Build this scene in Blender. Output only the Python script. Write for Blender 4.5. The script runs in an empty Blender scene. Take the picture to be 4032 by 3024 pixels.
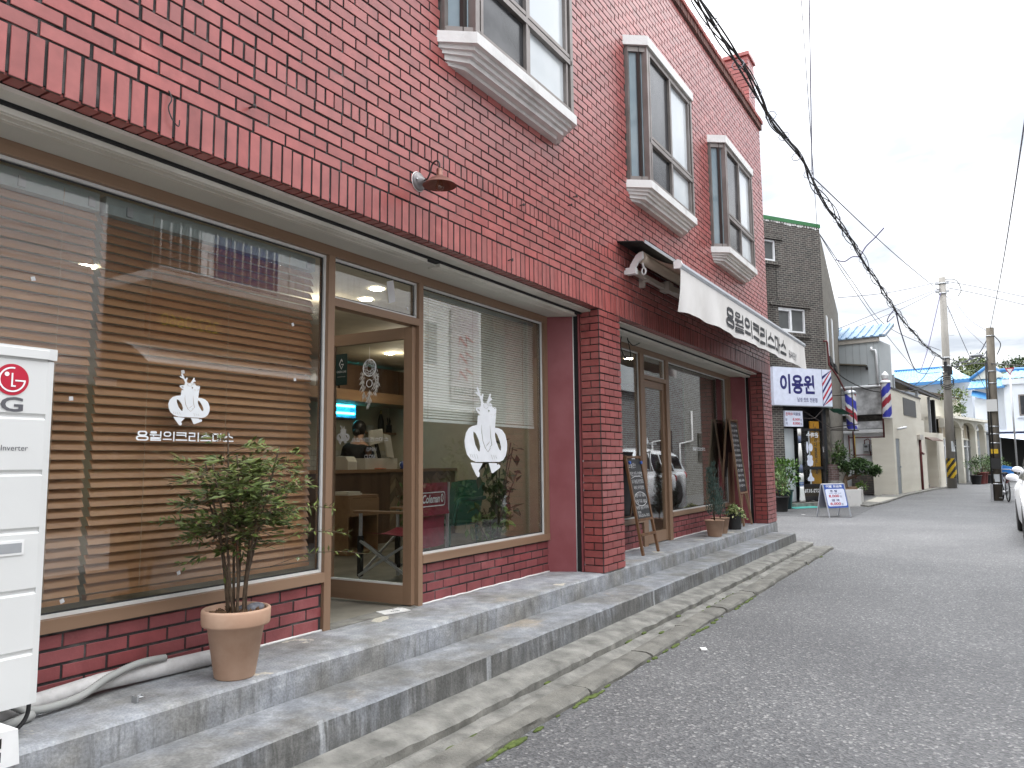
import bpy, math, random
from mathutils import Vector, Matrix, noise
random.seed(7)
R = math.radians
C = bpy.context.scene.collection
scn = bpy.context.scene
# ------------------------------------------------------------------ camera
CAM = Vector((0.0, -2.927, 0.985)); YAW, PIT, ROL = 0.5487633, 0.1044172, -0.0093912
cd = bpy.data.cameras.new('camera'); cam = bpy.data.objects.new('camera', cd); C.objects.link(cam)
fw = Vector((math.cos(YAW)*math.cos(PIT), math.sin(YAW)*math.cos(PIT), math.sin(PIT)))
rt = Vector((math.sin(YAW), -math.cos(YAW), 0)); up = rt.cross(fw)
rt, up = math.cos(ROL)*rt + math.sin(ROL)*up, -math.sin(ROL)*rt + math.cos(ROL)*up
cam.matrix_world = Matrix(((rt.x, up.x, -fw.x, CAM.x), (rt.y, up.y, -fw.y, CAM.y), (rt.z, up.z, -fw.z, CAM.z), (0, 0, 0, 1)))
cd.sensor_width = 36; cd.lens = 2994.07/4032*36; cd.clip_start = .05; cd.clip_end = 2000
scn.camera = cam
# ------------------------------------------------------------------ sky, sun, exposure
EXPO = 1.52
scn.view_settings.view_transform = 'Standard'; scn.view_settings.look = 'None'
scn.view_settings.exposure = EXPO; scn.view_settings.gamma = 1
SUN_EL, SUN_AZ = R(54), R(62)      # azimuth of the sun seen from the scene, counter-clockwise from +x
sd = bpy.data.lights.new('sun', 'SUN'); sd.energy = 0.65; sd.angle = R(16); sd.color = (1, .97, .93)
so = bpy.data.objects.new('sun', sd); C.objects.link(so)
sv = Vector((math.cos(SUN_EL)*math.cos(SUN_AZ), math.cos(SUN_EL)*math.sin(SUN_AZ), math.sin(SUN_EL)))
so.rotation_euler = sv.to_track_quat('Z', 'Y').to_euler()
w = bpy.data.worlds.new('World'); scn.world = w; w.use_nodes = True
nt = w.node_tree; nt.nodes.clear(); N = nt.nodes.new; L = nt.links.new
def math_node(op, a, b=None, clamp=False):
    n = N('ShaderNodeMath'); n.operation = op; n.use_clamp = clamp
    for i, v in enumerate((a, b)):
        if v is None: continue
        if isinstance(v, (int, float)): n.inputs[i].default_value = v
        else: L(v, n.inputs[i])
    return n.outputs[0]
out = N('ShaderNodeOutputWorld'); bg = N('ShaderNodeBackground'); bg.inputs[1].default_value = .1; L(bg.outputs[0], out.inputs[0])
sky = N('ShaderNodeTexSky'); sky.sky_type = 'NISHITA'; sky.sun_disc = False; sky.sun_elevation = SUN_EL; sky.sun_rotation = R(90) - SUN_AZ
tc = N('ShaderNodeTexCoord'); sx = N('ShaderNodeSeparateXYZ'); L(tc.outputs['Generated'], sx.inputs[0])
zc = math_node('MAXIMUM', sx.outputs[2], 0.0); dv = math_node('ADD', zc, .12)
cb = N('ShaderNodeCombineXYZ'); L(math_node('DIVIDE', sx.outputs[0], dv), cb.inputs[0]); L(math_node('DIVIDE', sx.outputs[1], dv), cb.inputs[1])
nz = N('ShaderNodeTexNoise'); nz.inputs['Scale'].default_value = 1.15; nz.inputs['Detail'].default_value = 7; nz.inputs['Roughness'].default_value = .52; nz.inputs['Distortion'].default_value = .3
L(cb.outputs[0], nz.inputs['Vector'])
cr = N('ShaderNodeValToRGB'); cr.color_ramp.elements[0].position = .40; cr.color_ramp.elements[1].position = .60
cr.color_ramp.elements[0].color = (.30, .318, .352, 1); cr.color_ramp.elements[1].color = (.66, .665, .67, 1)
L(nz.outputs['Fac'], cr.inputs[0])
vm = N('ShaderNodeVectorMath'); vm.operation = 'SCALE'; L(cr.outputs[0], vm.inputs[0])
L(math_node('MULTIPLY', math_node('ADD', math_node('MULTIPLY', math_node('POWER', zc, 2.4), 4.2), .80), 10.0), vm.inputs['Scale'])
mx = N('ShaderNodeMix'); mx.data_type = 'RGBA'; mx.inputs[0].default_value = .93
L(sky.outputs[0], mx.inputs[6]); L(vm.outputs[0], mx.inputs[7]); L(mx.outputs[2], bg.inputs[0])
scn.render.engine = 'CYCLES'
cy = scn.cycles; cy.max_bounces = 7; cy.diffuse_bounces = 3; cy.glossy_bounces = 4; cy.transmission_bounces = 4; cy.transparent_max_bounces = 16
cy.sample_clamp_indirect = 6; cy.caustics_reflective = False; cy.caustics_refractive = False; cy.use_denoising = True
G = -.38                                  # level of the road

# ------------------------------------------------------------------ materials
def ramp(nt, fac, stops):
    r = nt.nodes.new('ShaderNodeValToRGB'); nt.links.new(fac, r.inputs[0]); e = r.color_ramp.elements
    while len(e) < len(stops): e.new(.5)
    for k, (p, c) in enumerate(stops):
        e[k].position = p; e[k].color = (*c, 1) if len(c) == 3 else c
    return r.outputs[0]
def tex(nt, kind='Noise', scale=8., stretch=(1, 1, 1), detail=5., rough=.55, coord='Object', dist=0.):
    tc = nt.nodes.new('ShaderNodeTexCoord'); mp = nt.nodes.new('ShaderNodeMapping'); mp.inputs['Scale'].default_value = stretch
    nt.links.new(tc.outputs[coord], mp.inputs[0]); t = nt.nodes.new('ShaderNodeTex' + kind); nt.links.new(mp.outputs[0], t.inputs['Vector'])
    t.inputs['Scale'].default_value = scale
    if kind == 'Noise':
        t.inputs['Detail'].default_value = detail; t.inputs['Roughness'].default_value = rough; t.inputs['Distortion'].default_value = dist
    return t
def mixc(nt, a, b, fac, mode='MIX'):
    m = nt.nodes.new('ShaderNodeMix'); m.data_type = 'RGBA'; m.blend_type = mode
    for s, v in ((0, fac), (6, a), (7, b)):
        if isinstance(v, (int, float)): m.inputs[s].default_value = v
        elif isinstance(v, tuple): m.inputs[s].default_value = (*v, 1)
        else: nt.links.new(v, m.inputs[s])
    return m.outputs[2]
def newmat(name):
    m = bpy.data.materials.new(name); m.use_nodes = True; b = m.node_tree.nodes['Principled BSDF']; return m, m.node_tree, b
def bumpn(nt, b, h, s=.3, d=.01):
    n = nt.nodes.new('ShaderNodeBump'); n.inputs['Strength'].default_value = s; n.inputs['Distance'].default_value = d
    nt.links.new(h, n.inputs['Height']); nt.links.new(n.outputs[0], b.inputs['Normal'])
def M(name, col, rough=.6, col2=None, scale=6., stretch=(1, 1, 1), lo=.38, hi=.66, bump=0., bscale=60., metal=0., attr=False, spec=.5, emis=0.):
    m, nt, b = newmat(name)
    b.inputs['Roughness'].default_value = rough; b.inputs['Metallic'].default_value = metal; b.inputs['Specular IOR Level'].default_value = spec
    if attr:
        a = nt.nodes.new('ShaderNodeAttribute'); a.attribute_name = 'Col'
        t = tex(nt, scale=scale, stretch=stretch)
        c = mixc(nt, a.outputs['Color'], ramp(nt, t.outputs['Fac'], [(lo, (.78, .78, .78)), (hi, (1.1, 1.1, 1.1))]), 1., 'MULTIPLY')
        if col2: c = mixc(nt, c, col2, ramp(nt, tex(nt, scale=scale*.35, detail=8, rough=.65).outputs['Fac'], [(.58, (0, 0, 0)), (.74, (.75, .75, .75))]))
        nt.links.new(c, b.inputs['Base Color'])
    else:
        c2 = col2 or tuple(min(1, x*1.12) for x in col)
        t = tex(nt, scale=scale, stretch=stretch)
        nt.links.new(ramp(nt, t.outputs['Fac'], [(lo, col), (hi, c2)]), b.inputs['Base Color'])
    if bump: bumpn(nt, b, tex(nt, scale=bscale, stretch=stretch).outputs['Fac'], bump, .01)
    if emis:
        b.inputs['Emission Color'].default_value = (*col, 1); b.inputs['Emission Strength'].default_value = emis
    return m
def glass_mat(name, tint=(.965, .98, .972), boost=1.0):
    m = bpy.data.materials.new(name); m.use_nodes = True; nt = m.node_tree; nt.nodes.clear()
    o = nt.nodes.new('ShaderNodeOutputMaterial'); mx = nt.nodes.new('ShaderNodeMixShader'); t = nt.nodes.new('ShaderNodeBsdfTransparent'); g = nt.nodes.new('ShaderNodeBsdfGlossy')
    t.inputs[0].default_value = (*tint, 1); g.inputs['Roughness'].default_value = .0
    f = nt.nodes.new('ShaderNodeFresnel'); f.inputs[0].default_value = 1.5
    ge = nt.nodes.new('ShaderNodeNewGeometry'); io = nt.nodes.new('ShaderNodeMapRange'); io.inputs['To Min'].default_value = 1.5; io.inputs['To Max'].default_value = 1/1.5   # same reflectance on both faces of the sheet
    nt.links.new(ge.outputs['Backfacing'], io.inputs['Value']); nt.links.new(io.outputs['Result'], f.inputs[0])
    k = nt.nodes.new('ShaderNodeMath'); k.operation = 'MULTIPLY'; k.use_clamp = True; k.inputs[1].default_value = boost; nt.links.new(f.outputs[0], k.inputs[0])
    nt.links.new(k.outputs[0], mx.inputs[0]); nt.links.new(t.outputs[0], mx.inputs[1]); nt.links.new(g.outputs[0], mx.inputs[2]); nt.links.new(mx.outputs[0], o.inputs[0])
    return m
def brickmat(name, c1, c2, mort, bw=.21, bh=.067, ms=.009, rough=.75):
    m, nt, b = newmat(name); b.inputs['Roughness'].default_value = rough
    tc = nt.nodes.new('ShaderNodeTexCoord'); s = nt.nodes.new('ShaderNodeSeparateXYZ'); nt.links.new(tc.outputs['Object'], s.inputs[0])
    a = nt.nodes.new('ShaderNodeMath'); a.operation = 'ADD'; nt.links.new(s.outputs[0], a.inputs[0]); nt.links.new(s.outputs[1], a.inputs[1])
    c = nt.nodes.new('ShaderNodeCombineXYZ'); nt.links.new(a.outputs[0], c.inputs[0]); nt.links.new(s.outputs[2], c.inputs[1])
    t = nt.nodes.new('ShaderNodeTexBrick'); nt.links.new(c.outputs[0], t.inputs['Vector'])
    t.inputs['Scale'].default_value = 1; t.inputs['Brick Width'].default_value = bw; t.inputs['Row Height'].default_value = bh; t.inputs['Mortar Size'].default_value = ms; t.inputs['Mortar Smooth'].default_value = .2
    for k, v in (('Color1', c1), ('Color2', c2), ('Mortar', mort)): t.inputs[k].default_value = (*v, 1)
    n = tex(nt, scale=5., detail=8)
    nt.links.new(mixc(nt, t.outputs['Color'], ramp(nt, n.outputs['Fac'], [(.3, (.7, .7, .7)), (.7, (1.2, 1.2, 1.2))]), 1., 'MULTIPLY'), b.inputs['Base Color'])
    inv = nt.nodes.new('ShaderNodeMath'); inv.operation = 'SUBTRACT'; inv.inputs[0].default_value = 1; nt.links.new(t.outputs['Fac'], inv.inputs[1])
    bumpn(nt, b, inv.outputs[0], .6, .01)
    return m
def paint_concrete(name, k=1., grime=.47):
    # blue-grey painted concrete, worn to grey cement, with grime low on the risers, drips, ochre and cream patches
    m, nt, b = newmat(name); b.inputs['Roughness'].default_value = .72
    L = nt.links.new
    big = tex(nt, scale=1.7, detail=9, rough=.62); mid = tex(nt, scale=9, detail=8, rough=.6); fine = tex(nt, scale=85, detail=4)
    paint = ramp(nt, mid.outputs['Fac'], [(.3, (.205*k, .215*k, .232*k)), (.5, (.275*k, .287*k, .305*k)), (.72, (.40*k, .412*k, .43*k))])
    cem = ramp(nt, mid.outputs['Fac'], [(.3, (.12*k, .117*k, .108*k)), (.55, (.205*k, .2*k, .185*k)), (.75, (.31*k, .302*k, .28*k))])
    c = mixc(nt, paint, cem, ramp(nt, big.outputs['Fac'], [(.44, (0, 0, 0)), (.60, (.85, .85, .85))]))
    st = tex(nt, scale=24, stretch=(1, .2, .12), detail=9, rough=.72)
    geo = nt.nodes.new('ShaderNodeNewGeometry'); s = nt.nodes.new('ShaderNodeSeparateXYZ'); L(geo.outputs['Normal'], s.inputs[0])
    side = ramp(nt, s.outputs[2], [(.35, (1, 1, 1)), (.75, (0, 0, 0))])
    dk = mixc(nt, (0., 0., 0.), ramp(nt, st.outputs['Fac'], [(grime, (0, 0, 0)), (grime+.17, (.75, .75, .75))]), side)
    c = mixc(nt, c, (.085, .085, .08), dk)
    st2 = tex(nt, scale=8, stretch=(1, .2, .05), detail=5)
    wt = mixc(nt, (0., 0., 0.), ramp(nt, st2.outputs['Fac'], [(.66, (0, 0, 0)), (.72, (.6, .6, .6))]), side)
    c = mixc(nt, c, (.5, .52, .54), wt)
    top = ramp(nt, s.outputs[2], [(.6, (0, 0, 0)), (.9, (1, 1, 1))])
    oc = tex(nt, scale=1.15, detail=8, rough=.7, dist=.4)
    c = mixc(nt, c, (.40, .315, .21), mixc(nt, (0., 0., 0.), ramp(nt, oc.outputs['Fac'], [(.60, (0, 0, 0)), (.72, (.55, .55, .55))]), top))
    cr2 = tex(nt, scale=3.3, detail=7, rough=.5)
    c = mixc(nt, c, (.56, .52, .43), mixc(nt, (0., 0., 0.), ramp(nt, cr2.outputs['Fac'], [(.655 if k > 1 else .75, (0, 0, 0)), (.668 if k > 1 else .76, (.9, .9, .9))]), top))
    c = mixc(nt, c, ramp(nt, fine.outputs['Fac'], [(.3, (.75, .75, .75)), (.7, (1.18, 1.18, 1.18))]), 1., 'MULTIPLY')
    L(c, b.inputs['Base Color']); bumpn(nt, b, fine.outputs['Fac'], .35, .006)
    return m
def asphalt(name, dark=1.):
    m, nt, b = newmat(name); b.inputs['Roughness'].default_value = .62; L = nt.links.new
    v = tex(nt, 'Voronoi', scale=70); v2 = tex(nt, 'Voronoi', scale=130); big = tex(nt, scale=.55, detail=8, rough=.6)
    sp = nt.nodes.new('ShaderNodeSeparateColor'); L(v.outputs['Color'], sp.inputs[0])
    g = ramp(nt, sp.outputs[0], [(0, (.075, .075, .077)), (.55, (.118, .118, .12)), (.9, (.155, .155, .153)), (.985, (.29, .285, .275))])
    c = mixc(nt, g, ramp(nt, v2.outputs['Distance'], [(.0, (1.15, 1.15, 1.15)), (.8, (.6, .6, .6))]), .8, 'MULTIPLY')
    c = mixc(nt, c, ramp(nt, big.outputs['Fac'], [(.3, (.82*dark, .82*dark, .83*dark)), (.7, (1.3*dark, 1.3*dark, 1.29*dark))]), 1., 'MULTIPLY')
    st = tex(nt, scale=.8, detail=9, rough=.7, dist=.6)
    c = mixc(nt, c, (.05, .05, .052), ramp(nt, st.outputs['Fac'], [(.64, (0, 0, 0)), (.74, (.5, .5, .5))]))
    L(c, b.inputs['Base Color']); bumpn(nt, b, v.outputs['Distance'], .5, .008)
    return m
mt = {}
mt['brick'] = M('painted red brick', (.4, .08, .07), .30, attr=True, scale=9., spec=.6, bump=.05, bscale=50, col2=(.50, .17, .15), lo=.3, hi=.7)
mt['brick_low'] = M('dull shade-toned red brick', (.3, .06, .07), .5, attr=True, scale=9., bump=.12, bscale=70, col2=(.34, .12, .12), lo=.3, hi=.7)  # same paint as the upper wall, with recess shade put into its tone
mt['mortar'] = M('dark mortar', (.035, .032, .032), .9, col2=(.22, .2, .19), scale=5.5, lo=.5, hi=.8, bump=.4, bscale=90)
mt['plaster_red'] = M('red painted plaster', (.21, .045, .05), .5, col2=(.25, .07, .075), scale=3, bump=.08)
mt['cornice'] = M('brown brick cap', (.12, .05, .04), .8, attr=True, bump=.2)
mt['white_paint'] = M('white painted concrete', (.72, .71, .69), .6, col2=(.50, .49, .47), scale=4., lo=.52, hi=.8, bump=.25, bscale=35)
mt['soffit'] = M('cream soffit board', (.60, .58, .515), .65, col2=(.66, .64, .57), scale=2)
mt['soffit_white'] = M('white soffit trim', (.72, .69, .62), .55, col2=(.6, .57, .5), scale=3)
mt['black'] = M('black gap', (.012, .012, .012), .9)
mt['rubber'] = M('black rubber', (.02, .02, .02), .6)
mt['wood'] = M('oak wrapped profile', (.205, .122, .074), .45, col2=(.295, .19, .12), scale=7, stretch=(1, 1, .06), lo=.3, hi=.75)
mt['wood_h'] = M('oak wrapped profile lying', (.215, .13, .08), .45, col2=(.31, .20, .128), scale=7, stretch=(.06, 1, 1), lo=.3, hi=.75)
mt['slat'] = M('stained wood slat', (.30, .138, .060), .38, col2=(.46, .235, .108), scale=9, stretch=(.07, 1, 1), lo=.3, hi=.72)
mt['wood_dark'] = M('brown stained timber', (.11, .05, .022), .5, col2=(.2, .1, .045), scale=9, stretch=(1, 1, .08))
mt['bead'] = M('pale glazing bead', (.62, .62, .6), .4)
mt['glass'] = glass_mat('clear window glass', boost=1.9)
mt['glass_door'] = glass_mat('door glass', (.93, .95, .94), .8)
mt['alu'] = M('bronze aluminium frame', (.20, .175, .16), .42, col2=(.27, .24, .225), metal=.35, scale=4)
mt['alu_dark'] = M('dark bronze aluminium', (.05, .043, .04), .4, metal=.3)
mt['pane_dark'] = M('dark screened pane', (.035, .037, .04), .18, col2=(.10, .10, .105), scale=2.2, lo=.5, hi=.8)
mt['pane_frost'] = M('frosted pane', (.52, .56, .58), .16, col2=(.62, .65, .66), scale=1.3)
mt['pane_blue'] = M('bluish pane', (.17, .235, .27), .06, col2=(.28, .34, .37), scale=1.2)
mt['white_plastic'] = M('white plastic', (.74, .74, .73), .4)
mt['ac_white'] = M('off white enamel', (.66, .665, .65), .35, col2=(.69, .695, .68), scale=2)
mt['grey_plastic'] = M('grey plastic', (.3, .31, .32), .5)
mt['steel'] = M('galvanised steel', (.42, .43, .44), .38, metal=.7)
mt['iron'] = M('dark iron', (.045, .038, .036), .5, metal=.4)
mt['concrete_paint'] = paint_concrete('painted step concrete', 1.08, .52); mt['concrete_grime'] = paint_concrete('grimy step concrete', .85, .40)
mt['cement'] = M('weathered cement', (.115, .112, .10), .85, col2=(.28, .272, .245), scale=7, lo=.32, hi=.72, bump=.5, bscale=75)
mt['kerb'] = M('mossy kerb stone', (.095, .091, .08), .85, col2=(.225, .217, .19), scale=6, lo=.3, hi=.74, bump=.55, bscale=70)
mt['asphalt'] = asphalt('old asphalt'); mt['asphalt_dark'] = asphalt('patched asphalt', .72)
mt['moss'] = M('green moss', (.05, .075, .012), .9, col2=(.10, .13, .03), scale=30, bump=.5)
mt['terracotta'] = M('terracotta', (.50, .31, .21), .75, col2=(.60, .40, .285), scale=5, bump=.1, bscale=40)
mt['soil'] = M('bark mulch', (.09, .05, .025), .9, col2=(.22, .13, .07), scale=40, bump=.6)
mt['leaf'] = M('leaf', (.05, .1, .02), .42, attr=True, scale=12, spec=.35)
mt['stem'] = M('dark stem', (.06, .038, .022), .8, col2=(.11, .075, .045), scale=30, bump=.3)
mt['ink_dark'] = M('dark ink', (.03, .032, .036), .6)
mt['ink_grey'] = M('grey ink', (.1, .1, .11), .5)
mt['decal'] = M('white vinyl', (.80, .82, .84), .5)
mt['decal_faint'] = M('pale vinyl', (.6, .6, .6), .5)
mt['chalk'] = M('chalk', (.6, .6, .6), .9)
mt['red'] = M('signal red', (.45, .01, .035), .4)
mt['navy'] = M('navy ink', (.018, .018, .13), .5)
mt['blue'] = M('blue', (.03, .09, .38), .45)
mt['banded'] = M('glossy banded paint', (.7, .7, .7), .3, attr=True, scale=2., lo=.1, hi=.9)
mt['chalkboard'] = M('blackboard', (.022, .023, .025), .55, col2=(.045, .046, .048), scale=3)
mt['canvas'] = M('white awning canvas', (.72, .70, .675), .75, col2=(.64, .62, .59), scale=2.5, bump=.1, bscale=150)
mt['canvas_beige'] = M('beige awning canvas', (.52, .43, .335), .75, col2=(.58, .49, .39), scale=3)
mt['alu_cream'] = M('cream aluminium', (.5, .46, .41), .4, metal=.1)
mt['alu_white'] = M('white powder coat', (.72, .71, .70), .4)
mt['alu_silver'] = M('silver bar', (.42, .44, .47), .35, metal=.5)
mt['bulb'] = glass_mat('bulb glass', (.9, .8, .7), 1.6)
mt['copper'] = M('dull copper', (.16, .065, .045), .45, col2=(.22, .1, .075), metal=.55, scale=10)
mt['conduit'] = M('grey conduit', (.34, .345, .33), .6)
mt['wrap'] = M('white wrapped hose', (.52, .51, .50), .7, col2=(.62, .61, .6), scale=20, bump=.4, bscale=30)

# ------------------------------------------------------------------ mesh helpers
class MB:
    def __init__(s): s.v = []; s.f = []; s.c = []; s.col = (1, 1, 1); s.sm = []
    def face(s, idx, smooth=False): s.f.append(tuple(idx)); s.c.append(s.col); s.sm.append(smooth)
    def box(s, x0, x1, y0, y1, z0, z1, skip=''):
        n = len(s.v); s.v += [(x0, y0, z0), (x1, y0, z0), (x1, y1, z0), (x0, y1, z0), (x0, y0, z1), (x1, y0, z1), (x1, y1, z1), (x0, y1, z1)]
        for k, q in (('b', (0, 3, 2, 1)), ('t', (4, 5, 6, 7)), ('f', (0, 1, 5, 4)), ('k', (2, 3, 7, 6)), ('l', (3, 0, 4, 7)), ('r', (1, 2, 6, 5))):
            if k not in skip: s.face([n+i for i in q])
        return s
    def brick_f(s, x0, x1, z0, z1, y, d=.014, ch=.002):      # brick whose face looks to -y
        n = len(s.v)
        s.v += [(x0+ch, y, z0+ch), (x1-ch, y, z0+ch), (x1-ch, y, z1-ch), (x0+ch, y, z1-ch), (x0, y+ch*1.5, z0), (x1, y+ch*1.5, z0), (x1, y+ch*1.5, z1), (x0, y+ch*1.5, z1), (x0, y+d, z0), (x1, y+d, z0), (x1, y+d, z1), (x0, y+d, z1)]
        s.face((n, n+1, n+2, n+3)); c0 = s.col
        for i in range(4):
            j = (i+1) % 4; s.col = c0; s.face((n+4+i, n+4+j, n+j, n+i)); s.col = (.055, .042, .04); s.face((n+8+i, n+8+j, n+4+j, n+4+i))   # mortar-smeared flanks
        s.col = c0
    def brick_l(s, y0, y1, z0, z1, x, d=.014):                # brick whose face looks to -x
        s.box(x, x+d, y0, y1, z0, z1, 'r')
    def prism(s, poly, a, b, axis='z', caps=True):
        n = len(s.v); k = len(poly)
        def P(p, t): return {'z': (p[0], p[1], t), 'y': (p[0], t, p[1]), 'x': (t, p[0], p[1])}[axis]
        s.v += [P(p, a) for p in poly] + [P(p, b) for p in poly]
        for i in range(k):
            j = (i+1) % k; s.face((n+i, n+j, n+k+j, n+k+i))
        if caps: s.face([n+i for i in reversed(range(k))]); s.face([n+k+i for i in range(k)])
        return s
    def obox(s, p, ux, uy, uz):                               # centre and three half-axis vectors
        p, ux, uy, uz = map(Vector, (p, ux, uy, uz)); n = len(s.v)
        for a, b, c in ((-1, -1, -1), (1, -1, -1), (1, 1, -1), (-1, 1, -1), (-1, -1, 1), (1, -1, 1), (1, 1, 1), (-1, 1, 1)): s.v.append(tuple(p+ux*a+uy*b+uz*c))
        for q in ((0, 3, 2, 1), (4, 5, 6, 7), (0, 1, 5, 4), (2, 3, 7, 6), (3, 0, 4, 7), (1, 2, 6, 5)): s.face([n+i for i in q])
        return s
    def beam(s, a, b, wx, wy, upv=(0, 0, 1)):                 # rectangular bar between two points
        a, b = Vector(a), Vector(b); d = (b-a); l = d.length; d.normalize(); u = d.cross(Vector(upv))
        if u.length < 1e-4: u = d.cross(Vector((1, 0, 0)))
        u.normalize(); v = u.cross(d)
        return s.obox((a+b)/2, d*l/2, u*wx/2, v*wy/2)
    def tube(s, pts, r, n=8, caps=True, closed=False):
        pts = [Vector(p) for p in pts]; m = len(pts); base = len(s.v); u = None
        for i, p in enumerate(pts):
            d = (pts[(i+1) % m] - pts[i-1]) if closed else (pts[min(i+1, m-1)] - pts[max(i-1, 0)])
            if d.length < 1e-9: d = Vector((0, 0, 1))
            d.normalize()
            if u is None:
                u = d.cross(Vector((0, 0, 1)));
                if u.length < 1e-3: u = d.cross(Vector((1, 0, 0)))
            u = (u - d*u.dot(d)); u.normalize(); v = d.cross(u)
            rr = r[i] if isinstance(r, (list, tuple)) else r
            for k in range(n):
                a = 2*math.pi*k/n; s.v.append(tuple(p + (u*math.cos(a) + v*math.sin(a))*rr))
        for i in range(m if closed else m-1):
            i2 = (i+1) % m
            for k in range(n):
                k2 = (k+1) % n; s.face((base+i*n+k, base+i*n+k2, base+i2*n+k2, base+i2*n+k), True)
        if caps and not closed:
            s.face([base+k for k in reversed(range(n))]); s.face([base+(m-1)*n+k for k in range(n)])
        return s
    def cyl(s, a, b, r, r2=None, n=16): return s.tube([a, b], [r, r if r2 is None else r2], n)
    def lathe(s, prof, n=28, c=(0, 0, 0), smooth=True):
        base = len(s.v); m = len(prof)
        for r, z in prof:
            for k in range(n):
                a = 2*math.pi*k/n; s.v.append((c[0]+r*math.cos(a), c[1]+r*math.sin(a), c[2]+z))
        for i in range(m-1):
            for k in range(n):
                k2 = (k+1) % n; s.face((base+i*n+k, base+i*n+k2, base+(i+1)*n+k2, base+(i+1)*n+k), smooth)
        if prof[0][0] > 1e-4: s.face([base+k for k in reversed(range(n))])
        if prof[-1][0] > 1e-4: s.face([base+(m-1)*n+k for k in range(n)])
        return s
    def ball(s, c, r, n=12, m=8, sq=(1, 1, 1)):
        base = len(s.v)
        for i in range(m+1):
            t = math.pi*i/m
            for k in range(n):
                a = 2*math.pi*k/n; s.v.append((c[0]+r*sq[0]*math.sin(t)*math.cos(a), c[1]+r*sq[1]*math.sin(t)*math.sin(a), c[2]+r*sq[2]*math.cos(t)))
        for i in range(m):
            for k in range(n):
                k2 = (k+1) % n; s.face((base+i*n+k, base+(i+1)*n+k, base+(i+1)*n+k2, base+i*n+k2), True)
        return s
    def grid(s, fn, nu, nv, smooth=True):
        base = len(s.v)
        for i in range(nu+1):
            for j in range(nv+1): s.v.append(tuple(fn(i/nu, j/nv)))
        for i in range(nu):
            for j in range(nv):
                a = base+i*(nv+1)+j; s.face((a, a+nv+1, a+nv+2, a+1), smooth)
        return s
    def leaf(s, p, d, nrm, ln, wd, col):
        d = d.normalized(); sd_ = d.cross(nrm)
        if sd_.length < 1e-3: sd_ = d.cross(Vector((.3, .5, .8)))
        sd_.normalize(); u = sd_.cross(d); m = p + d*ln*.45 - u*ln*.06; n = len(s.v); s.col = col
        s.v += [tuple(p), tuple(m+sd_*wd/2+u*wd*.15), tuple(p+d*ln-u*ln*.12), tuple(m-sd_*wd/2+u*wd*.15)]
        s.face((n, n+1, n+2)); s.face((n, n+2, n+3))
    def build(s, name, mat, parent=None, label=None):
        me = bpy.data.meshes.new(name); me.from_pydata(s.v, [], s.f); me.materials.append(mt[mat] if isinstance(mat, str) else mat)
        if any(c != (1, 1, 1) for c in s.c):
            a = me.attributes.new('Col', 'FLOAT_COLOR', 'FACE'); a.data.foreach_set('color', [x for c in s.c for x in (*c, 1.)])
        if any(s.sm): me.polygons.foreach_set('use_smooth', s.sm)
        me.validate(); me.update()
        o = bpy.data.objects.new(name, me); C.objects.link(o)
        if parent: o.parent = parent
        if label: o['label'] = label
        return o
def thing(name, label, cat, loc=(0, 0, 0), rz=0., group=None):
    o = bpy.data.objects.new(name, None); C.objects.link(o); o.location = loc; o.rotation_euler = (0, 0, rz); o.empty_display_size = .2
    return tag(o, label, cat, group)
def tag(o, label, cat, group=None):
    o['label'] = label; o['category'] = cat
    if group: o['group'] = group
    return o
def struct(o, kind='structure'): o['kind'] = kind; return o
def copy_thing(r, loc, rz, label=None):
    c = r.copy(); C.objects.link(c); c.location = loc; c.rotation_euler = (0, 0, rz)
    if label: c['label'] = label
    for ch in list(r.children):
        d = ch.copy(); C.objects.link(d); d.parent = c
        for g in list(ch.children):
            e = g.copy(); C.objects.link(e); e.parent = d
    return c
def curve_mesh(cu):
    o = bpy.data.objects.new('tmp', cu); C.objects.link(o); dg = bpy.context.evaluated_depsgraph_get()
    me = bpy.data.meshes.new_from_object(o.evaluated_get(dg)); bpy.data.objects.remove(o); bpy.data.curves.remove(cu); return me
def place_mesh(me, name, mat, parent, x, y, z, w=None, h=None, mirror=False, label=None, yaw=None):
    # lays a flat XY mesh on a plane y = const facing -y, fitted to width w and / or height h, lower left corner at x, z
    vs = [v.co.copy() for v in me.vertices]
    if not vs: return None
    x0 = min(v.x for v in vs); x1 = max(v.x for v in vs); y0 = min(v.y for v in vs); y1 = max(v.y for v in vs)
    sx = w/(x1-x0) if w else None; sy = h/(y1-y0) if h else None
    sx = sx or sy or 1.; sy = sy or sx
    for v in me.vertices:
        u = (v.co.x-x0)*sx
        if mirror: u = (x1-x0)*sx-u
        v.co = (x+u, y-v.co.z, z+(v.co.y-y0)*sy)
    me.materials.clear(); me.materials.append(mt[mat] if isinstance(mat, str) else mat); me.update()
    o = bpy.data.objects.new(name, me); C.objects.link(o)
    if parent: o.parent = parent
    if label: o['label'] = label
    return o
def text(s, name, mat, parent, x, y, z, w=None, h=None, bold=0., ext=.0, mirror=False, shear=0., spacing=1.):
    cu = bpy.data.curves.new('txt', 'FONT'); cu.body = s; cu.size = 1; cu.offset = bold; cu.extrude = ext; cu.resolution_u = 3; cu.shear = shear; cu.space_character = spacing; cu.space_line = .9
    return place_mesh(curve_mesh(cu), name, mat, parent, x, y, z, w, h, mirror)
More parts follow.
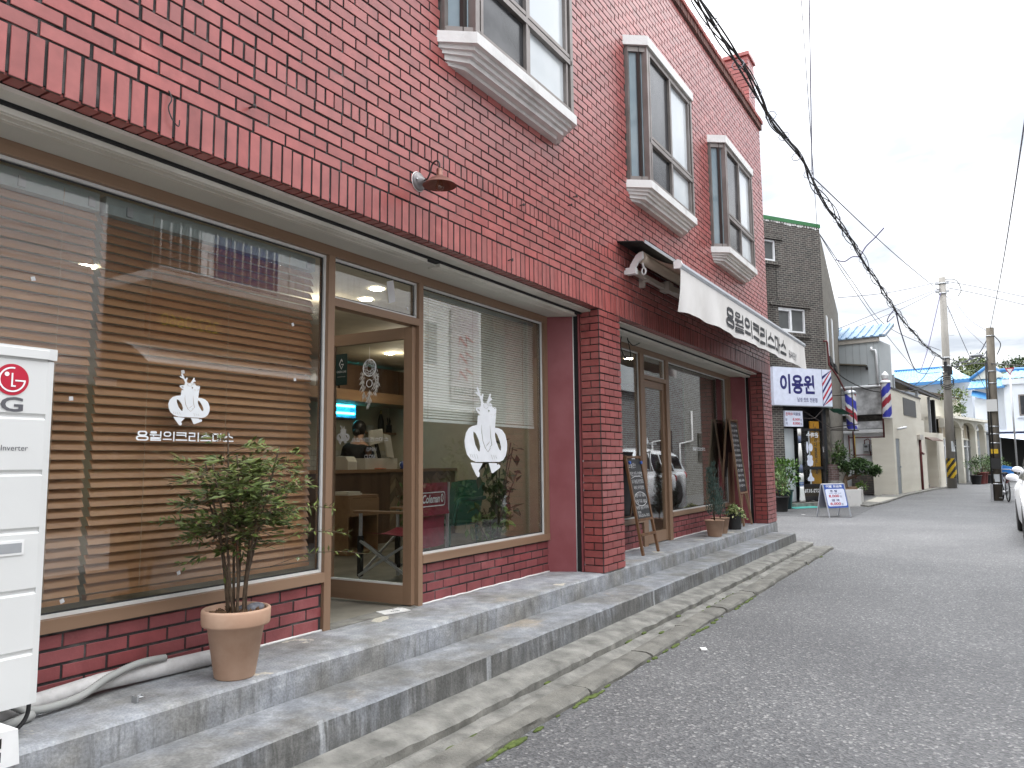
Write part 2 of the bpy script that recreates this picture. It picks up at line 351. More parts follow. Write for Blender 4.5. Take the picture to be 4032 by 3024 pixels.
def shapes(contours, name, mat, parent, x, y, z, w=None, h=None, flip=True, label=None):
    cu = bpy.data.curves.new('shp', 'CURVE'); cu.dimensions = '2D'; cu.fill_mode = 'BOTH'
    for pts in contours:
        sp = cu.splines.new('POLY'); sp.points.add(len(pts)-1); sp.use_cyclic_u = True
        for k, p in enumerate(pts): sp.points[k].co = (p[0], -p[1] if flip else p[1], 0, 1)
    return place_mesh(curve_mesh(cu), name, mat, parent, x, y, z, w, h, label=label)
def ell(cx, cy, rx, ry, n=20, rot=0.):
    return [(cx+rx*math.cos(t)*math.cos(rot)-ry*math.sin(t)*math.sin(rot), cy+rx*math.cos(t)*math.sin(rot)+ry*math.sin(t)*math.cos(rot)) for t in (2*math.pi*k/n for k in range(n))]
def stroke(pts, w):                                          # thin closed outline along a polyline
    a, b = [], []
    for i, p in enumerate(pts):
        q0 = pts[max(i-1, 0)]; q1 = pts[min(i+1, len(pts)-1)]; dx, dy = q1[0]-q0[0], q1[1]-q0[1]; l = math.hypot(dx, dy) or 1
        k = w/2*(.35 if i in (0, len(pts)-1) else 1)
        a.append((p[0]-dy/l*k, p[1]+dx/l*k)); b.append((p[0]+dy/l*k, p[1]-dx/l*k))
    return a + b[::-1]
def rnd(a, b): return random.uniform(a, b)
def rvec():
    while True:
        v = Vector((rnd(-1, 1), rnd(-1, 1), rnd(-1, 1)))
        if .05 < v.length < 1: return v.normalized()
def mixcol(a, b, t): return tuple(x*(1-t)+y*t for x, y in zip(a, b))
def bush(mb, c, rad, n, ln, wd, ca, cb_, up_=.3, clump=9):
    # leaves in clumps through an ellipsoid, uneven outline
    cs = []
    for _ in range(clump):
        v = rvec(); k = rnd(.35, .85); cs.append((Vector((c[0]+v.x*rad[0]*k, c[1]+v.y*rad[1]*k, c[2]+v.z*rad[2]*k)), rnd(.32, .55), rnd(0, 1)))
    for _ in range(n):
        q, k, t = random.choice(cs); v = rvec(); rr = rnd(.5, 1.)*k
        p = q + Vector((v.x*rad[0]*rr, v.y*rad[1]*rr, v.z*rad[2]*rr))
        d = (v + Vector((0, 0, up_)) + rvec()*.5)
        mb.leaf(p, d, rvec()*.6+Vector((0, 0, 1)), ln*rnd(.7, 1.25), wd*rnd(.7, 1.2), mixcol(ca, cb_, min(1, max(0, t*.6+rnd(-.15, .55)))))
# ------------------------------------------------------------------ ground
struct(MB().box(-80, 420, -140, 160, G-.3, G).build('road', 'asphalt'))
def strip(prof, x0, x1, n, wob, name, mat, seed=0., parent=None, endjit=.0):
    # a profile (y, z) run along x with slightly wandering edges; solid with end caps
    mb = MB(); k = len(prof)
    for i in range(n+1):
        x = x0 + (x1-x0)*i/n
        for j, (y, z, fr) in enumerate(prof):
            q = noise.noise(Vector((x*2.1+seed, j*3.7, 0)))*.6 + noise.noise(Vector((x*9.+seed, j*5.1, 3)))*.5
            q2 = noise.noise(Vector((x*3.3+seed, j*2.3, 9)))
            mb.v.append((x + (rnd(-endjit, endjit) if i in (0, n) else 0), y + wob*q*fr, z + wob*.55*q2*fr))
    for i in range(n):
        for j in range(k):
            j2 = (j+1) % k; mb.face((i*k+j, i*k+j2, (i+1)*k+j2, (i+1)*k+j))
    mb.face(list(range(k))[::-1]); mb.face([n*k+j for j in range(k)])
    return mb.build(name, mat, parent)
st = thing('front_steps', 'grey painted concrete steps with stained risers running along the red brick shopfront', 'steps', (0, 0, 0))
strip([(.60, -.40, 0), (.60, 0, 0), (.30, 0, .15), (.05, 0, .2), (.014, -.003, .35), (.002, -.014, .5), (0, -.07, .5), (0, -.142, .3), (.0, -.40, 0)], -2.6, 13.16, 420, .012, 'upper_step', 'concrete_paint', 1., st)
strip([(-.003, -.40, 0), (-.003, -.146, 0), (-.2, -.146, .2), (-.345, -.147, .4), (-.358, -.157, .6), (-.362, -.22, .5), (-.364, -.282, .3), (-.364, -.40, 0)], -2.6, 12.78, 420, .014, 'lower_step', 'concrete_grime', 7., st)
struct(strip([(-.30, -.41, 0), (-.30, -.283, 0), (-.45, -.288, .4), (-.565, -.300, .7), (-.585, -.314, 1.3), (-.588, -.41, .3)], -2.6, 12.95, 520, .022, 'pavement', 'cement', 13., endjit=.0))
struct(strip([(-.59, -.41, 0), (-.59, -.352, .6), (-.63, -.345, 1.2), (-.67, -.348, 1.2), (-.715, -.352, .6), (-.715, -.41, 0)], -2.6, 12.9, 700, .03, 'gutter', 'cement', 21.))
x = -2.6; k = 0; kerb_x = []
random.seed(11)
while x < 12.9:
    ln = rnd(.86, 1.04); x1 = min(x+ln, 12.9); tip = 12.9-x1 < .5
    if tip: x1 = 12.9
    dy, dz = rnd(-.012, .012), rnd(-.009, .006)
    o = strip([(-.722+dy, -.42, 0), (-.722+dy, -.337+dz, .3), (-.76+dy, -.332+dz, .3), (-.84+dy, -.333+dz, .4), (-.872+dy, -.340+dz, .8), (-.884+dy, -.356+dz, .9), (-.89+dy, -.42, .3)], x, x1-rnd(.008, .022), 40, .02, 'kerb_stone', 'kerb', 31.+x*3)
    tag(o, 'weathered grey kerb stone in the row between gutter and asphalt', 'kerb stone', 'kerb stones along the road'); kerb_x.append(x)
    x = x1
    if tip: break
mo = MB(); random.seed(5)
for x in [rnd(2.4, 8) for _ in range(60)] + [kx+rnd(-.03, .03) for kx in kerb_x for _ in range(2)]:
    y = random.choice((-.60, -.715, -.895, -.9)); s_ = rnd(.012, .034)
    if noise.noise(Vector((x*.9, y*3, 2))) < -.05: continue
    mo.ball((x, y+rnd(-.012, .012), (-.35 if y > -.75 else G)+.002), s_, 7, 4, (rnd(1.2, 3.2), .7, .35))
struct(mo.build('moss', 'moss'), 'stuff')
# debris on the asphalt
for x, y, a, nm, lb in ((5.6, -1.12, .5, 'paper_scrap', 'tiny white paper scrap on the asphalt near the kerb'), (20.6, 1.0, 1., 'paper_scrap', 'small pale scrap on the dark asphalt by the orange cone')):
    tag(MB().obox((x, y, G+.008), (.035*math.cos(a), .035*math.sin(a), 0), (-.01, .02, 0), (0, 0, .004)).build(nm, 'white_paint'), lb, 'litter')

# ------------------------------------------------------------------ red brick building
random.seed(3)
RB = thing('brick_building', 'two storey red painted brick building with white bay windows and two glazed shopfronts', 'building', (0, 0, 0))
X1, X2, XE, XL = 6.344, 12.555, 13.14, -2.6
BT = 2.412                                     # underside of the lintel course
def bcol(base, s=.14):
    k = 1+rnd(-s, s); g = rnd(.9, 1.12); return (base[0]*k, base[1]*k*g, base[2]*k*g)
UP = (.365, .10, .09); LOW = (.25, .066, .068); PIER = (.30, .074, .068)  # one paint on upper and low bricks; LOW is darkened to hold the shade
bays = [(3.86, 3.745), (7.07, 3.745), (9.97, 3.745)]    # wall corner x, underside z
BW, BHD = 1.83, 1.72
holes = [(bx+.04, bx+BW-.04, bz+.01, bz+BHD-.01) for bx, bz in bays]
mb = MB()
def row(z0, z1, x0, x1, pitch, off, base, y=0., joint=.0125):
    xx = x0 - off
    while xx < x1:
        a, b = max(xx, x0), min(xx+pitch-joint, x1); xx += pitch
        if b-a < .02: continue
        zc = (z0+z1)/2; hit = [h for h in holes if h[2] < zc < h[3] and a < h[1] and b > h[0]]
        segs = [(a, b)]
        for h in hit: segs = [s_ for p, q in segs for s_ in ((p, min(q, h[0])), (max(p, h[1]), q)) if s_[1]-s_[0] > .02]
        for p, q in segs:
            mb.col = bcol(base)
            mb.brick_f(p+rnd(-.002, .002), q+rnd(-.002, .002), z0+rnd(-.0018, .0018), z1+rnd(-.0018, .0018), y+rnd(-.002, .0015))
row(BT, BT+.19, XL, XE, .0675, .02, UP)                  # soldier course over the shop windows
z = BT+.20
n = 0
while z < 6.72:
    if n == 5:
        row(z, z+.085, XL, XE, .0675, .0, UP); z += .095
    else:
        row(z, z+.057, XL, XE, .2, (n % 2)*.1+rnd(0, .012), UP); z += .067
    n += 1
ZT = z
# soffit bricks under the soldier course
def soffit_bricks(x0, x1):
    xx = x0
    while xx < x1-.03:
        mb.col = bcol(UP); mb.box(xx, min(xx+.0575, x1), .015, .088, BT+.0005, BT+.012); xx += .0675
soffit_bricks(XL, X1); soffit_bricks(X1+.475, X2)
mb.build('wall_bricks', 'brick', RB)
# piers
def pier(x0, w, depth):
    mb = MB(); z0 = .004; n = 0
    while z0 < BT-.03:
        z1 = min(z0+.057, BT-.01); xx = x0
        ws = [.09, .19, .175] if n % 2 == 0 else [.19, .19, .075]
        for i, ww in enumerate(ws):
            q = min(xx+ww, x0+w)
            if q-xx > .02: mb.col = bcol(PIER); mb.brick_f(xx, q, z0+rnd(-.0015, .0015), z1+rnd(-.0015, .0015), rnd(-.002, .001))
            xx = q+.01
        if n % 2 == 0: mb.col = bcol(PIER); mb.brick_l(.0145, depth, z0, z1, x0)
        else:
            mb.col = bcol(PIER); mb.brick_l(.0145, depth*.5-.006, z0, z1, x0+rnd(0, .002)); mb.col = bcol(PIER); mb.brick_l(depth*.5+.006, depth, z0, z1, x0+rnd(0, .002))
        z0 += .067; n += 1
    mb.build('pier', 'brick', RB)
pier(X1, .475, .195); pier(X2, .46, .195)
z0 = .004; mb = MB()
while z0 < BT-.03:                                       # narrow strip at the building's end
    mb.col = bcol(PIER); mb.brick_f(X2+.475, XE, z0, z0+.06, 0); z0 += .067
mb.build('end_strip', 'brick', RB)
co = MB()
co.box(XL, XE-.004, .008, .30, BT+.013, ZT)             # backing of the upper wall
co.box(XL, XE-.004, .088, .30, BT+.004, BT+.013)
for px, wd in ((X1, .475), (X2, XE-X2-.004)): co.box(px+.0125, px+wd-.006, .0125, .194, .0, BT+.003)
co.build('mortar', 'mortar', RB)
body = MB(); body.box(XL, XE-.01, .30, 6.2, 2.62, 6.6); body.build('upper_floor', 'plaster_red', RB)
MB().box(XE-.10, XE-.008, .0125, 6.2, G-.05, 2.62).build('end_wall', 'plaster_red', RB); MB().box(XL, XL+.1, .6, 6.2, G, 2.62).build('end_wall', 'plaster_red', RB)
# parapet cap and corner post
cap = MB(); xx = XL
while xx < XE+.02:
    cap.col = bcol((.135, .055, .042), .25); cap.box(xx, xx+.058, -.035+rnd(-.003, .003), .22, ZT+.005, ZT+.10); cap.col = bcol((.30, .08, .065), .2); cap.box(xx, xx+.058, -.055+rnd(-.003, .003), .22, ZT+.108, ZT+.165); xx += .0675
cap.col = (.1, .06, .05); cap.box(XL, XE+.02, -.02, .215, ZT-.002, ZT+.16)
cap.build('parapet', 'cornice', RB)
post = MB(); pz = ZT+.17; n = 0
while pz < ZT+.98:
    o_ = .0 if n % 2 else .008
    post.col = bcol(UP); post.box(12.42+o_, 12.62-.005, -.02, .36, pz, pz+.057); post.col = bcol(UP); post.box(12.625, 12.84-o_, -.02, .36, pz, pz+.057)
    pz += .067; n += 1
post.col = bcol(UP); post.box(12.39, 12.87, -.05, .39, pz, pz+.06)
post.build('corner_post', 'brick', RB)
MB().box(12.43, 12.83, -.008, .35, ZT+.165, pz).build('post_core', 'mortar', RB)

# bay windows
def bay(bx, bz, name_i):
    w = BW
    def poly(ins, pr): return [(bx+ins, .012), (bx+.17+ins*.75, -pr), (bx+w-.17-ins*.75, -pr), (bx+w-ins, .012)]
    sill = MB()
    for a, b, ins, pr in ((.06, .14, 0, .215), (.032, .06, .03, .175), (.004, .032, .05, .145), (-.03, .004, .075, .115), (-.055, -.03, .10, .06)):
        sill.prism(poly(ins, pr), bz+a, bz+b)
    fr = MB(); z0, z1 = bz+.142, bz+1.605
    pl = [(bx+.07, -.0), (bx+.205, -.165), (bx+w-.205, -.165), (bx+w-.07, -.0)]
    def V(p, z_): return (p[0], p[1], z_)
    for i, p in enumerate(pl): fr.beam(V(p, z0), V(p, z1), .05 if i in (1, 2) else .04, .06, (0, 1, 0))
    for i in range(3):
        for z_ in (z0+.022, z1-.03): fr.beam(V(pl[i], z_), V(pl[i+1], z_), .05, .05)
    a, b = pl[1], pl[2]; zt = z0+.45; xm = (a[0]+b[0])/2-.03
    fr.beam(V(a, zt), V(b, zt), .06, .045); fr.beam(V(a, zt+.055), V(b, zt+.055), .05, .03)
    for dx, dy in ((.06, -.012), (0, -.012), (.05, -.004), (-.04, -.004)):
        xx = a[0]+dx if dx > .05 else (xm if dx == 0 else (xm+.04 if dx == .05 else b[0]+dx-.03))
        fr.beam((xx, a[1]+dy, z0+.02), (xx, a[1]+dy, z1-.02), .03, .03, (0, 1, 0))
    o = fr.build('bay_window', 'alu', RB)
    MB().box(b[0]-.072, b[0]-.006, a[1]-.006, a[1]+.004, z0+.05, z1-.05).build('sash', 'alu_dark', o); MB().beam((pl[0][0]+.09, -.11, z0), (pl[0][0]+.09, -.11, z1), .05, .03, (0, 1, 0)).build('sash', 'alu_dark', o)
    sill.build('sill', 'white_paint', o)
    hd = MB().prism(poly(.0, .215), bz+1.612, bz+1.715); hd.build('hood', 'white_paint', o)
    # panes: two screened on the near half, two frosted on the far half, a clear bluish one on each canted side
    yy = a[1]+.005
    for za, zb in ((z0+.04, zt-.02), (zt+.07, z1-.04)):
        MB().box(a[0]+.02, xm, yy, yy+.01, za, zb).build('pane', 'pane_dark', o, 'dark pane behind an insect screen')
        MB().box(xm+.01, b[0]-.02, yy+.006, yy+.016, za, zb).build('pane', 'pane_frost', o, 'pale frosted pane')
    for p, q in ((pl[0], pl[1]), (pl[2], pl[3])):
        pa, pb = Vector((*p, 0)), Vector((*q, 0)); d = (pb-pa); nn = Vector((d.y, -d.x, 0)).normalized()
        MB().obox((pa+pb)/2 + Vector((0, 0, (z0+z1)/2)) - nn*.008, d*.46, nn*.004, (0, 0, (z1-z0)/2-.04)).build('pane', 'pane_blue', o, 'clear bluish side pane')
for i, (bx, bz) in enumerate(bays): bay(bx, bz, i)

# soffit over the recessed shopfronts
def soffit(x0, x1, gap=None):
    s = MB(); s.box(x0, x1, .235, .50, 2.363, 2.375); s.build('soffit', 'soffit', RB)
    t = MB(); t.box(x0, x1, .088, .178, 2.390, 2.408)
    segs = [(x0, x1)] if not gap else [(x0, gap[0]), (gap[1], x1-.12)]
    for a, b in segs:
        t.box(a, b, .196, .235, 2.352, 2.385); t.box(a, b, .235, .30, 2.352, 2.362); t.box(a, b, .215, .225, 2.349, 2.352); t.box(a, b, .268, .278, 2.349, 2.352)
    t.build('soffit_trim', 'soffit_white', RB)
    k = MB(); k.box(x0, x1, .09, .5, 2.412, 2.43); k.box(x0, x1, .1785, .235, 2.376, 2.411); k.build('soffit_gap', 'black', RB)
soffit(XL, X1+.006, (4.02, 4.16)); soffit(X1+.48, X2+.006)
# plaster reveals and shutter rails beside the piers
for px in (X1, X2):
    rv = MB(); rv.prism([(px-.135, .505), (px-.005, .275), (px+.03, .275), (px+.03, .505)], -.0, 2.36); rv.box(px-.004, px+.02, .205, .222, 0, 2.38)
    rv.build('reveal', 'plaster_red', RB); MB().box(px+.008, px+.04, .222, .275, 0, 2.38).build('shutter_rail', 'black', RB)
    MB().tube([(px-.002, .272, .0), (px-.004, .27, .8), (px-.002, .273, 1.6), (px-.004, .272, 2.37)], .005, 5).build('rail_edge', 'white_paint', RB)

# low brick walls under the shop windows
def lowwall(x0, x1, nrow=5):
    mb = MB(); z0 = .018; n = 0
    while z0 < .285:
        xx = x0 - (n % 2)*.1 - .03
        while xx < x1:
            a, b = max(xx, x0), min(xx+.19, x1); xx += .2
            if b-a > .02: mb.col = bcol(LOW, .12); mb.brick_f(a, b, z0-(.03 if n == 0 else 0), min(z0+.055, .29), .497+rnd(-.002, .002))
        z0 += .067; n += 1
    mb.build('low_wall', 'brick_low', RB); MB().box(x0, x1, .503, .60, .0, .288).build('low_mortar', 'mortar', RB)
    MB().tube([(x0+(x1-x0)*t/24, .493, .006+rnd(-.003, .003)) for t in range(25)], .008, 5).build('caulk_line', 'white_paint', RB)
lw = [(XL, 3.383), (4.342, X1-.13), (X1+.475, 8.508), (9.505, X2-.13)]
for a, b in lw: lowwall(a, b)

# timber-look frames
YF = .478; YB = .56
def hbar(m_, x0, x1, z0, z1, y0=YF, y1=YB): m_.box(x0, x1, y0, y1, z0, z1)
fv = MB(); fh = MB()
posts1 = [(3.385, 3.440), (4.288, 4.337), (6.155, 6.215)]
posts2 = [(X1+.475, X1+.53), (8.51, 8.640), (9.385, 9.500), (12.15, 12.26)]
fv.box(3.385, 3.440, YF, YB, 0, 2.30); fv.box(4.288, 4.337, YF, YB, 0, 2.30); fv.box(6.150, 6.212, YF, YB, .345, 2.30)
fv.box(X1+.476, X1+.53, YF, YB, .345, 2.30); fv.box(8.515, 8.640, YF, YB, 0, 2.30); fv.box(9.39, 9.500, YF, YB, 0, 2.30); fv.box(12.15, 12.42, YF, YB, .345, 2.30)
fh.box(XL, 6.215, YF, YB, 2.3005, 2.362); fh.box(X1+.476, 12.42, YF, YB, 2.3005, 2.362)
for a, b in ((XL, 3.3845), (4.3375, 6.2115), (X1+.476, 8.5145), (9.5005, 12.42)): fh.box(a, b, YF-.004, YB, .289, .3445)
fh.box(3.4405, 4.2875, YF, YB, 1.985, 2.036); fh.box(8.6405, 9.3895, YF, YB, 1.995, 2.046)
SW = bpy.data.objects.new('shop_window', None); C.objects.link(SW); SW.parent = RB
for q in range(0, len(fv.v), 8): m_ = MB(); m_.v = fv.v[q:q+8]; [m_.face(f) for f in fv.f[:6]]; m_.build('post', 'wood', SW)
for q in range(0, len(fh.v), 8): m_ = MB(); m_.v = fh.v[q:q+8]; [m_.face(f) for f in fh.f[:6]]; m_.build('rail', 'wood_h', SW)
bd = MB(); gl = []
def pane(x0, x1, z0, z1, nm='pane', mat='glass'):
    w = .016; y0, y1 = .503, .515
    bd.box(x0, x0+w, y0, y1, z0, z1); bd.box(x1-w, x1, y0, y1, z0, z1); bd.box(x0+w, x1-w, y0, y1, z0, z0+w); bd.box(x0+w, x1-w, y0, y1, z1-w, z1)
    MB().box(x0+.003, x1-.003, .518, .524, z0+.003, z1-.003).build(nm, mat, SW)
pane(XL, 3.384, .346, 2.299); pane(4.338, 6.149, .346, 2.299); pane(X1+.531, 8.514, .346, 2.299); pane(9.501, 12.149, .346, 2.299)
pane(3.441, 4.287, 2.037, 2.299); pane(8.641, 9.389, 2.047, 2.299)
bd.build('glazing_bead', 'bead', SW)
gs = MB()
for x0, x1, z0, z1 in ((XL, 3.384, .346, 2.299), (4.338, 6.149, .346, 2.299), (X1+.531, 8.514, .346, 2.299), (9.501, 12.149, .346, 2.299), (3.441, 4.287, 2.037, 2.299)):
    w = .024
    gs.box(x0+.016, x0+w, .5155, .5175, z0+.016, z1-.016); gs.box(x1-w, x1-.016, .5155, .5175, z0+.016, z1-.016); gs.box(x0+w, x1-w, .5155, .5175, z0+.016, z0+w); gs.box(x0+w, x1-w, .5155, .5175, z1-w, z1-.016)
gs.build('gasket', 'rubber', SW)
# doors: one swung inwards about its far post, one closed
def door_leaf(wd, hg, mirror_handle=False):
    f = .075
    return [(MB().box(0, f, -.02, .02, 0, hg), 'stile', 'wood'), (MB().box(wd-f, wd, -.02, .02, 0, hg), 'stile', 'wood'), (MB().box(f, wd-f, -.02, .02, 0, .13), 'door_rail', 'wood_h'), (MB().box(f, wd-f, -.02, .02, hg-.085, hg), 'door_rail', 'wood_h')]
D1 = thing('door', '', ''); D1.parent = RB
del D1['label'], D1['category']
D1.location = (4.262, .505, .012); D1.rotation_euler = (0, 0, R(91.5))
[m_.build(a_, b_, D1) for m_, a_, b_ in door_leaf(.83, 1.965)]
MB().box(.073, .757, -.003, .003, .128, 1.882).build('door_pane', 'glass_door', D1)
b2 = MB()
for sgn in (-1, 1): b2.box(.075, .755, sgn*.010-.006, sgn*.010+.006, .131, .143)
b2.build('door_bead', 'bead', D1)
D2 = thing('door', '', ''); D2.parent = RB
del D2['label'], D2['category']
D2.location = (8.648, .525, .014); [m_.build(a_, b_, D2) for m_, a_, b_ in door_leaf(.735, 1.975)]
MB().box(.073, .662, -.003, .003, .128, 1.892).build('door_pane', 'glass', D2)
hd = MB()
for zz in (.88, 1.09): hd.cyl((.045, -.02, zz), (.045, -.07, zz), .009, n=8)
hd.cyl((.045, -.07, .86), (.045, -.07, 1.11), .012, n=10); hd.build('door_handle', 'steel', D2)
# interior shell
inn = MB(); inn.box(XL+.1, XE-.11, 4.9, 5.0, -.02, 2.47); inn.box(XL+.1, XL+.15, .6, 4.9, -.02, 2.47); inn.box(9.1, 9.2, 1.6, 4.9, -.02, 2.47)
mt['int_wall'] = M('cream interior wall', (.50, .45, .34), .8); mt['int_floor'] = M('screed floor', (.115, .105, .085), .6, col2=(.22, .205, .17), scale=2.5, lo=.35, hi=.65)
inn.build('inner_wall', 'int_wall', RB)
MB().box(XL+.1, XE-.11, .602, 4.9, -.06, -.006).build('inner_floor', 'int_floor', RB)
MB().box(3.44, 4.288, .47, .60, -.05, .0045).build('threshold', 'cement', RB)
MB().box(XL+.1, XE-.11, .5605, 4.9, 2.44, 2.50).build('inner_ceiling', 'int_wall', RB)
MB().box(10.62, 12.25, .66, .675, .3, 2.42).build('roller_shade', M('brown roller shade', (.19, .155, .105), .8, scale=1.2), RB)
# downlights that are lit in the photo
mt['lit'] = M('lit diffuser', (1., .93, .78), .5, emis=30.)
for x, y in ((4.7, 1.9), (6.6, 2.6), (7.6, 3.5)):
    ld = bpy.data.lights.new('downlight_glow', 'POINT'); ld.energy = 2.2; ld.color = (1, .88, .70); ld.shadow_soft_size = .06; lo_ = bpy.data.objects.new('downlight_glow', ld); C.objects.link(lo_); lo_.location = (x, y, 2.30)
for x, y in ((3.7, 1.35), (4.7, 1.25), (4.95, 1.6), (6.6, 2.6), (5.2, 3.2), (7.6, 3.6), (9.9, 1.2), (8.2, 1.4), (3., 2.5)):
    o = MB().cyl((x, y, 2.432), (x, y, 2.4385), .055, n=18).build('downlight', 'lit', RB)
# ------------------------------------------------------------------ things on and around the shopfront
random.seed(21)
def rot180(o, cx):
    for v in o.data.vertices: v.co.x = cx-v.co.x; v.co.y = -v.co.y
    return o
# lettering of the shop drawn as strokes on a 100 x 100 cell, y up
def rr(x0, y0, x1, y1, r, n=5):
    pts = []
    for cx, cy, a in ((x1-r, y1-r, 0), (x0+r, y1-r, 90), (x0+r, y0+r, 180), (x1-r, y0+r, 270)):
        for k in range(n+1): t = R(a+90*k/n); pts.append((cx+r*math.cos(t), cy+r*math.sin(t)))
    return pts
def rc(x0, y0, x1, y1): return [(x0, y0), (x1, y0), (x1, y1), (x0, y1)]
def logo_contours(th, tv):
    g = []
    def add(k, cs): g.extend([[(x+k*108, y) for x, y in c] for c in cs])
    def ring(x0, y0, x1, y1, r): return [rr(x0, y0, x1, y1, r), rr(x0+tv, y0+th, x1-tv, y1-th, max(2, r-min(th, tv)))]
    add(0, [rr(12, 56-th/2, 88, 100, 20), rr(12+tv*1.2, 56+th/2, 88-tv*1.2, 100-th, 13)]); 
    add(0, [rr(0, 0, 100, 56-th/2, 22), rr(tv*1.2, th, 100-tv*1.2, 56-th*1.5, 14)])
    add(1, ring(4, 74, 58, 100, 11)); add(1, [rc(0, 68-th, 64, 67), rc(26, 44, 26+tv, 68-th), rc(84, 44, 84+tv, 100), rc(66, 55, 84, 55+th*.8)])
    add(1, [rc(6, 41-th, 94, 40), rc(94-tv, 22, 94, 40-th), rc(6, 21-th*.4, 94, 21+th*.6), rc(6, th, 6+tv, 20-th*.4), rc(6, 0, 94, th)])
    add(2, ring(6, 46, 68, 100, 22)); add(2, [rc(0, 12, 74, 12+th), rc(86, 0, 86+tv, 100)])
    add(3, [rc(5, 98-th, 92, 98), rc(92-tv, 46, 92, 98-th), rc(5, 66-th/2, 92-tv, 66+th/2), rc(0, 8, 100, 8+th)])
    add(4, [rc(4, 98-th, 62, 98), rc(62-tv, 50+th, 62, 98-th), rc(4, 50, 62, 50+th), rc(4, 4+th, 4+tv, 50), rc(4, 4, 66, 4+th), rc(84, 0, 84+tv, 100)])
    def sios(k): add(k, [rc(47, 72, 47+tv, 100), [(10, 46), (10, 46+th), (36, 60+th), (47, 72+th*.2), (47+tv*.5, 70), (42, 58)], [(92, 46), (92, 46+th), (66, 60+th), (47+tv, 72+th*.2), (47+tv*.5, 70), (60, 58)], rc(0, 8, 100, 8+th)])
    sios(5)
    add(6, [rc(4, 8, 60, 96), rc(4+tv, 8+th, 60-tv, 96-th), rc(76, 0, 76+tv, 100), rc(76+tv, 48, 102, 48+th*.8)])
    sios(7)
    return g
DEER = [[(655, 755), (662, 650), (690, 648), (662, 622), (640, 585), (645, 566), (692, 552), (697, 500), (680, 440), (645, 412), (635, 395), (646, 389), (664, 400), (650, 350), (655, 333), (668, 342), (685, 395), (694, 432), (704, 430), (710, 405), (722, 403), (724, 420), (716, 470), (722, 503), (757, 500), (768, 470), (782, 430), (788, 400), (799, 389), (806, 402), (800, 430), (815, 448), (820, 460), (806, 470), (793, 480), (784, 500), (810, 510), (818, 532), (829, 549), (841, 540), (856, 542), (867, 560), (864, 590), (860, 630), (855, 700), (850, 772), (890, 776), (930, 795), (965, 845), (983, 920), (988, 960), (985, 1020), (970, 1090), (940, 1140), (900, 1160), (640, 1160), (590, 1135), (550, 1080), (530, 1000), (525, 930), (540, 850), (570, 795), (610, 768)],
        [(585, 1165), (712, 1175), (668, 1258), (680, 1280), (675, 1318), (658, 1325), (640, 1300), (600, 1210)], [(775, 1172), (868, 1175), (870, 1195), (890, 1185), (906, 1205), (900, 1230), (850, 1265), (820, 1287), (805, 1280), (790, 1220)],
        [(615, 830), (640, 850), (670, 920), (685, 990), (680, 1045), (665, 1040), (635, 975), (615, 880)], [(850, 825), (870, 845), (900, 920), (915, 985), (912, 1033), (895, 1020), (860, 930), (847, 860)],
        ell(781, 590, 8, 14, 12, .15), ell(672, 592, 15, 8, 12, .6), ell(848, 556, 6, 5, 8), ell(812, 645, 3, 4, 6), ell(805, 626, 3, 5, 6), ell(817, 626, 3, 5, 6)]
DEER += [stroke(p, 5) for p in ([(702, 745), (703, 830), (715, 930), (740, 1005), (770, 1050), (797, 1003), (789, 998), (812, 970), (800, 880), (792, 745)], [(748, 988), (770, 960), (790, 932)], [(836, 632), (848, 626), (855, 606)])]
DEER += [stroke(p, 7) for p in ([(578, 1068), (592, 1110)], [(597, 1072), (612, 1115)], [(620, 1075), (637, 1122)], [(648, 1075), (662, 1125)], [(806, 1080), (820, 1132)], [(830, 1085), (845, 1128)], [(853, 1088), (866, 1125)])]
DEER += [ell(750, 535, 27, 33, 20), ell(750, 535, 23, 29, 20), ell(798, 516, 17, 17, 14), ell(798, 516, 13, 13, 14)]
def decals():
    a = shapes(DEER, 'deer_decal', 'decal', SW, 4.909, .5165, .88, .635, .73); b = shapes(DEER, 'deer_decal', 'decal', SW, 2.336, .5165, 1.193, .242, .266)
    c = shapes(logo_contours(13, 11), 'shop_lettering', 'decal', SW, 2.172, .5165, 1.113, .562, .047, flip=False)
    d = shapes(logo_contours(13, 11), 'shop_lettering', 'decal', SW, 10.50, .5165, 1.148, .57, .046, flip=False)
    e = shapes(DEER, 'deer_decal', 'decal', D2, .10, -.0045, 1.19, .08, .095); f = shapes(logo_contours(13, 11), 'shop_lettering', 'decal_faint', D2, .2, -.0045, 1.19, .26, .022, flip=False)
    # on the opened leaf, read from the street side
    W = .83
    rot180(shapes(DEER, 'deer_decal', 'decal_faint', D1, .075+.03, -.0045, 1.13, .13, .145), W); rot180(shapes(logo_contours(13, 11), 'shop_lettering', 'decal_faint', D1, .255, -.0045, 1.145, .35, .03, flip=False), W)
    rot180(text('OPEN', 'hours_lettering', 'decal_faint', D1, .40, -.0045, 1.075, None, .026), W); rot180(text('CLOSE', 'hours_lettering', 'decal_faint', D1, .38, -.0045, 1.022, None, .026), W)
decals()
# small square dots stuck on the panes
for x, z, a in ((1.67, 1.8, .3), (1.857, 1.293, .1), (3.133, 1.822, .5), (2.411, 1.467, .3), (3.158, 1.494, .2), (1.863, .409, .4), (2.428, .459, .3), (3.21, .444, .6), (4.2, 2.1, .1)):
    c_, s_ = math.cos(a)*.009, math.sin(a)*.009; MB().obox((x, .516, z), (c_, 0, s_), (0, .0012, 0), (-s_, 0, c_)).build('pane_spacer', 'decal_faint', SW)
MB().obox((4.02, .516, 2.19), (.012, 0, -.075), (0, .0012, 0), (.035, 0, .012)).build('paper_strip', 'decal_faint', SW)

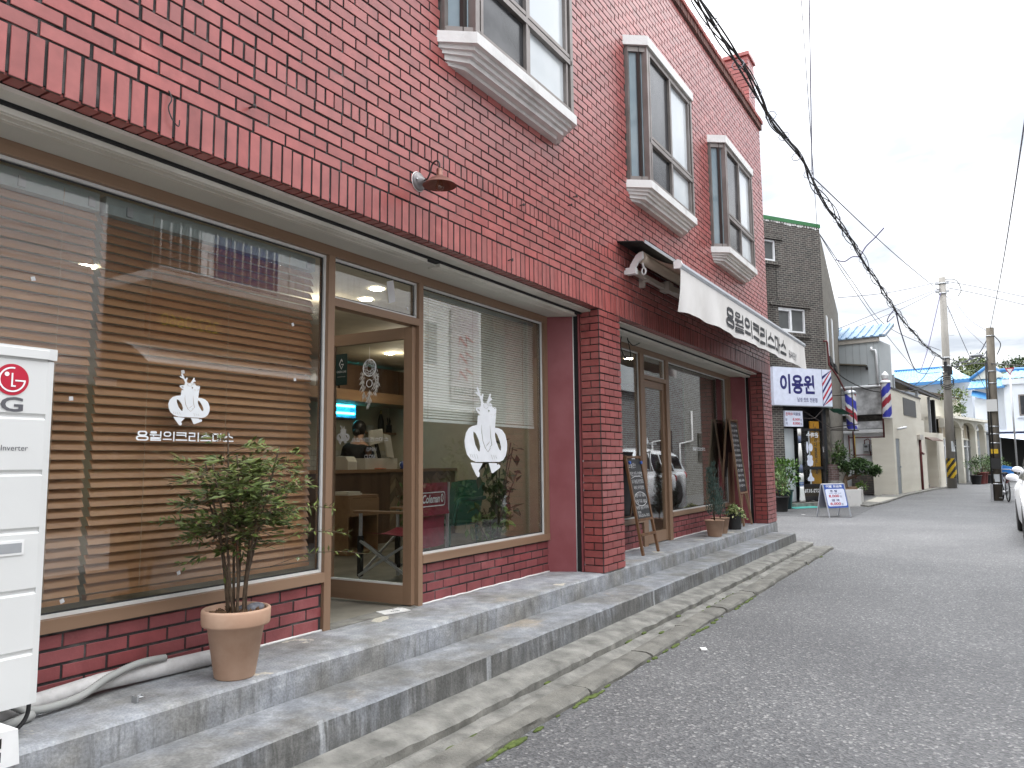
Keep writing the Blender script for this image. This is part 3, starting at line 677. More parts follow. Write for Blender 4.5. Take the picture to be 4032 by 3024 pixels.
# --- wooden and white venetian blinds
def blind(name, label, x0, x1, y, z0, z1, pitch, wd, tilt, th, m_slat, m_rail, cords, rail_h):
    t = thing(name, label, 'blind', (x0, y, z0)); L_ = x1-x0
    s = MB(); z = pitch; i = 0; n = int((z1-z0-rail_h-.01)/pitch)
    c_, s_ = math.cos(tilt), math.sin(tilt)
    for i in range(n):
        z = .03+pitch*(i+.5); j = rnd(-.02, .02); yj = rnd(-.0015, .0015); xe = rnd(-.004, .004)
        for k in range(2):                    # slightly crowned slat made of two strips
            a0, a1 = -wd/2+k*wd/2, -wd/2+(k+1)*wd/2; cr = (0, .0022, 0)
            p = []
            for q, cc in ((a0, cr[k]), (a1, cr[k+1])): p.append((q*math.cos(tilt+j)-cc*math.sin(tilt+j)+yj, z+q*math.sin(tilt+j)+cc*math.cos(tilt+j)))
            nv = len(s.v)
            for xx in (xe, L_+xe):
                for (yy, zz) in p: s.v += [(xx, yy, zz), (xx, yy+th*s_, zz-th*c_)]
            s.face((nv, nv+4, nv+6, nv+2)); s.face((nv+1, nv+3, nv+7, nv+5)); s.face((nv, nv+1, nv+5, nv+4)); s.face((nv+2, nv+6, nv+7, nv+3)); s.face((nv, nv+2, nv+3, nv+1)); s.face((nv+4, nv+5, nv+7, nv+6))
    s.build('slats', m_slat, t)
    MB().box(0, L_, -wd*.55, wd*.55, z1-z0-rail_h, z1-z0).build('headrail', m_rail, t)
    MB().box(0, L_, -wd*.4, wd*.4, 0, .022).build('bottom_rail', m_slat, t)
    c2 = MB()
    for cx in cords:
        for yy in (-wd*.5, ): c2.tube([(cx, yy-.003+.002*math.sin(k*2.4), .02+(z1-z0-.04)*k/60) for k in range(61)], .0016, 4)
    c2.build('cord', 'cord_m', t)
    return t
mt['cord_m'] = M('blind cord', (.42, .30, .2), .8); mt['blind_white'] = M('cream aluminium slat', (.74, .74, .68), .4); mt['rail_green'] = M('pale grey headrail', (.34, .385, .37), .4)
ty = .62
blind('wooden_blind', 'brown wooden slatted blind beside the white enamel cabinet, near half of the big window', -.4, 1.985, ty, .38, 2.29, .0437, .05, R(56), .0028, 'slat', 'rail_green', (.75, 1.45, 2.22), .085)
blind('wooden_blind', 'brown wooden slatted blind behind the deer sticker and the potted shrub', 2.018, 3.378, ty, .38, 2.29, .0437, .05, R(56), .0028, 'slat', 'rail_green', (.25, .72, 1.15), .085)
blind('venetian_blind', 'half raised cream venetian blind in the window beside the open door', 4.38, 6.14, .60, 1.305, 2.295, .0205, .025, R(50), .0008, 'blind_white', 'rail_green', (.15, .75, 1.55), .03)
hb = MB()
for xx in (1.62, 1.93, 2.12, 3.30): hb.box(xx, xx+.03, .582, .60, 2.215, 2.262)
tag(hb.build('blind_bracket', 'steel'), 'small metal hooks on the pale headrail of the wooden blinds', 'brackets')

# --- tall enamel air conditioner cabinet
AC = thing('air_conditioner', 'tall off white air conditioner cabinet with a round red emblem', 'air conditioner', (.805, .1, .125))
b = MB(); W_, H_, D_ = .765, 1.315, .33; g = []
prof = [(.0, 0), (.0, .172)] + [q for g_ in (.187, .407, .63, .843, 1.053) for q in ((0, g_-.012), (.008, g_-.004), (.008, g_+.004), (0, g_+.012))] + [(0, 1.262), (.004, 1.266), (.004, 1.272), (-.0095, 1.273), (-.0095, 1.305), (.008, H_+.0015)]
n = len(b.v)
for xx in (0, W_-.03): b.v += [(xx, y, z) for y, z in prof]
k = len(prof)
for i in range(k-1): b.face((n+i, n+k+i, n+k+i+1, n+i+1))
b.prism([(W_-.03, .0), (W_-.006, .004), (W_, .03), (W_, D_), (0, D_), (0, .02), (W_-.03, .02)], 0, 1.267)
b.prism([(-.005, -.006), (W_-.03, -.006), (W_+.003, -.0), (W_+.004, .03), (W_+.004, D_), (-.005, D_)], 1.272, H_)
b.build('cabinet', 'ac_white', AC)
hd = MB(); hd.box(.583, .683, -.0035, .002, .545, .597); hd.build('grip', 'white_plastic', AC); MB().box(.591, .675, -.0045, .002, .553, .588).build('grip_recess', 'grey_plastic', AC)
lo = []
def ec(r, a0, a1, n=24): return [(r*math.cos(R(a0+(a1-a0)*k/n)), r*math.sin(R(a0+(a1-a0)*k/n))) for k in range(n+1)]
ex, ez, er = .61, 1.186, .058
shapes([ell(0, 0, 1, 1, 48)], 'emblem', 'red', AC, ex-er, -.002, ez-er, 2*er, flip=False)
mk = [ec(.80, 80, 362, 40)+[(.80, .0), (.17, .0), (.17, -.09), (.70, -.09)][1:]+ec(.70, 353, 80, 40), ell(-.33, .33, .14, .14, 16), [(-.06, .42), (.04, .42), (.04, -.36), (.22, -.36), (.22, -.46), (-.06, -.46)]]
mk = [ec(.80, 80, 360, 40)+[(.17, .0), (.17, -.1), (.69, -.1)]+ec(.70, 351, 80, 40), mk[1], mk[2]]
o = shapes(mk, 'emblem_mark', 'decal', AC, 0, -.0035, 0, flip=False)
for v in o.data.vertices: v.co.x *= 1; 
xs = [v.co.x for v in o.data.vertices]; sc_ = er*1.6/(max(xs)-min(xs)); cx = (max(xs)+min(xs))/2; zs = [v.co.z for v in o.data.vertices]; cz = (max(zs)+min(zs))/2
for v in o.data.vertices: v.co.x = ex+(v.co.x-cx)*sc_; v.co.z = ez+(v.co.z-cz)*sc_
text('LG', 'brand_lettering', 'ink_grey', AC, .52, -.002, 1.068, .133, .054, bold=.02)
text('Smart Inverter', 'model_lettering', 'ink_grey', AC, .508, -.002, .925, .17, None)
ft = thing('drain_unit', 'small white vented plastic box at the foot of the enamel cabinet', 'vent box', (1.08, -.115, 0))
b = MB(); b.prism([(0, 0), (.328, 0), (.318, .115), (.0, .135)], 0, .13, 'y'); b.build('housing', 'white_plastic', ft)
v = MB()
for i in range(7):
    for zz in (.022, .066): v.box(.04+i*.036, .052+i*.036, -.0012, .004, zz, zz+.032)
v.build('vent_slot', 'black', ft)
# --- hoses on the step
tag(MB().tube([(.9, .36, .03), (1.55, .38, .035), (1.8, .43, .035), (2.0, .425, .05), (2.35, .42, .04), (2.62, .40, .04), (2.78, .43, .05), (2.82, .475, .09), (2.83, .50, .11)], .038, 12).build('wrapped_hose', 'wrap'), 'thick white wrapped hose lying along the base of the brick wall', 'hose')
def conduit(pts, r):
    P = []; rr_ = []
    for i in range(len(pts)-1):
        a, b_ = Vector(pts[i]), Vector(pts[i+1]); m_ = max(2, int((b_-a).length/.005))
        for k in range(m_): P.append(a.lerp(b_, k/m_)); rr_.append(r*(1.1 if len(P) % 2 else .94))
    return MB().tube(P, rr_, 9)
def smooth(pts, n=6):
    o = []
    for i in range(len(pts)-1):
        p0, p1, p2, p3 = (Vector(pts[max(i-1, 0)]), Vector(pts[i]), Vector(pts[i+1]), Vector(pts[min(i+2, len(pts)-1)]))
        for k in range(n):
            t = k/n; o.append(.5*((2*p1)+(-p0+p2)*t+(2*p0-5*p1+4*p2-p3)*t*t+(-p0+3*p1-3*p2+p3)*t**3))
    return o+[Vector(pts[-1])]
tag(conduit(smooth([(1.35, .33, .11), (1.56, .33, .085), (1.66, .32, .035), (1.85, .345, .03), (2.0, .37, .075), (2.15, .385, .10), (2.3, .41, .09)]), .016).build('flexible_conduit', 'conduit'), 'grey ribbed conduit curving over the white wrapped hose', 'conduit')
tag(conduit(smooth([(.9, .22, .03), (1.3, .23, .02), (1.55, .27, .02), (1.66, .31, .022)]), .018).build('flexible_conduit', 'conduit'), 'grey ribbed conduit lying under the enamel cabinet', 'conduit')
tag(MB().tube(smooth([(1.5, .18, .2), (1.56, .17, .16), (1.575, .18, .07), (1.53, .18, .02), (1.46, .19, .03), (1.42, .2, .12)]), .008, 8).build('black_cable', 'rubber'), 'black cable looping out below the enamel cabinet', 'cable')
tag(MB().tube(smooth([(2.80, .46, .04), (2.86, .47, .07), (2.88, .48, .11), (2.85, .49, .13)]), .022, 8).build('foam_sealant', M('orange foam', (.4, .17, .04), .9, bump=.6, bscale=50)), 'blob of orange sealing foam around the hose end', 'sealant')
br = MB(); br.box(2.0, 2.10, .15, .19, 0, .004); br.tube([(2.02+.016*math.cos(t*.63), .17+.016*math.sin(t*.63), .02) for t in range(10)], .004, 5, closed=True); br.box(1.995, 2.003, .15, .19, 0, .026)
tag(br.build('anchor_plate', 'steel'), 'small steel anchor plate screwed to the top step', 'anchor plate')
pp = MB()
pp.obox((4.05, .50, .006), (.10, -.03, 0), (.02, .055, .0), (0, 0, .003)); pp.obox((4.10, .50, .011), (.03, .0, .001), (0, .03, 0), (0, 0, .003))
tag(pp.build('folded_paper', 'white_paint'), 'creased white paper wedged under the open door', 'paper')
ph = MB()
for a in range(5): ph.obox((4.02+a*.012, .492-a*.006, .0105), (.006, .001, 0), (0, .004, 0), (0, 0, .0004))
tag(ph.build('paper_print', 'ink_dark'), 'small dark print on the creased white paper by the door', 'print')

# --- potted nandina
def pot(r0, r1, h, band, wall=.014):
    k = h-band if band else h
    p = [(r0*.93, 0), (r0, .006), (r0+(r1-r0)*k/h, k)]
    if band: p += [(r1+.010, k+.002), (r1+.014, k+.012), (r1+.016, h-.012)]
    e = r1+(.014 if band else .004)
    p += [(e, h-.004), (e-.006, h), (e-wall, h-.002), (e-wall-.003, h-.035), (r1*.85, h-.04)]
    return MB().lathe(p, 40)
NP = thing('potted_shrub', 'bushy green nandina in a large terracotta pot in front of the wooden blinds', 'potted plant', (2.475, .135, 0))
p_ = pot(.092, .142, .318, .078); p_.build('pot', 'terracotta', NP)
s = MB().lathe([(.138, .268), (.07, .288), (.0, .29)], 24); 
for _ in range(150):
    a, r_ = rnd(0, 6.28), rnd(0, .125); s.obox((r_*math.cos(a), r_*math.sin(a), .285+rnd(0, .015)), tuple(rvec()*rnd(.008, .028)), tuple(rvec()*.004), tuple(rvec()*.003))
s.build('mulch', 'soil', NP)
s = MB(); s.ball((.085, -.03, .305), .042, 14, 8, (1.3, .8, .6)); s.ball((.04, .0, .302), .03, 14, 8, (1.3, .9, .7)); s.build('stone', M('grey pebble', (.10, .105, .12), .8, col2=(.2, .2, .22), scale=40, bump=.4), NP)
sm = MB(); lf = MB(); tips = []
GA, GB, GC = (.065, .095, .024), (.18, .22, .055), (.16, .085, .055)
rtv = Vector((math.sin(YAW), -math.cos(YAW), 0)); fwv = Vector((math.cos(YAW), math.sin(YAW), 0))
for i in range(9):
    a = i*.7+rnd(-.2, .2); q = Vector((.035*math.cos(a), .035*math.sin(a), .28)); lean = Vector((math.cos(a)*rnd(.05, .19), math.sin(a)*rnd(.05, .15), 0)); h = rnd(.60, .92)
    pts = [q + lean*(t**1.5) + Vector((0, 0, h*t)) + rvec()*.006 for t in (0, .2, .4, .6, .8, 1.)]
    pts = smooth(pts, 3); sm.tube(pts, [.0075*(1-.55*k/len(pts)) for k in range(len(pts))], 6)
    for j in range(17):
        t = rnd(.50, 1.); p = pts[int(t*(len(pts)-1))]; az = rnd(0, 6.28); ln = rnd(.11, .25)*(1.1 if t < .8 else .7)
        d = Vector((math.cos(az), math.sin(az), rnd(.0, .75))).normalized(); br = [p + d*ln*u + Vector((0, 0, -.05*u*u)) for u in (0, .33, .66, 1.)]
        sm.tube(br, .0016, 4, caps=False); tips.append(p)
        red = rnd(0, 1) < .13
        for u in range(4, 11):
            bp = p + d*ln*u/10 + Vector((0, 0, -.05*(u/10)**2)); sidev = d.cross(Vector((0, 0, 1))).normalized()
            for sg in (-1, 1):
                for k2 in range(3):
                    dd = (d*.6 + sidev*sg*rnd(.5, 1.1) + Vector((0, 0, rnd(-.45, .35)))); p2 = bp + dd.normalized()*rnd(.0, .055)
                    c_ = mixcol(GA, GB, max(0, min(1, rnd(-.2, .7)+(.35 if t > .85 else 0)))); c_ = mixcol(c_, GC, .75) if red and rnd(0, 1) < .7 else c_
                    if rnd(0, 1) < .60: lf.leaf(p2, dd, Vector((rnd(-.8, .5), rnd(-1.1, .3), 1)), rnd(.034, .056), rnd(.012, .018), c_)
for (ex_, ez_) in ((.52, .66), (.62, .56), (-.40, .72), (.30, 1.0), (-.30, .62), (.10, .96), (.45, .78)):   # loose shoots past the outline
    p0 = Vector((ex_*.25*rtv.x, ex_*.25*rtv.y, ez_*.9)); p3 = Vector((ex_*rtv.x, ex_*rtv.y, ez_)); pts = [p0.lerp(p3, t)+Vector((0, 0, .04*math.sin(t*3.14))) for t in (0, .25, .5, .75, 1)]
    sm.tube(pts, .0015, 4, caps=False)
    for u in range(4, 16):
        bp = p0.lerp(p3, u/15)+Vector((0, 0, .04*math.sin(u/15*3.14)))
        for k2 in range(3): lf.leaf(bp, (p3-p0).normalized()*.7+rvec()*.8, Vector((rnd(-.4, .4), rnd(-.4, .4), 1)), rnd(.03, .05), rnd(.009, .014), mixcol(GA, GB, rnd(.2, 1)))
for zz, a in ((.60, .5), (.52, 2.2), (.66, 4.)):
    for k2 in range(7): lf.leaf(Vector((.06*math.cos(a), .06*math.sin(a), zz-k2*.012)), rvec()+Vector((.3, -.3, -.7)), rvec(), .045, .014, mixcol(GA, GB, rnd(.3, .8)) if a < 3 else (.2, .07, .03))
sm.build('stems', 'stem', NP); lf.build('foliage', 'leaf', NP)

# --- wall lamp
WL = thing('wall_lamp', 'small copper shaded wall lamp with a bare bulb on a bent arm', 'wall lamp', (3.667, 0, 2.766))
m_ = Matrix.Rotation(R(90), 3, 'X')
def tilt(mb_): mb_.v = [tuple(m_ @ Vector(v)) for v in mb_.v]; return mb_
tilt(MB().lathe([(.058, -.004), (.06, .012), (.05, .02), (.03, .024), (.018, .05), (.0, .052)], 24)).build('wall_plate', M('grey cast plate', (.2, .19, .19), .45, metal=.4), WL)
sc = MB()
for sx_ in (-.04, .04): sc.ball((sx_, -.026, .0), .008, 8, 6)
sc.build('screw', 'steel', WL); tilt(MB().lathe([(.064, .0), (.064, .004), (.058, .004)], 24)).build('back_ring', 'white_paint', WL)
MB().tube(smooth([(0, -.045, 0), (0, -.075, .004), (0, -.098, .04), (0, -.112, .085), (0, -.14, .105), (0, -.168, .09), (0, -.172, .045)]), .0055, 8).build('arm', 'iron', WL)
SH = MB().lathe([(.0, .048), (.018, .048), (.020, .044), (.020, .005), (.03, -.002), (.06, -.018), (.104, -.058), (.106, -.060), (.1045, -.060), (.06, -.0205), (.03, -.005), (.0, -.004)], 36, (0, -.172, 0)); SH.build('lamp_shade', 'copper', WL)
MB().lathe([(.012, -.004), (.013, -.02), (.020, -.045), (.027, -.065), (.024, -.083), (.012, -.092), (.0, -.094)], 18, (0, -.172, 0)).build('bulb', 'bulb', WL)
MB().tube([(0, -.172, -.01), (.006, -.172, -.05), (0, -.172, -.066), (-.006, -.172, -.05), (0, -.172, -.012)], .0012, 5).build('filament', 'copper', WL)
# bolts left in the wall
for k, (x, z, lb) in enumerate(((2.36, 2.72, 'rusty bolt above the vertical bricks over the big window'), (4.93, 2.98, 'rusty bolt in the brick wall past the copper lamp'), (5.75, 3.22, 'lower rusty anchor below the largest bay window'), (5.85, 3.33, 'upper rusty anchor below the largest bay window'), (4.75, 2.50, 'rusty bolt among the vertical bricks over the door'), (3.35, 3.85, 'rusty bolt high on the brick wall beside the largest bay window'))):
    o = MB(); o.cyl((0, 0.01, 0), (rnd(-.01, .01), -.045, rnd(-.01, .01)), .005, n=8); o.cyl((0, -.032, 0), (0, -.04, 0), .011, n=6)
    o = o.build('wall_bolt', 'iron'); o.location = (x, 0, z); tag(o, lb, 'bolt', 'bolts in the brick wall')
nl = MB().tube(smooth([(1.93, -.004, 2.62), (1.935, -.018, 2.58), (1.925, -.012, 2.54), (1.94, -.02, 2.49), (1.97, -.02, 2.47), (1.975, -.02, 2.50)]), .003, 5)
tag(nl.build('wire_stub', 'rubber'), 'short bent black wire stub in the bricks over the big window', 'wire')

# --- awning
AW = thing('awning', 'retractable white awning with black lettering over the bakery entrance', 'awning', (6.8, 0, 2.9)); ax = -6.8; az = -2.9
def A(m): m.v = [(x+ax, y, z+az) for x, y, z in m.v]; return m
h = MB(); h.prism([(0, 3.165), (-.265, 3.125), (-.285, 3.105), (-.28, 3.10), (-.262, 3.115), (0, 3.152)], 6.8, 13.1, 'x'); A(h).build('hood', 'black', AW)
A(MB().box(6.8, 13.1, -.292, -.285, 3.098, 3.13)).build('hood_edge', 'alu_silver', AW)
A(MB().cyl((7.05, -.15, 3.035), (13.0, -.15, 3.035), .058, n=20)).build('roller', 'canvas_beige', AW)
def cloth(u, v):
    x = 7.06+5.94*u; y = -.17-.385*v; z = 3.085-.195*v-.035*math.sin(v*3.14)*(.4+.6*math.sin(u*9+1)**2)-.02*math.sin(u*23)*v*(1-v)*2
    return (x, y, z)
A(MB().grid(cloth, 80, 10)).build('canopy', 'canvas_beige', AW)
for bx_ in (6.96, 13.02):
    bk = MB()
    bk.prism([(0, 2.9), (-.05, 2.9), (-.07, 2.95), (-.13, 3.04), (-.20, 3.07), (-.20, 3.0), (-.15, 2.97), (-.11, 2.90), (-.10, 2.86), (0, 2.86)], bx_, bx_+.035, 'x')
    bk.box(bx_-.005, bx_+.06, -.12, -.02, 2.855, 2.92); bk.tube([(bx_+.10, -.15, 3.02), (bx_+.115, -.165, 2.93)], .012, 8); bk.tube([(bx_+.115+.0*k, -.165+.022*math.cos(k*.785), 2.895+.035*math.sin(k*.785)) for k in range(8)], .009, 6, closed=True)
    A(bk).build('end_bracket', 'alu_white', AW)
bm = MB(); bm.box(7.0, 13.0, -.105, -.055, 2.87, 2.915)
for bx_ in (7.35, 9.9, 12.5): bm.box(bx_, bx_+.03, -.06, 0, 2.80, 2.93); bm.box(bx_-.02, bx_+.05, -.125, -.04, 2.858, 2.87)
A(bm).build('torsion_bar', 'alu_cream', AW)
ar = MB(); ar.beam((7.95, -.12, 2.895), (10.2, -.26, 2.90), .045, .062); ar.beam((10.2, -.26, 2.90), (8.3, -.48, 2.88), .035, .05); ar.beam((12.2, -.12, 2.895), (10.6, -.26, 2.90), .045, .062); ar.beam((10.6, -.26, 2.9), (12.4, -.48, 2.88), .035, .05)
for bx_ in (7.92, 12.2): ar.box(bx_-.07, bx_+.07, -.15, -.04, 2.85, 2.95); ar.cyl((bx_, -.1, 2.84), (bx_, -.1, 2.965), .035, n=12)
A(ar).build('folding_arm', 'alu_cream', AW)
fb = MB(); fb.prism([(-.535, 2.855), (-.575, 2.85), (-.592, 2.875), (-.585, 2.905), (-.56, 2.925), (-.525, 2.91)], 6.98, 13.12, 'x'); A(fb).build('front_bar', 'alu_silver', AW)
A(MB().prism([(-.52, 2.845), (-.58, 2.84), (-.602, 2.875), (-.592, 2.915), (-.56, 2.935), (-.515, 2.91)], 6.955, 6.98, 'x')).build('bar_cap', 'alu_white', AW)
def val_y(x, v): return -.572 + (.012*math.sin(x*5.1)+.008*math.sin(x*11.3+1))*v*v + (.06*v*v*math.exp(-((x-7.0)/.12)**2))
def val(u, v):
    x = 6.995+6.11*u; zb = 2.435+.045*u+.006*math.sin(x*2.6)+.004*math.sin(x*6.2)
    return (x, val_y(x, v), 2.868*(1-v)+zb*v)
VL = A(MB().grid(val, 160, 10)).build('valance', 'canvas', AW)
def on_cloth(o):
    for v in o.data.vertices: v.co.y = val_y(v.co.x-ax, min(1, max(0, (2.868-(v.co.z-az))/.42)))-.006
def dense(contours, st=6.):
    res = []
    for c in contours:
        q = []
        for i in range(len(c)):
            a, b_ = c[i-1], c[i]; k = max(1, int(math.hypot(b_[0]-a[0], b_[1]-a[1])/st)); q += [(a[0]+(b_[0]-a[0])*j/k, a[1]+(b_[1]-a[1])*j/k) for j in range(1, k+1)]
        res.append(q)
    return res
on_cloth(shapes(dense(logo_contours(17, 8)), 'lettering', 'ink_dark', AW, 8.50+ax, -.6, 2.515+az, 3.16, .235, flip=False)); on_cloth(text('BAKERY', 'lettering', 'ink_grey', AW, 11.83+ax, -.6, 2.535+az, .57, .11))

# --- blackboards
def board(name, label, xf0, xf1, yf, yb, h, lean_x, panel0, brace, lines, st_):
    t = thing(name, label, 'sandwich board', ((xf0+xf1)/2, (yf+yb)/2, 0)); cx, cy = (xf0+xf1)/2, (yf+yb)/2; hw = (xf1-xf0)/2; hy = (yb-yf)/2
    fr = MB(); rails = MB()
    for sg, nm in ((-1, 'f'), (1, 'b')):
        for sx_ in (-1, 1): fr.beam((sx_*hw+(lean_x if sg > 0 else 0), sg*hy, 0), (sx_*(hw-.02)+lean_x*.3*(sg > 0), sg*.018, h), .032, .026, (0, 1, 0))
        def at(f): return sg*(hy+(.018-hy)*f)
        for f in (panel0/h-.012, .985) + ((panel0/h*.55,) if not brace else ()): rails.beam((-hw+.01+(lean_x*(1-f)+lean_x*.3*f)*(sg > 0), at(f), h*f), (hw-.01+(lean_x*(1-f)+lean_x*.3*f)*(sg > 0), at(f), h*f), .024, .038, (0, 1, 0))
        if brace and sg < 0:
            for sx_ in (-1, 1): rails.beam((sx_*(hw-.01), at(.03+panel0/h*.35), panel0*.42), (sx_*hw*.3, at(panel0/h-.03), panel0-.02), .02, .02, (0, 1, 0))
    fr.build('frame', 'wood_dark' if not brace else 'wood', t); rails.build('rail', 'wood_dark' if not brace else 'wood', t)
    for sg in (-1, 1):
        p = MB(); f0, f1 = panel0/h, .965; y0, y1 = sg*(hy+(.018-hy)*f0), sg*(hy+(.018-hy)*f1); lx0, lx1 = (lean_x*(1-f0)+lean_x*.3*f0)*(sg > 0), (lean_x*.3)*(sg > 0)
        p.obox(((lx0+lx1)/2, (y0+y1)/2, (panel0+h*f1)/2), (hw-.022, 0, 0), ((lx1-lx0)/2, (y1-y0)/2, (h*f1-panel0)/2), (0, .003, 0)); p.build('chalk_panel', 'chalkboard', t)
    # chalk writing on the street side, on the tilted panel
    def onp(o):
        for v in o.data.vertices: f = v.co.z/h; d_ = v.co.y; v.co.y = -(hy+(.018-hy)*f)-.005
    for s_, x_, z_, w_, hh in lines: onp(text(s_, 'chalk_writing', 'chalk', t, x_, 0, z_, w_, hh))
    return t, onp
BB, onp = board('blackboard_sign', 'low folding blackboard beside the brick pier with circled chalk writing and two blue magnets', 7.73, 8.18, .187, .60, 1.06, .06, .38, False,
    [('오늘은!!', -.17, .925, .20, .055), ('직접 만든 천연빵', -.17, .835, .34, .05), ('유기농밀 천연발효', -.16, .755, .33, .045), ('버터 우리밀빵', -.13, .69, .28, .042), ('식빵 우유 100%', -.15, .605, .29, .045), ('단팥 우유 100%', -.15, .54, .29, .045), ('바게트 통밀 치아바타', -.17, .475, .35, .042), ('전화', -.16, .43, .1, .03), ('010-2516-1313', -.15, .395, .3, .03)], 0)
o = shapes([ell(0, 0, .175, .075, 40), ell(0, 0, .168, .068, 40)], 'chalk_ring', 'chalk', BB, -.175, 0, .51, .35, .155, flip=False); onp(o)
o = shapes([stroke([(-.16, 0), (-.05, .022), (.08, .022), (.16, .0)], .008)], 'chalk_ring', 'chalk', BB, -.165, 0, .81, .33, None, flip=False); onp(o)
for sx_ in (-.165, .165):
    o = MB(); o.cyl((sx_, -.045, .985), (sx_, -.065, .985), .017, n=12); o = o.build('magnet', M('blue magnet', (.03, .12, .5), .4)); o.location = BB.location; tag(o, 'round blue magnet in the %s top corner of the low blackboard' % ('near' if sx_ < 0 else 'far'), 'magnet', 'blue magnets')
BB2, onp2 = board('blackboard_sign', 'tall narrow folding blackboard with a full column of chalk lines, near the last pier', 11.90, 12.36, .215, .60, 1.66, .05, .52, True,
    [(s_, -.17, 1.53-i*.078, .33, .04) for i, s_ in enumerate(('오늘의 빵', '소금빵', '크루아상', '단팥빵', '호두식빵', '바게트', '치아바타', '쌀카스텔라', '마들렌', '스콘', '쿠키', '음료', '감사합니다'))], 1)
# --- pots by the bakery window
def conifer(loc, label, hs):
    t = thing('potted_conifer', label, 'potted plant', loc)
    pot(.088, .128, .215, .0).build('pot', 'terracotta', t); MB().lathe([(.12, .178), (.0, .186)], 20).build('soil', 'soil', t)
    s = MB(); l = MB()
    for (dx, dy, h) in hs:
        pts = [Vector((dx*u*u*1.0, dy*u, .18+h*u)) for u in (0, .25, .5, .75, 1)]; s.tube(pts, [.009, .008, .006, .004, .001], 6)
        for _ in range(int(620*h)):
            u = rnd(.1, 1)**.85; c_ = Vector((dx*u*u, dy*u, .18+h*u)); r_ = .11*(1-u)**.75+.012; a = rnd(0, 6.28); p = c_+Vector((math.cos(a), math.sin(a), 0))*r_*rnd(.1, 1)
            l.leaf(p, Vector((math.cos(a)*.6, math.sin(a)*.6, 1.3))+rvec()*.25, rvec(), rnd(.035, .06), .010, mixcol((.045, .085, .07), (.14, .2, .17), rnd(0, 1)))
    s.build('trunk', 'stem', t); l.build('foliage', 'leaf', t); return t
conifer((10.15, .14, 0), 'blue green conifer in the front terracotta pot on the step', ((.02, .0, .78), (-.10, .03, .72), (.13, .0, .5)))
conifer((10.62, .20, 0), 'small conifer in the terracotta pot hidden behind the front one', ((.05, .0, .42), (-.04, .0, .35)))
IV = thing('potted_ivy', 'variegated trailing ivy in a ribbed black pot by the tall blackboard', 'potted plant', (11.33, .20, 0))
MB().lathe([(.085, 0), (.09, .01)]+[(.09+.003*(k % 2)+k*.0009, .02+k*.019) for k in range(12)]+[(.102, .25), (.09, .25), (.088, .23)], 28).build('pot', 'rubber', IV)
l = MB()
for _ in range(420):
    a = rnd(0, 6.28); r_ = rnd(.02, .2)*(1.25 if math.cos(a) > .2 else .9); z_ = .27+rnd(-.03, .10)*(1-r_/.3)-max(0, r_-.11)*rnd(.3, 1.6)
    l.leaf(Vector((r_*math.cos(a), r_*math.sin(a)*.7, z_)), rvec()+Vector((0, 0, -.2)), rvec()*.5+Vector((0, -.5, 1)), rnd(.03, .05), rnd(.026, .04), mixcol((.12, .2, .05), (.55, .55, .28), rnd(0, 1)**1.3))
l.build('foliage', 'leaf', IV)
kc = MB().tube(smooth([(7.55, .30, 2.34), (7.48, .28, 2.22), (7.60, .27, 2.10), (7.75, .28, 2.16), (7.72, .3, 2.36)]), .006, 6); kc.tube(smooth([(7.72, .3, 2.33), (7.9, .31, 2.29), (8.15, .33, 2.35)]), .006, 6)
tag(kc.build('hanging_cable', 'rubber'), 'loose black cable looped under the soffit of the bakery entrance', 'cable')
# ------------------------------------------------------------------ inside the cafe
random.seed(33)
mt['oak_dim'] = M('oak board', (.24, .13, .065), .55, col2=(.32, .19, .1), scale=8, stretch=(.1, 1, 1))
mt['walnut'] = M('dark walnut board', (.07, .035, .02), .5, col2=(.12, .065, .035), scale=8, stretch=(1, 1, .1))
mt['herring'] = M('chevron oak', (.20, .13, .075), .55, attr=True)
mt['tile'] = brickmat('white tiles', (.62, .60, .54), (.66, .63, .57), (.34, .32, .28), .075, .075, .003, .25)
mt['pos'] = M('cream plastic', (.55, .52, .46), .5); mt['ceramic'] = M('ceramic', (.5, .48, .44), .35)
mt['skin'] = M('skin', (.50, .29, .20), .55); mt['hair'] = M('black hair', (.008, .007, .007), .45); mt['black_cloth'] = M('black cloth', (.012, .012, .014), .85)
CT = thing('shop_counter', 'wooden cafe counter with a chevron front panel seen through the door glass', 'counter', (6.1, 3.62, 0))
MB().box(0, 3.6, -.03, .5, .89, .93).build('counter_top', 'oak_dim', CT); MB().box(.02, 1.55, .0, .45, -.005, .889).build('front_panel', 'walnut', CT)
hp = MB(); hp.col = (.12, .08, .05); hp.box(1.56, 3.58, .01, .45, -.005, .889)
for i in range(9):
    for j in range(-3, 10):
        for sg in (0, 1):
            x0 = 1.56+i*.224+sg*.112; zz = .02+j*.115
            if zz > .72: continue
            hp.col = bcol((.21, .145, .09), .35); a, b_ = (0, .112) if sg == 0 else (.112, 0)
            q = [(x0, max(0, zz+a)), (x0+.110, max(0, zz+b_)), (x0+.110, min(.885, zz+b_+.108)), (x0, min(.885, zz+a+.108))]; hp.prism(q, .004, .0099, 'y')
hp.build('chevron_panel', 'herring', CT)
PO = thing('cash_register', 'cream point of sale terminal with a tilted screen on the cafe counter', 'register', (7.55, 3.70, .931))
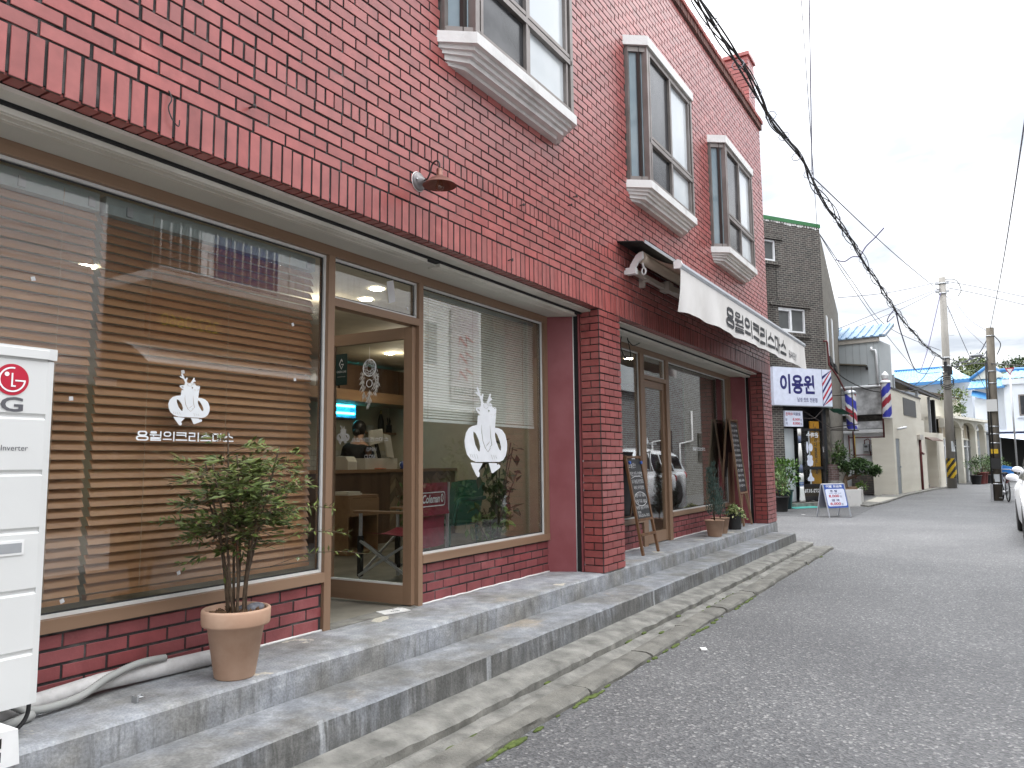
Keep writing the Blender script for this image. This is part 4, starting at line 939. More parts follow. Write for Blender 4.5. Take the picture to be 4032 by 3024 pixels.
b = MB(); b.box(-.28, .34, .0, .2, 0, .14); b.build('drawer', 'pos', PO); b = MB(); b.obox((.0, .08, .42), (.15, .02, .02), (0, .012, 0), (-.01, 0, .09)); b.build('screen', 'pos', PO); b = MB(); b.obox((.16, .0, .30), (.05, -.01, -.01), (.0, .012, 0), (-.04, .0, .15)); b.build('customer_screen', 'pos', PO); MB().beam((.1, .1, .14), (.02, .1, .36), .04, .03).build('stand', 'black', PO)
o = MB(); o.lathe([(.075, 0), (.08, .01), (.06, .012), (.0, .012)], 18); o = o.build('orange_tray', M('orange plastic', (.5, .09, .02), .4)); o.location = (7.5, 3.655, .931); tag(o, 'small orange dish on the counter by the register', 'dish')
PR = thing('receipt_printer', 'rounded cream receipt printer on the counter beside the register', 'printer', (6.98, 3.72, .931)); b = MB(); b.prism([(0, 0), (.22, 0), (.22, .13), (.18, .17), (.05, .16), (0, .1)], 0, .16, 'x'); b.build('case', 'pos', PR); MB().box(.03, .13, .05, .12, .165, .172).build('paper_slot', 'black', PR)
MU = thing('mug', 'blue and white mug on the counter past the register', 'mug', (8.05, 3.74, .931)); MB().lathe([(.036, 0), (.04, .005), (.04, .1), (.036, .1), (.035, .02), (0, .018)], 18).build('cup', M('mug blue', (.03, .06, .25), .3), MU); MB().tube([(-.04-.03*math.sin(t*.45), 0, .05+.032*math.cos(t*.45)) for t in range(8)], .006, 6).build('handle', 'ceramic', MU)
# shelf with bottle and cups
SHF = thing('wall_shelf', 'narrow wooden wall shelf behind the counter', 'shelf', (8.45, 4.74, 1.475)); MB().box(0, 1.75, 0, .16, -.03, 0).build('board', 'oak_dim', SHF)
br = MB()
for xx in (.2, 1.5): br.box(xx, xx+.02, .02, .16, -.14, -.03)
br.build('bracket', 'iron', SHF)
BO = thing('bottle', 'dark sparkling wine bottle on the wall shelf', 'bottle', (8.83, 4.82, 1.476)); MB().lathe([(.045, 0), (.047, .01), (.047, .17), (.03, .24), (.016, .28), (.015, .34), (0, .34)], 20).build('bottle_body', 'rubber', BO); MB().lathe([(.0165, .27), (.0165, .335), (.0, .342)], 14).build('foil', M('gold foil', (.35, .26, .08), .4, metal=.6), BO)
for k, (x, nm, r_, h_, lb) in enumerate(((8.60, 'mug', .05, .10, 'white mug left of the wine bottle on the wall shelf'), (9.02, 'jar', .045, .12, 'dark utensil jar next to the wine bottle'), (9.32, 'measuring_jug', .07, .15, 'glass jug on the wall shelf'), (9.5, 'cream_jar', .05, .11, 'small cream jar at the far end of the wall shelf'))):
    t = thing(nm, lb, 'jar' if k else 'mug', (x, 4.82, 1.476)); MB().lathe([(r_*.9, 0), (r_, .01), (r_, h_), (r_*.9, h_), (r_*.86, .02), (0, .02)], 18).build('body', 'ceramic' if k in (0, 3) else ('black' if k == 1 else 'grey_plastic'), t)
    if k == 1:
        u = MB(); [u.cyl((rnd(-.02, .02), rnd(-.02, .02), .02), (rnd(-.05, .05), rnd(-.03, .03), rnd(.17, .24)), .006, n=6) for _ in range(6)]; u.build('utensil', 'iron', t)
    if k in (0, 2): MB().tube([(-r_-.028*math.sin(q*.45), 0, h_*.5+h_*.32*math.cos(q*.45)) for q in range(8)], .006, 6).build('handle', 'ceramic', t)
MB().box(5.5, 10.28, 4.885, 4.899, .9, 1.2).build('tile_band', 'tile', RB)
# high oak shelf with bread
HS = thing('bread_shelf', 'deep oak shelf high above the counter carrying bread', 'shelf', (5.9, 4.15, 1.84)); MB().box(0, 4.1, 0, .5, 0, .145).build('beam', 'oak_dim', HS)
hb2 = MB()
for i in range(4): hb2.box(.95+i*.62, .95+i*.62+.58, .2, .45, .146, .52)
tag(hb2.build('wooden_box_row', 'walnut'), 'row of dark wooden boxes standing on the oak bread shelf', 'boxes').location = (5.9, 4.15, 1.84)
random.seed(4)
BREADC = M('bread crust', (.20, .09, .035), .7, col2=(.32, .17, .08), scale=14)
for i in range(14):
    o = MB().ball((0, 0, 0), .058, 12, 7, (1.25, .9, .72)).build('bread_loaf', BREADC); lv = 0 if i < 7 else (1 if i < 12 else 2)
    o.location = (6.03+(i % 7 if lv == 0 else (i-7)+.5 if lv == 1 else i-12+1.5)*.105, 4.22+rnd(-.01, .04), 2.028+lv*.068); tag(o, 'round brown loaf in the heap on the oak shelf', 'bread', 'bread loaves heaped on the oak shelf')
o = MB().lathe([(.05, 0), (.07, .02), (.075, .12), (.06, .2), (.05, .2), (.05, .05), (0, .04)], 20).build('vase', 'ceramic'); o.location = (6.84, 4.25, 1.985); tag(o, 'pale turned vase at the end of the bread heap', 'vase')
# insect lamp, lit cyan
IL = thing('insect_lamp', 'glowing cyan insect lamp hanging on the wall above the counter', 'insect lamp', (7.85, 4.84, 1.66))
b = MB(); b.box(-.02, .42, .03, .06, -.02, .27); b.box(-.02, .42, -.05, .03, .245, .27); b.box(-.02, .42, -.05, .03, -.02, .005); b.box(.40, .42, -.05, .03, 0, .25); b.box(-.02, 0, -.05, .03, 0, .25); b.build('case', M('blue grey case', (.12, .16, .26), .4), IL)
mt['cyan_lit'] = M('lit cyan tube', (.06, .75, .85), .4, emis=7.)
for zz in (.07, .175):
    for x0 in (.02, .215): MB().cyl((x0, -.02, zz), (x0+.18, -.02, zz), .017, n=12).build('tube', 'cyan_lit', IL)
# person behind the counter
def skinned(verts, edges, rads, name, mat, parent=None, sub=2, root=0):
    me = bpy.data.meshes.new(name); me.from_pydata(verts, edges, []); o = bpy.data.objects.new(name, me); C.objects.link(o)
    m_ = o.modifiers.new('s', 'SKIN'); m_.use_smooth_shade = True; o.modifiers.new('u', 'SUBSURF').levels = sub
    for i, r_ in enumerate(rads): me.skin_vertices[0].data[i].radius = r_ if isinstance(r_, tuple) else (r_, r_)
    for i in range(len(verts)): me.skin_vertices[0].data[i].use_root = (i == root)
    dg = bpy.context.evaluated_depsgraph_get(); nm = bpy.data.meshes.new_from_object(o.evaluated_get(dg)); bpy.data.objects.remove(o); bpy.data.meshes.remove(me)
    nm.materials.clear(); nm.materials.append(mt[mat]); o = bpy.data.objects.new(name, nm); C.objects.link(o); o.parent = parent; return o
PE = thing('person', 'person in black with a white mask and tied back hair bending over the register', 'person', (7.72, 4.30, 0), R(20))
# local +x is the way the person faces (towards the register); slight forward bend
hd_ = Vector((.16, 0, 1.46))
vb = [(0, 0, .86), (.02, 0, 1.0), (.05, 0, 1.14), (.075, 0, 1.24), (.11, 0, 1.325), hd_ + Vector((-.01, 0, -.03)), hd_ + Vector((.0, 0, .055)),
      (.07, .16, 1.22), (.10, .21, 1.02), (.30, .15, .98), (.07, -.16, 1.22), (.10, -.21, 1.02), (.30, -.15, .98),
      (0, .09, .78), (.02, .10, .44), (-.02, .10, .07), (.10, .10, .03), (0, -.09, .78), (.02, -.10, .44), (-.02, -.10, .07), (.10, -.10, .03)]
eb = [(0, 1), (1, 2), (2, 3), (3, 4), (4, 5), (5, 6), (3, 7), (7, 8), (8, 9), (3, 10), (10, 11), (11, 12), (0, 13), (13, 14), (14, 15), (15, 16), (0, 17), (17, 18), (18, 19), (19, 20)]
rb = [(.13, .15), (.11, .13), (.115, .15), (.09, .13), (.046, .046), (.082, .072), (.088, .076), .055, .044, .034, .055, .044, .034, .085, .058, .042, .035, .085, .058, .042, .035]
for sg, i0 in ((1, 9), (-1, 12)):                        # palms and five fingers each
    b0 = Vector(vb[i0]); k = len(vb); vb.append(tuple(b0+Vector((.07, 0, -.005)))); eb.append((i0, k)); rb.append((.030, .017))
    for f, (dy, ln) in enumerate(((.028, .070), (.010, .080), (-.010, .075), (-.028, .058))):
        a = len(vb); vb += [tuple(b0+Vector((.11, dy*sg, .0))), tuple(b0+Vector((.11+ln*.55, dy*1.15*sg, -.012))), tuple(b0+Vector((.11+ln*.85, dy*1.2*sg, -.035)))]; eb += [(k, a), (a, a+1), (a+1, a+2)]; rb += [.010, .009, .008]
    a = len(vb); vb += [tuple(b0+Vector((.06, .045*sg, -.01))), tuple(b0+Vector((.10, .058*sg, -.025)))]; eb += [(k, a), (a, a+1)]; rb += [.011, .009]
skinned([tuple(v) for v in vb], eb, rb, 'body', 'skin', PE)
k = 9
cl = [tuple(v) for v in vb[:4]] + [(.10, 0, 1.29)] + [tuple(v) for v in (vb[7], vb[8], vb[9], vb[10], vb[11], vb[12])] + [tuple(v) for v in vb[13:16]] + [tuple(v) for v in vb[17:20]]
skinned(cl, [(0, 1), (1, 2), (2, 3), (3, 4), (3, 5), (5, 6), (6, 7), (3, 8), (8, 9), (9, 10), (0, 11), (11, 12), (12, 13), (0, 14), (14, 15), (15, 16)],
        [(.145, .165), (.125, .145), (.13, .165), (.105, .145), .06, .07, .058, .046, .07, .058, .046, .1, .072, .055, .1, .072, .055], 'clothing', 'black_cloth', PE)
h = MB(); h.ball((hd_.x-.022, 0, hd_.z+.03), .108, 18, 12, (.98, .9, 1.06)); h.ball((hd_.x-.13, 0, hd_.z-.03), .05, 12, 8); h.v = [(x, y, z) if not (x > hd_.x+.045 and z < hd_.z+.075) else (hd_.x+.03, y*.8, z) for x, y, z in h.v]; h.build('hair', 'hair', PE)
mk = MB(); mk.ball((hd_.x+.060, 0, hd_.z-.045), .055, 14, 9, (.72, .95, .9)); mk.build('mask', 'white_paint', PE)
fc = MB()
for sg in (-1, 1): fc.ball((hd_.x+.078, sg*.030, hd_.z+.020), .009, 8, 6, (.6, 1.4, .7)); fc.ball((hd_.x+.078, sg*.030, hd_.z+.042), .008, 8, 5, (.5, 2., .4))
fc.build('eye', 'hair', PE); er_ = MB(); [er_.ball((hd_.x-.005, sg*.083, hd_.z), .026, 8, 6, (.7, .35, 1.1)) for sg in (-1, 1)]; er_.ball((hd_.x+.086, 0, hd_.z+.0), .014, 8, 6, (1, .8, 1.5)); er_.build('ear', 'skin', PE)
# drawer cabinet and chairs
CB = thing('drawer_cabinet', 'low oak cabinet with an open dark shelf inside the door', 'cabinet', (6.25, 3.02, 0)); b = MB(); b.box(0, .5, 0, .4, 0, .03); b.box(0, .5, 0, .4, .62, .65); b.box(0, .02, 0, .4, .03, .62); b.box(.48, .5, 0, .4, .03, .62); b.box(.02, .48, .38, .4, .03, .62); b.build('carcass', 'oak_dim', CB); MB().box(.01, .49, -.018, -.001, .42, .615).build('drawer', 'oak_dim', CB)
bk = MB(); bk.box(.05, .28, .05, .3, .651, .672); bk.box(.07, .26, .06, .29, .6725, .69); tag(bk.build('book', 'pos'), 'two flat books on the low oak cabinet', 'books').location = (6.25, 3.02, 0)
CH = thing('camping_chair', 'red fabric camping chair with aluminium legs and wooden armrests', 'chair', (5.13, 1.31, 0), R(97)); FR = .43
mt['red_fabric'] = M('red canvas', (.20, .012, .03), .8, col2=(.28, .02, .045), scale=9, bump=.3, bscale=25); mt['alu_leg'] = M('aluminium leg', (.5, .51, .52), .35, metal=.5)
# local +x faces forward; back at x = -.25
fb_ = MB(); n_ = 10
fb_.grid(lambda u, v: (-.28-.02*math.sin(v*3.14)+.01*u, -.29+.58*v, .56+.27*u), 6, n_); fb_.grid(lambda u, v: (-.285-.02*math.sin(v*3.14)+.01*u, -.29+.58*v, .56+.27*u), 6, n_); fb_.build('backrest', 'red_fabric', CH)
fb_ = MB(); fb_.grid(lambda u, v: (-.255-.05*math.sin(v*3.14)*(1-u), -.25+.5*v, .30+.25*u), 6, n_); fb_.build('back_pouch', 'red_fabric', CH)
fb_ = MB(); fb_.grid(lambda u, v: (-.25+.48*u, -.25+.5*v, .40+.03*u-.035*math.sin(v*3.14)), 8, 8); fb_.build('seat', 'red_fabric', CH)
for sx_ in (.24, -.26):
    for sy_ in (-.28, .28): MB().beam((sx_, sy_, 0), (sx_ if sx_ > 0 else sx_-.02, sy_, .585 if sx_ > 0 else .83), .022, .022, (0, 1, 0)).build('leg', 'alu_leg', CH)
for sy_ in (-.28, .28): MB().box(-.26, .30, sy_-.03, sy_+.03, .586, .606).build('armrest', 'oak_dim', CH)
b = MB(); b.beam((.24, -.27, .08), (.24, .27, .36), .012, .02); b.beam((.252, -.27, .36), (.252, .27, .08), .012, .02); b.beam((-.25, -.295, .08), (.235, -.295, .36), .012, .02); b.beam((-.25, -.31, .36), (.235, -.31, .08), .012, .02); b.beam((-.25, .295, .08), (.235, .295, .36), .012, .02); b.beam((-.25, .31, .36), (.235, .31, .08), .012, .02); b.build('cross_brace', 'alu_leg', CH)
b = MB(); b.box(.222, .258, -.30, -.262, .07, .40); b.box(.222, .258, .262, .30, .07, .40); b.build('leg_sleeve', 'rubber', CH)
def on_back(o, dy=0):
    for v in o.data.vertices: yy, zz, q = v.co.x, v.co.z, v.co.y; v.co = (-.292-.02*math.sin((yy+.29)/.58*3.14)-q*.0, -yy, zz)
on_back(text('Coleman', 'brand_lettering', 'decal', CH, -.19, 0, .665, .27, .07, bold=.02, shear=.25)); on_back(shapes([rr(-.23, .635, .17, .755, .03), rr(-.222, .643, .162, .747, .025)], 'brand_outline', 'decal', CH, -.235, 0, .635, .42, .12, flip=False))
on_back(shapes([ell(0, 0, .022, .04, 20), ell(0, 0, .012, .028, 16)], 'brand_lantern', 'decal', CH, .10, 0, .665, .05, .07, flip=False))
GC_ = thing('plastic_chair', 'dark green plastic chair beside the red camping chair', 'chair', (6.05, 1.50, 0), R(172)); mt['green_pl'] = M('green plastic', (.008, .10, .065), .35)
MB().grid(lambda u, v: (-.2-.10*u-.05*math.sin(v*3.14)+.03, -.23+.46*v, .43+.37*u+.03*math.sin(v*3.14)*u), 8, 10).build('backrest', 'green_pl', GC_); MB().prism(rr(-.2, -.22, .24, .22, .08), .41, .435).build('seat', 'green_pl', GC_)
for sx_, sy_ in ((.2, .19), (.2, -.19), (-.18, .19), (-.18, -.19)): MB().beam((sx_*1.1, sy_*1.1, 0), (sx_, sy_, .42), .035, .035).build('leg', 'green_pl', GC_)
for sy_ in (-.235, .235): MB().tube(smooth([(-.26, sy_, .66), (-.1, sy_*1.03, .65), (.12, sy_*1.03, .64), (.19, sy_, .42)]), .02, 8).build('armrest', 'green_pl', GC_)
def houseplant(loc, label, h, n, rad, ca, cb_, ln, potr=.12):
    t = thing('house_plant', label, 'house plant', loc); pot(potr*.8, potr, potr*1.7, 0).build('pot', 'white_plastic', t); s = MB(); l = MB()
    for i in range(7):
        a = rnd(0, 6.28); q = Vector((math.cos(a)*rad*rnd(.3, 1), math.sin(a)*rad*rnd(.3, 1), h*rnd(.7, 1))); pts = [Vector((0, 0, potr*1.5)).lerp(q, u)+Vector((0, 0, .1*math.sin(u*3.1))) for u in (0, .3, .6, 1)]; s.tube(pts, .006, 5)
        for _ in range(n//7): u = rnd(.3, 1); p = Vector((0, 0, potr*1.5)).lerp(q, u); l.leaf(p+rvec()*.06, rvec()+Vector((0, 0, -.3)), rvec()*.5+Vector((0, 0, 1)), ln*rnd(.7, 1.2), ln*.45, mixcol(ca, cb_, rnd(0, 1)))
    s.build('stem', 'stem', t); l.build('foliage', 'leaf', t)
houseplant((6.05, .95, .0), 'tall dark house plant inside the far edge of the window beside the reveal', 1.25, 120, .26, (.02, .035, .012), (.06, .09, .025), .14)
houseplant((5.80, .85, .0), 'leafy green house plant behind the window under the deer sticker', .62, 110, .24, (.03, .07, .012), (.14, .22, .04), .11)
houseplant((6.6, 2.4, .0), 'low bushy house plant behind the green plastic chair', .72, 120, .2, (.02, .05, .01), (.08, .13, .03), .09)
houseplant((9.15, .85, .0), 'dark shrub standing inside the closed glass door of the bakery', .95, 140, .26, (.015, .03, .012), (.05, .08, .03), .10, .15)
# dream catcher and sticker on the open door leaf (leaf plane x = 4.26 - ..., read from the street)
DC = thing('dream_catcher', 'white feathered dream catcher hanging on the glass of the open door', 'dream catcher', (4.215, .885, 0)); mt['feather'] = M('white feather', (.62, .61, .58), .9)
r_ = MB(); r_.tube([(0, .062*math.cos(t*.3927), 1.70+.062*math.sin(t*.3927)) for t in range(16)], .004, 6, closed=True); r_.tube([(0, .028*math.cos(t*.5236), 1.585+.028*math.sin(t*.5236)) for t in range(12)], .003, 6, closed=True)
for k in range(8):
    for m2 in (3, 2): a, b_ = k*.785, (k+m2)*.785; r_.tube([(0, .06*math.cos(a), 1.70+.06*math.sin(a)), (0, .06*math.cos(b_), 1.70+.06*math.sin(b_))], .0012, 4)
r_.tube([(0, 0, 1.762), (0, 0, 1.86)], .0015, 4); r_.build('hoop', 'decal', DC)
l = MB()
for (yy, zz) in ((-.075, 1.66), (.07, 1.65), (-.055, 1.60), (.05, 1.58), (0, 1.54), (.01, 1.50), (-.06, 1.69), (.065, 1.69)):
    for _ in range(26): l.leaf(Vector((rnd(-.004, .004), yy+rnd(-.012, .012), zz-rnd(0, .09))), Vector((0, rnd(-.8, .8), -1)), Vector((1, 0, 0))+rvec()*.4, rnd(.02, .05), .006, (.75, .74, .71))
l.build('feathers', 'leaf', DC)
mt['sticker_green'] = M('dark green sticker', (.008, .03, .026), .4)
sk = rot180(shapes([rr(0, 0, 60, 100, 4)], 'door_sticker', 'sticker_green', D1, .086, -.0042, 1.58, .115, .24, flip=False), .83)
rot180(shapes([[(50, 100), (18, 60), (50, 20), (82, 60), (45, 60), (45, 53), (70, 53), (50, 30), (28, 60), (50, 88), (62, 73), (66, 80)]], 'sticker_mark', 'chalk', D1, .118, -.0052, 1.70, .05, .085, flip=False), .83)
rot180(text('GREEN LINE', 'sticker_lettering', 'chalk', D1, .096, -.0052, 1.675, .095, .016), .83); rot180(text('Good line Green line', 'sticker_lettering', 'chalk', D1, .104, -.0052, 1.642, .08, None), .83)

# ------------------------------------------------------------------ across the street (seen in the window glass)
random.seed(8)
mt['siding'] = M('white siding', (.80, .80, .80), .55, col2=(.84, .84, .84), scale=2)
WBd = thing('white_building', 'white sided building across the street with a railed balcony and a shop canopy', 'building', (-6, -6.2, G))
b = MB(); ox = 6.; zf = lambda z: z-G
b.box(0, 12.1, -6, 0, 0, zf(2.2)); b.box(0, ox+5.85, -6, .0, zf(2.2), zf(4.95)); b.box(ox+5.85, ox+10.2, -6, -1.2, zf(2.2), zf(5.3)); b.box(ox+10.2, ox+15.2, -6, 0, zf(2.2), zf(5.3)); b.build('wall', 'siding', WBd); MB().box(12.1, ox+15.2, -6, 0, 0, zf(2.2)).build('shop_wall', M('dark shopfront', (.05, .048, .045), .5), WBd)
sd_ = MB()
for i in range(14): z0 = zf(2.25)+i*.2; sd_.box(0, ox+5.85, .001, .014, z0, z0+.19); sd_.box(ox+10.2, ox+13.85, .001, .014, z0, z0+.19)
sd_.build('siding_board', 'siding', WBd)
MB().box(ox+6, ox+10.1, -1.2, .9, zf(3.5), zf(3.64)).build('balcony_floor', 'white_paint', WBd)
rl = MB()
for zz in (3.68, 4.58, 4.52): rl.cyl((ox+6.1, .88, zf(zz)), (ox+10.0, .88, zf(zz)), .022, n=8)
for i in range(27): rl.cyl((ox+6.1+i*.15, .88, zf(3.68)), (ox+6.1+i*.15, .88, zf(4.55)), .011, n=6)
rl.build('balcony_railing', 'alu_white', WBd)
MB().box(ox+6.2, ox+8.2, -1.19, -1.15, zf(3.65), zf(5.1)).build('window', 'pane_dark', WBd); MB().box(ox+8.5, ox+9.9, -1.19, -1.15, zf(3.65), zf(5.1)).build('window', 'navy', WBd)
MB().box(ox+3.3, ox+4.4, .014, .03, zf(3.6), zf(4.9)).build('window', 'pane_dark', WBd); MB().box(ox+11.6, ox+12.4, .015, .03, zf(.4), zf(2.1)).build('window', 'pane_dark', WBd); MB().box(ox+13.0, ox+13.4, .015, .03, zf(3.2), zf(4.1)).build('window', 'grey_plastic', WBd)
MB().box(ox+4.2, ox+10.1, 0.015, .06, zf(.2), zf(2.1)).build('shop_glass', 'pane_dark', WBd)
sg_ = MB(); sg_.box(ox+5.9, ox+10.05, .9, .95, zf(2.72), zf(3.3)); sg_.build('sign_board', M('brown sign board', (.10, .045, .03), .5), WBd)
cn = MB(); cn.grid(lambda u, v: (ox+5.9+4.15*u, .1+.9*v, zf(2.72)-.36*v*v), 12, 8); cn.build('canopy', 'canvas', WBd)
o = text('252-0660', 'sign_lettering', M('yellow letter', (.5, .38, .03), .5), WBd, 0, -.01, 0, .9, .18); [setattr(v, 'co', Vector((ox+7.0-v.co.x, .955, zf(2.87)+v.co.z))) for v in o.data.vertices]
BN = thing('shop_banner', 'tall pale banner with a phone number on the white building across the street', 'banner', (13.9, -6.16, 2.45)); MB().box(0, 1.1, 0, .03, 0, 2.15).build('cloth', M('pale banner', (.6, .58, .58), .6, col2=(.55, .45, .5), scale=1.5), BN)
o = text('252-0660', 'lettering', 'ink_dark', BN, 0, 0, 0, .95, .2); [setattr(v, 'co', Vector((1.02-v.co.x, .036, .10+v.co.z))) for v in o.data.vertices]
sb = []
for k in range(3): sb += [stroke([(.2, 1.3-k*.42), (.5, 1.42-k*.42), (.45, 1.15-k*.42), (.75, 1.35-k*.42), (.8, 1.12-k*.42)], .09)]
o = shapes(sb, 'brush_strokes', 'red', BN, .25, 0, .45, .6, 1.1, flip=False); [setattr(v, 'co', Vector((1.1-v.co.x, .037, v.co.z))) for v in o.data.vertices]
mt['grey_brick'] = brickmat('grey brick', (.10, .10, .10), (.22, .22, .22), (.42, .42, .40), .3, .075, .012)
DK = thing('dark_townhouse', 'dark brown rendered townhouse between the white building and the grey brick one', 'building', (16.0, -6.35, G)); MB().box(0, 5.0, -7, 0, 0, 8.5).build('wall', M('dark brown render', (.045, .035, .03), .8, col2=(.07, .055, .045)), DK); MB().box(1, 2.2, .004, .05, 1.2, 2.4).build('window', 'pane_dark', DK)
for k_, (x_, h_) in enumerate(((10.6, 1.5), (12.0, 1.2), (13.3, 1.6), (15.0, 1.3))):
    t = thing('street_shrub', ('tall shrub in front of the white building across the street', 'round shrub second along the white building across the street', 'tall shrub under the banner across the street', 'shrub before the dark townhouse across the street')[k_], 'shrub', (x_, -5.6, G)); l = MB(); bush(l, (0, 0, h_*.6), (.55, .4, h_*.5), 380, .13, .08, (.02, .05, .012), (.08, .13, .03), .3, 9); l.build('foliage', 'leaf', t); b = MB(); b.tube([(0, 0, 0), (.05, 0, h_*.6)], .03, 6); b.build('stem', 'stem', t)
GB_ = thing('grey_brick_building', 'grey brick building across the street with white pipes', 'building', (21.1, -6.35, G)); MB().box(0, 20, -7, 0, 0, 11.5).build('wall', 'grey_brick', GB_)  # unseen upper wall, raised to shade the far end of the brick facade
b = MB()
for x_ in (5.5, 8.5): b.tube([(x_, .08, 0), (x_, .08, 2.1), (x_+1.6, .08, 2.25), (x_+1.6, .08, 3.5)], .04, 8)
b.build('pipe', 'alu_white', GB_); MB().box(1.2, 4.2, .01, .2, 3.8, 5.0).build('sign_panel', 'pane_frost', GB_)
for x_ in (6.5, 11., 15.5): MB().box(x_, x_+1.2, .004, .06, 1.4, 2.6).build('window', 'pane_dark', GB_)
# ------------------------------------------------------------------ further up the street
random.seed(51)
Z = lambda z: z-G                               # world level -> height above the road
mt['dark_brick'] = brickmat('dark brown brick', (.040, .036, .036), (.085, .066, .06), (.21, .20, .17), .2, .067, .011)
mt['stone_tex'] = M('rough stone render', (.07, .062, .05), .9, col2=(.22, .2, .165), scale=16, stretch=(1, 1, .4), lo=.3, hi=.7, bump=.9, bscale=14)
mt['green_edge'] = M('green roof paint', (.03, .15, .05), .6); mt['pvc'] = M('white pvc', (.74, .75, .76), .35); mt['pane_grey'] = M('grey window pane', (.10, .105, .105), .1, col2=(.15, .155, .15), scale=1)
mt['black_metal'] = M('black metal', (.018, .018, .02), .4); mt['black_tile'] = M('black stone tile', (.025, .027, .031), .3, col2=(.04, .042, .046), scale=3)
mt['sign_white'] = M('white sign face', (.66, .70, .82), .4); mt['red_pipe'] = M('oxide red pipe', (.12, .022, .022), .5)
DB = thing('dark_brick_building', 'tall dark brown brick building with a green roof edge housing the barber shop', 'building', (25.59, 1.04, G), R(-33))
ZR = 8.45
w_ = MB(); w_.box(-4.6, -2.56, 0, 6, 0, Z(ZR)); w_.box(-2.56, -1.92, 0, 6, 0, Z(7.15)); w_.box(-2.56, -1.92, 0, 6, Z(7.83), Z(ZR))
w_.box(-1.92, -.0, 0, 6, Z(5.73), Z(ZR)); w_.box(-2.56, -2.05, 0, 6, Z(2.66), Z(7.15)); w_.box(-2.05, -.80, 0, 6, Z(2.66), Z(4.95)); w_.box(-.80, 0, 0, 6, Z(2.66), Z(5.73)); w_.box(-2.05, -1.92, 0, 6, Z(5.73), Z(7.15)); w_.box(-2.05, -.8, .3, 6, Z(4.95), Z(5.73)); w_.box(-2.56, -1.92, .3, 6, Z(7.15), Z(7.83))
w_.box(-4.6, -2.45, 0, 6, 0, Z(2.66)); w_.build('wall', 'dark_brick', DB)
# street side: turned to run along the road
a_ = R(38.2); ca, sa = math.cos(a_), math.sin(a_)
def side(m): m.v = [(x*ca-y*sa, x*sa+y*ca, z) for x, y, z in m.v]; return m
sw = MB(); n = len(sw.v); sw.prism([(0.01, 0), (9, 0), (9, Z(7.2)), (0.01, Z(8.3))], .0, .3, 'y'); side(sw).build('street_wall', 'stone_tex', DB)
ge = MB(); ge.box(-4.6, .02, -.03, .3, Z(ZR), Z(ZR)+.12); ge.build('roof_edge', 'green_edge', DB)
rk = MB()
for xx in [-4.5+i*.11 for i in range(41)]: rk.box(xx, xx+rnd(.05, .1), -.012, .0, Z(ZR)-rnd(.03, .09), Z(ZR))
rk.build('plaster_edge', 'white_paint', DB)
for x0, x1, zt in ((-2.7, -1.72, 7.84), (-2.2, -.66, 5.76)):
    hd = MB(); xx = x0
    while xx < x1: hd.box(xx, xx+.055, -.05, .0, Z(zt), Z(zt)+.12); hd.box(xx, xx+.055, -.025, .0, Z(zt)+.125, Z(zt)+.22); xx += .068
    for sg, xe in ((-1, x0), (1, x1)): hd.obox((xe+sg*.02, -.02, Z(zt)+.05), (.05, 0, -.05*sg*sg), (0, .03, 0), (.03, 0, .03))
    hd.build('window_arch', 'dark_brick', DB)
for x0, x1, zt in ((-2.7, -1.75, 7.02), (-2.2, -.69, 4.80)):
    hd = MB(); xx = x0
    while xx < x1: hd.box(xx, xx+.055, -.06, .0, Z(zt), Z(zt)+.11); xx += .068
    hd.build('brick_sill', 'dark_brick', DB)
def dwin(x0, x1, z0, z1, split):
    f = MB(); t_ = .05
    f.box(x0, x1, .03, .09, Z(z0), Z(z0)+t_); f.box(x0, x1, .03, .09, Z(z1)-t_, Z(z1)); f.box(x0, x0+t_, .03, .09, Z(z0)+t_, Z(z1)-t_); f.box(x1-t_, x1, .03, .09, Z(z0)+t_, Z(z1)-t_)
    if split: f.box(split-.04, split+.04, .025, .085, Z(z0)+t_, Z(z1)-t_); f.box(x0+t_, split-.04, .03, .08, Z(z0)+t_, Z(z0)+2*t_); f.box(x0+t_, split-.04, .03, .08, Z(z1)-2*t_, Z(z1)-t_)
    o = f.build('window', 'pvc', DB); MB().box(x0+t_, x1-t_, .085, .11, Z(z0)+t_, Z(z1)-t_).build('pane', 'pane_grey', o)
dwin(-2.56, -1.93, 7.16, 7.82, None); dwin(-2.05, -.80, 4.96, 5.72, -1.4)
sm = MB()
for x0, z0, z1 in ((.9, 4.45, 5.75), (3.6, 4.5, 6.1)):
    sm.box(x0, x0+.45, -.03, .02, Z(z0), Z(z1))
side(sm).build('window', 'pvc', DB)
k_ = MB()
for x0, z0, z1 in ((.9, 4.45, 5.75), (3.6, 4.5, 6.1)): k_.box(x0+.5, x0+1.0, -.01, .02, Z(z0), Z(z1)); k_.prism([(x0-.1, Z(z0)-.25), (x0+1.2, Z(z0)-.3), (x0+1.1, Z(z0)-.05), (x0, Z(z0)-.05)], -.08, 0, 'y')
side(k_).build('window_gap', 'black', DB)
pl = MB(); pl.tube([(-.12, -.05, Z(4.75)), (.0, -.05, Z(4.76)), (.03, -.05, Z(4.7)), (.06, -.05, Z(4.0)), (.4, -.02, Z(3.7)), (1.6, .5, Z(2.9)), (1.62, .5, Z(.4))], .028, 8); pl.tube([(.03, -.1, Z(3.8)), (.05, -.1, Z(2.6))], .025, 8); pl.build('drain_pipe', 'red_pipe', DB)
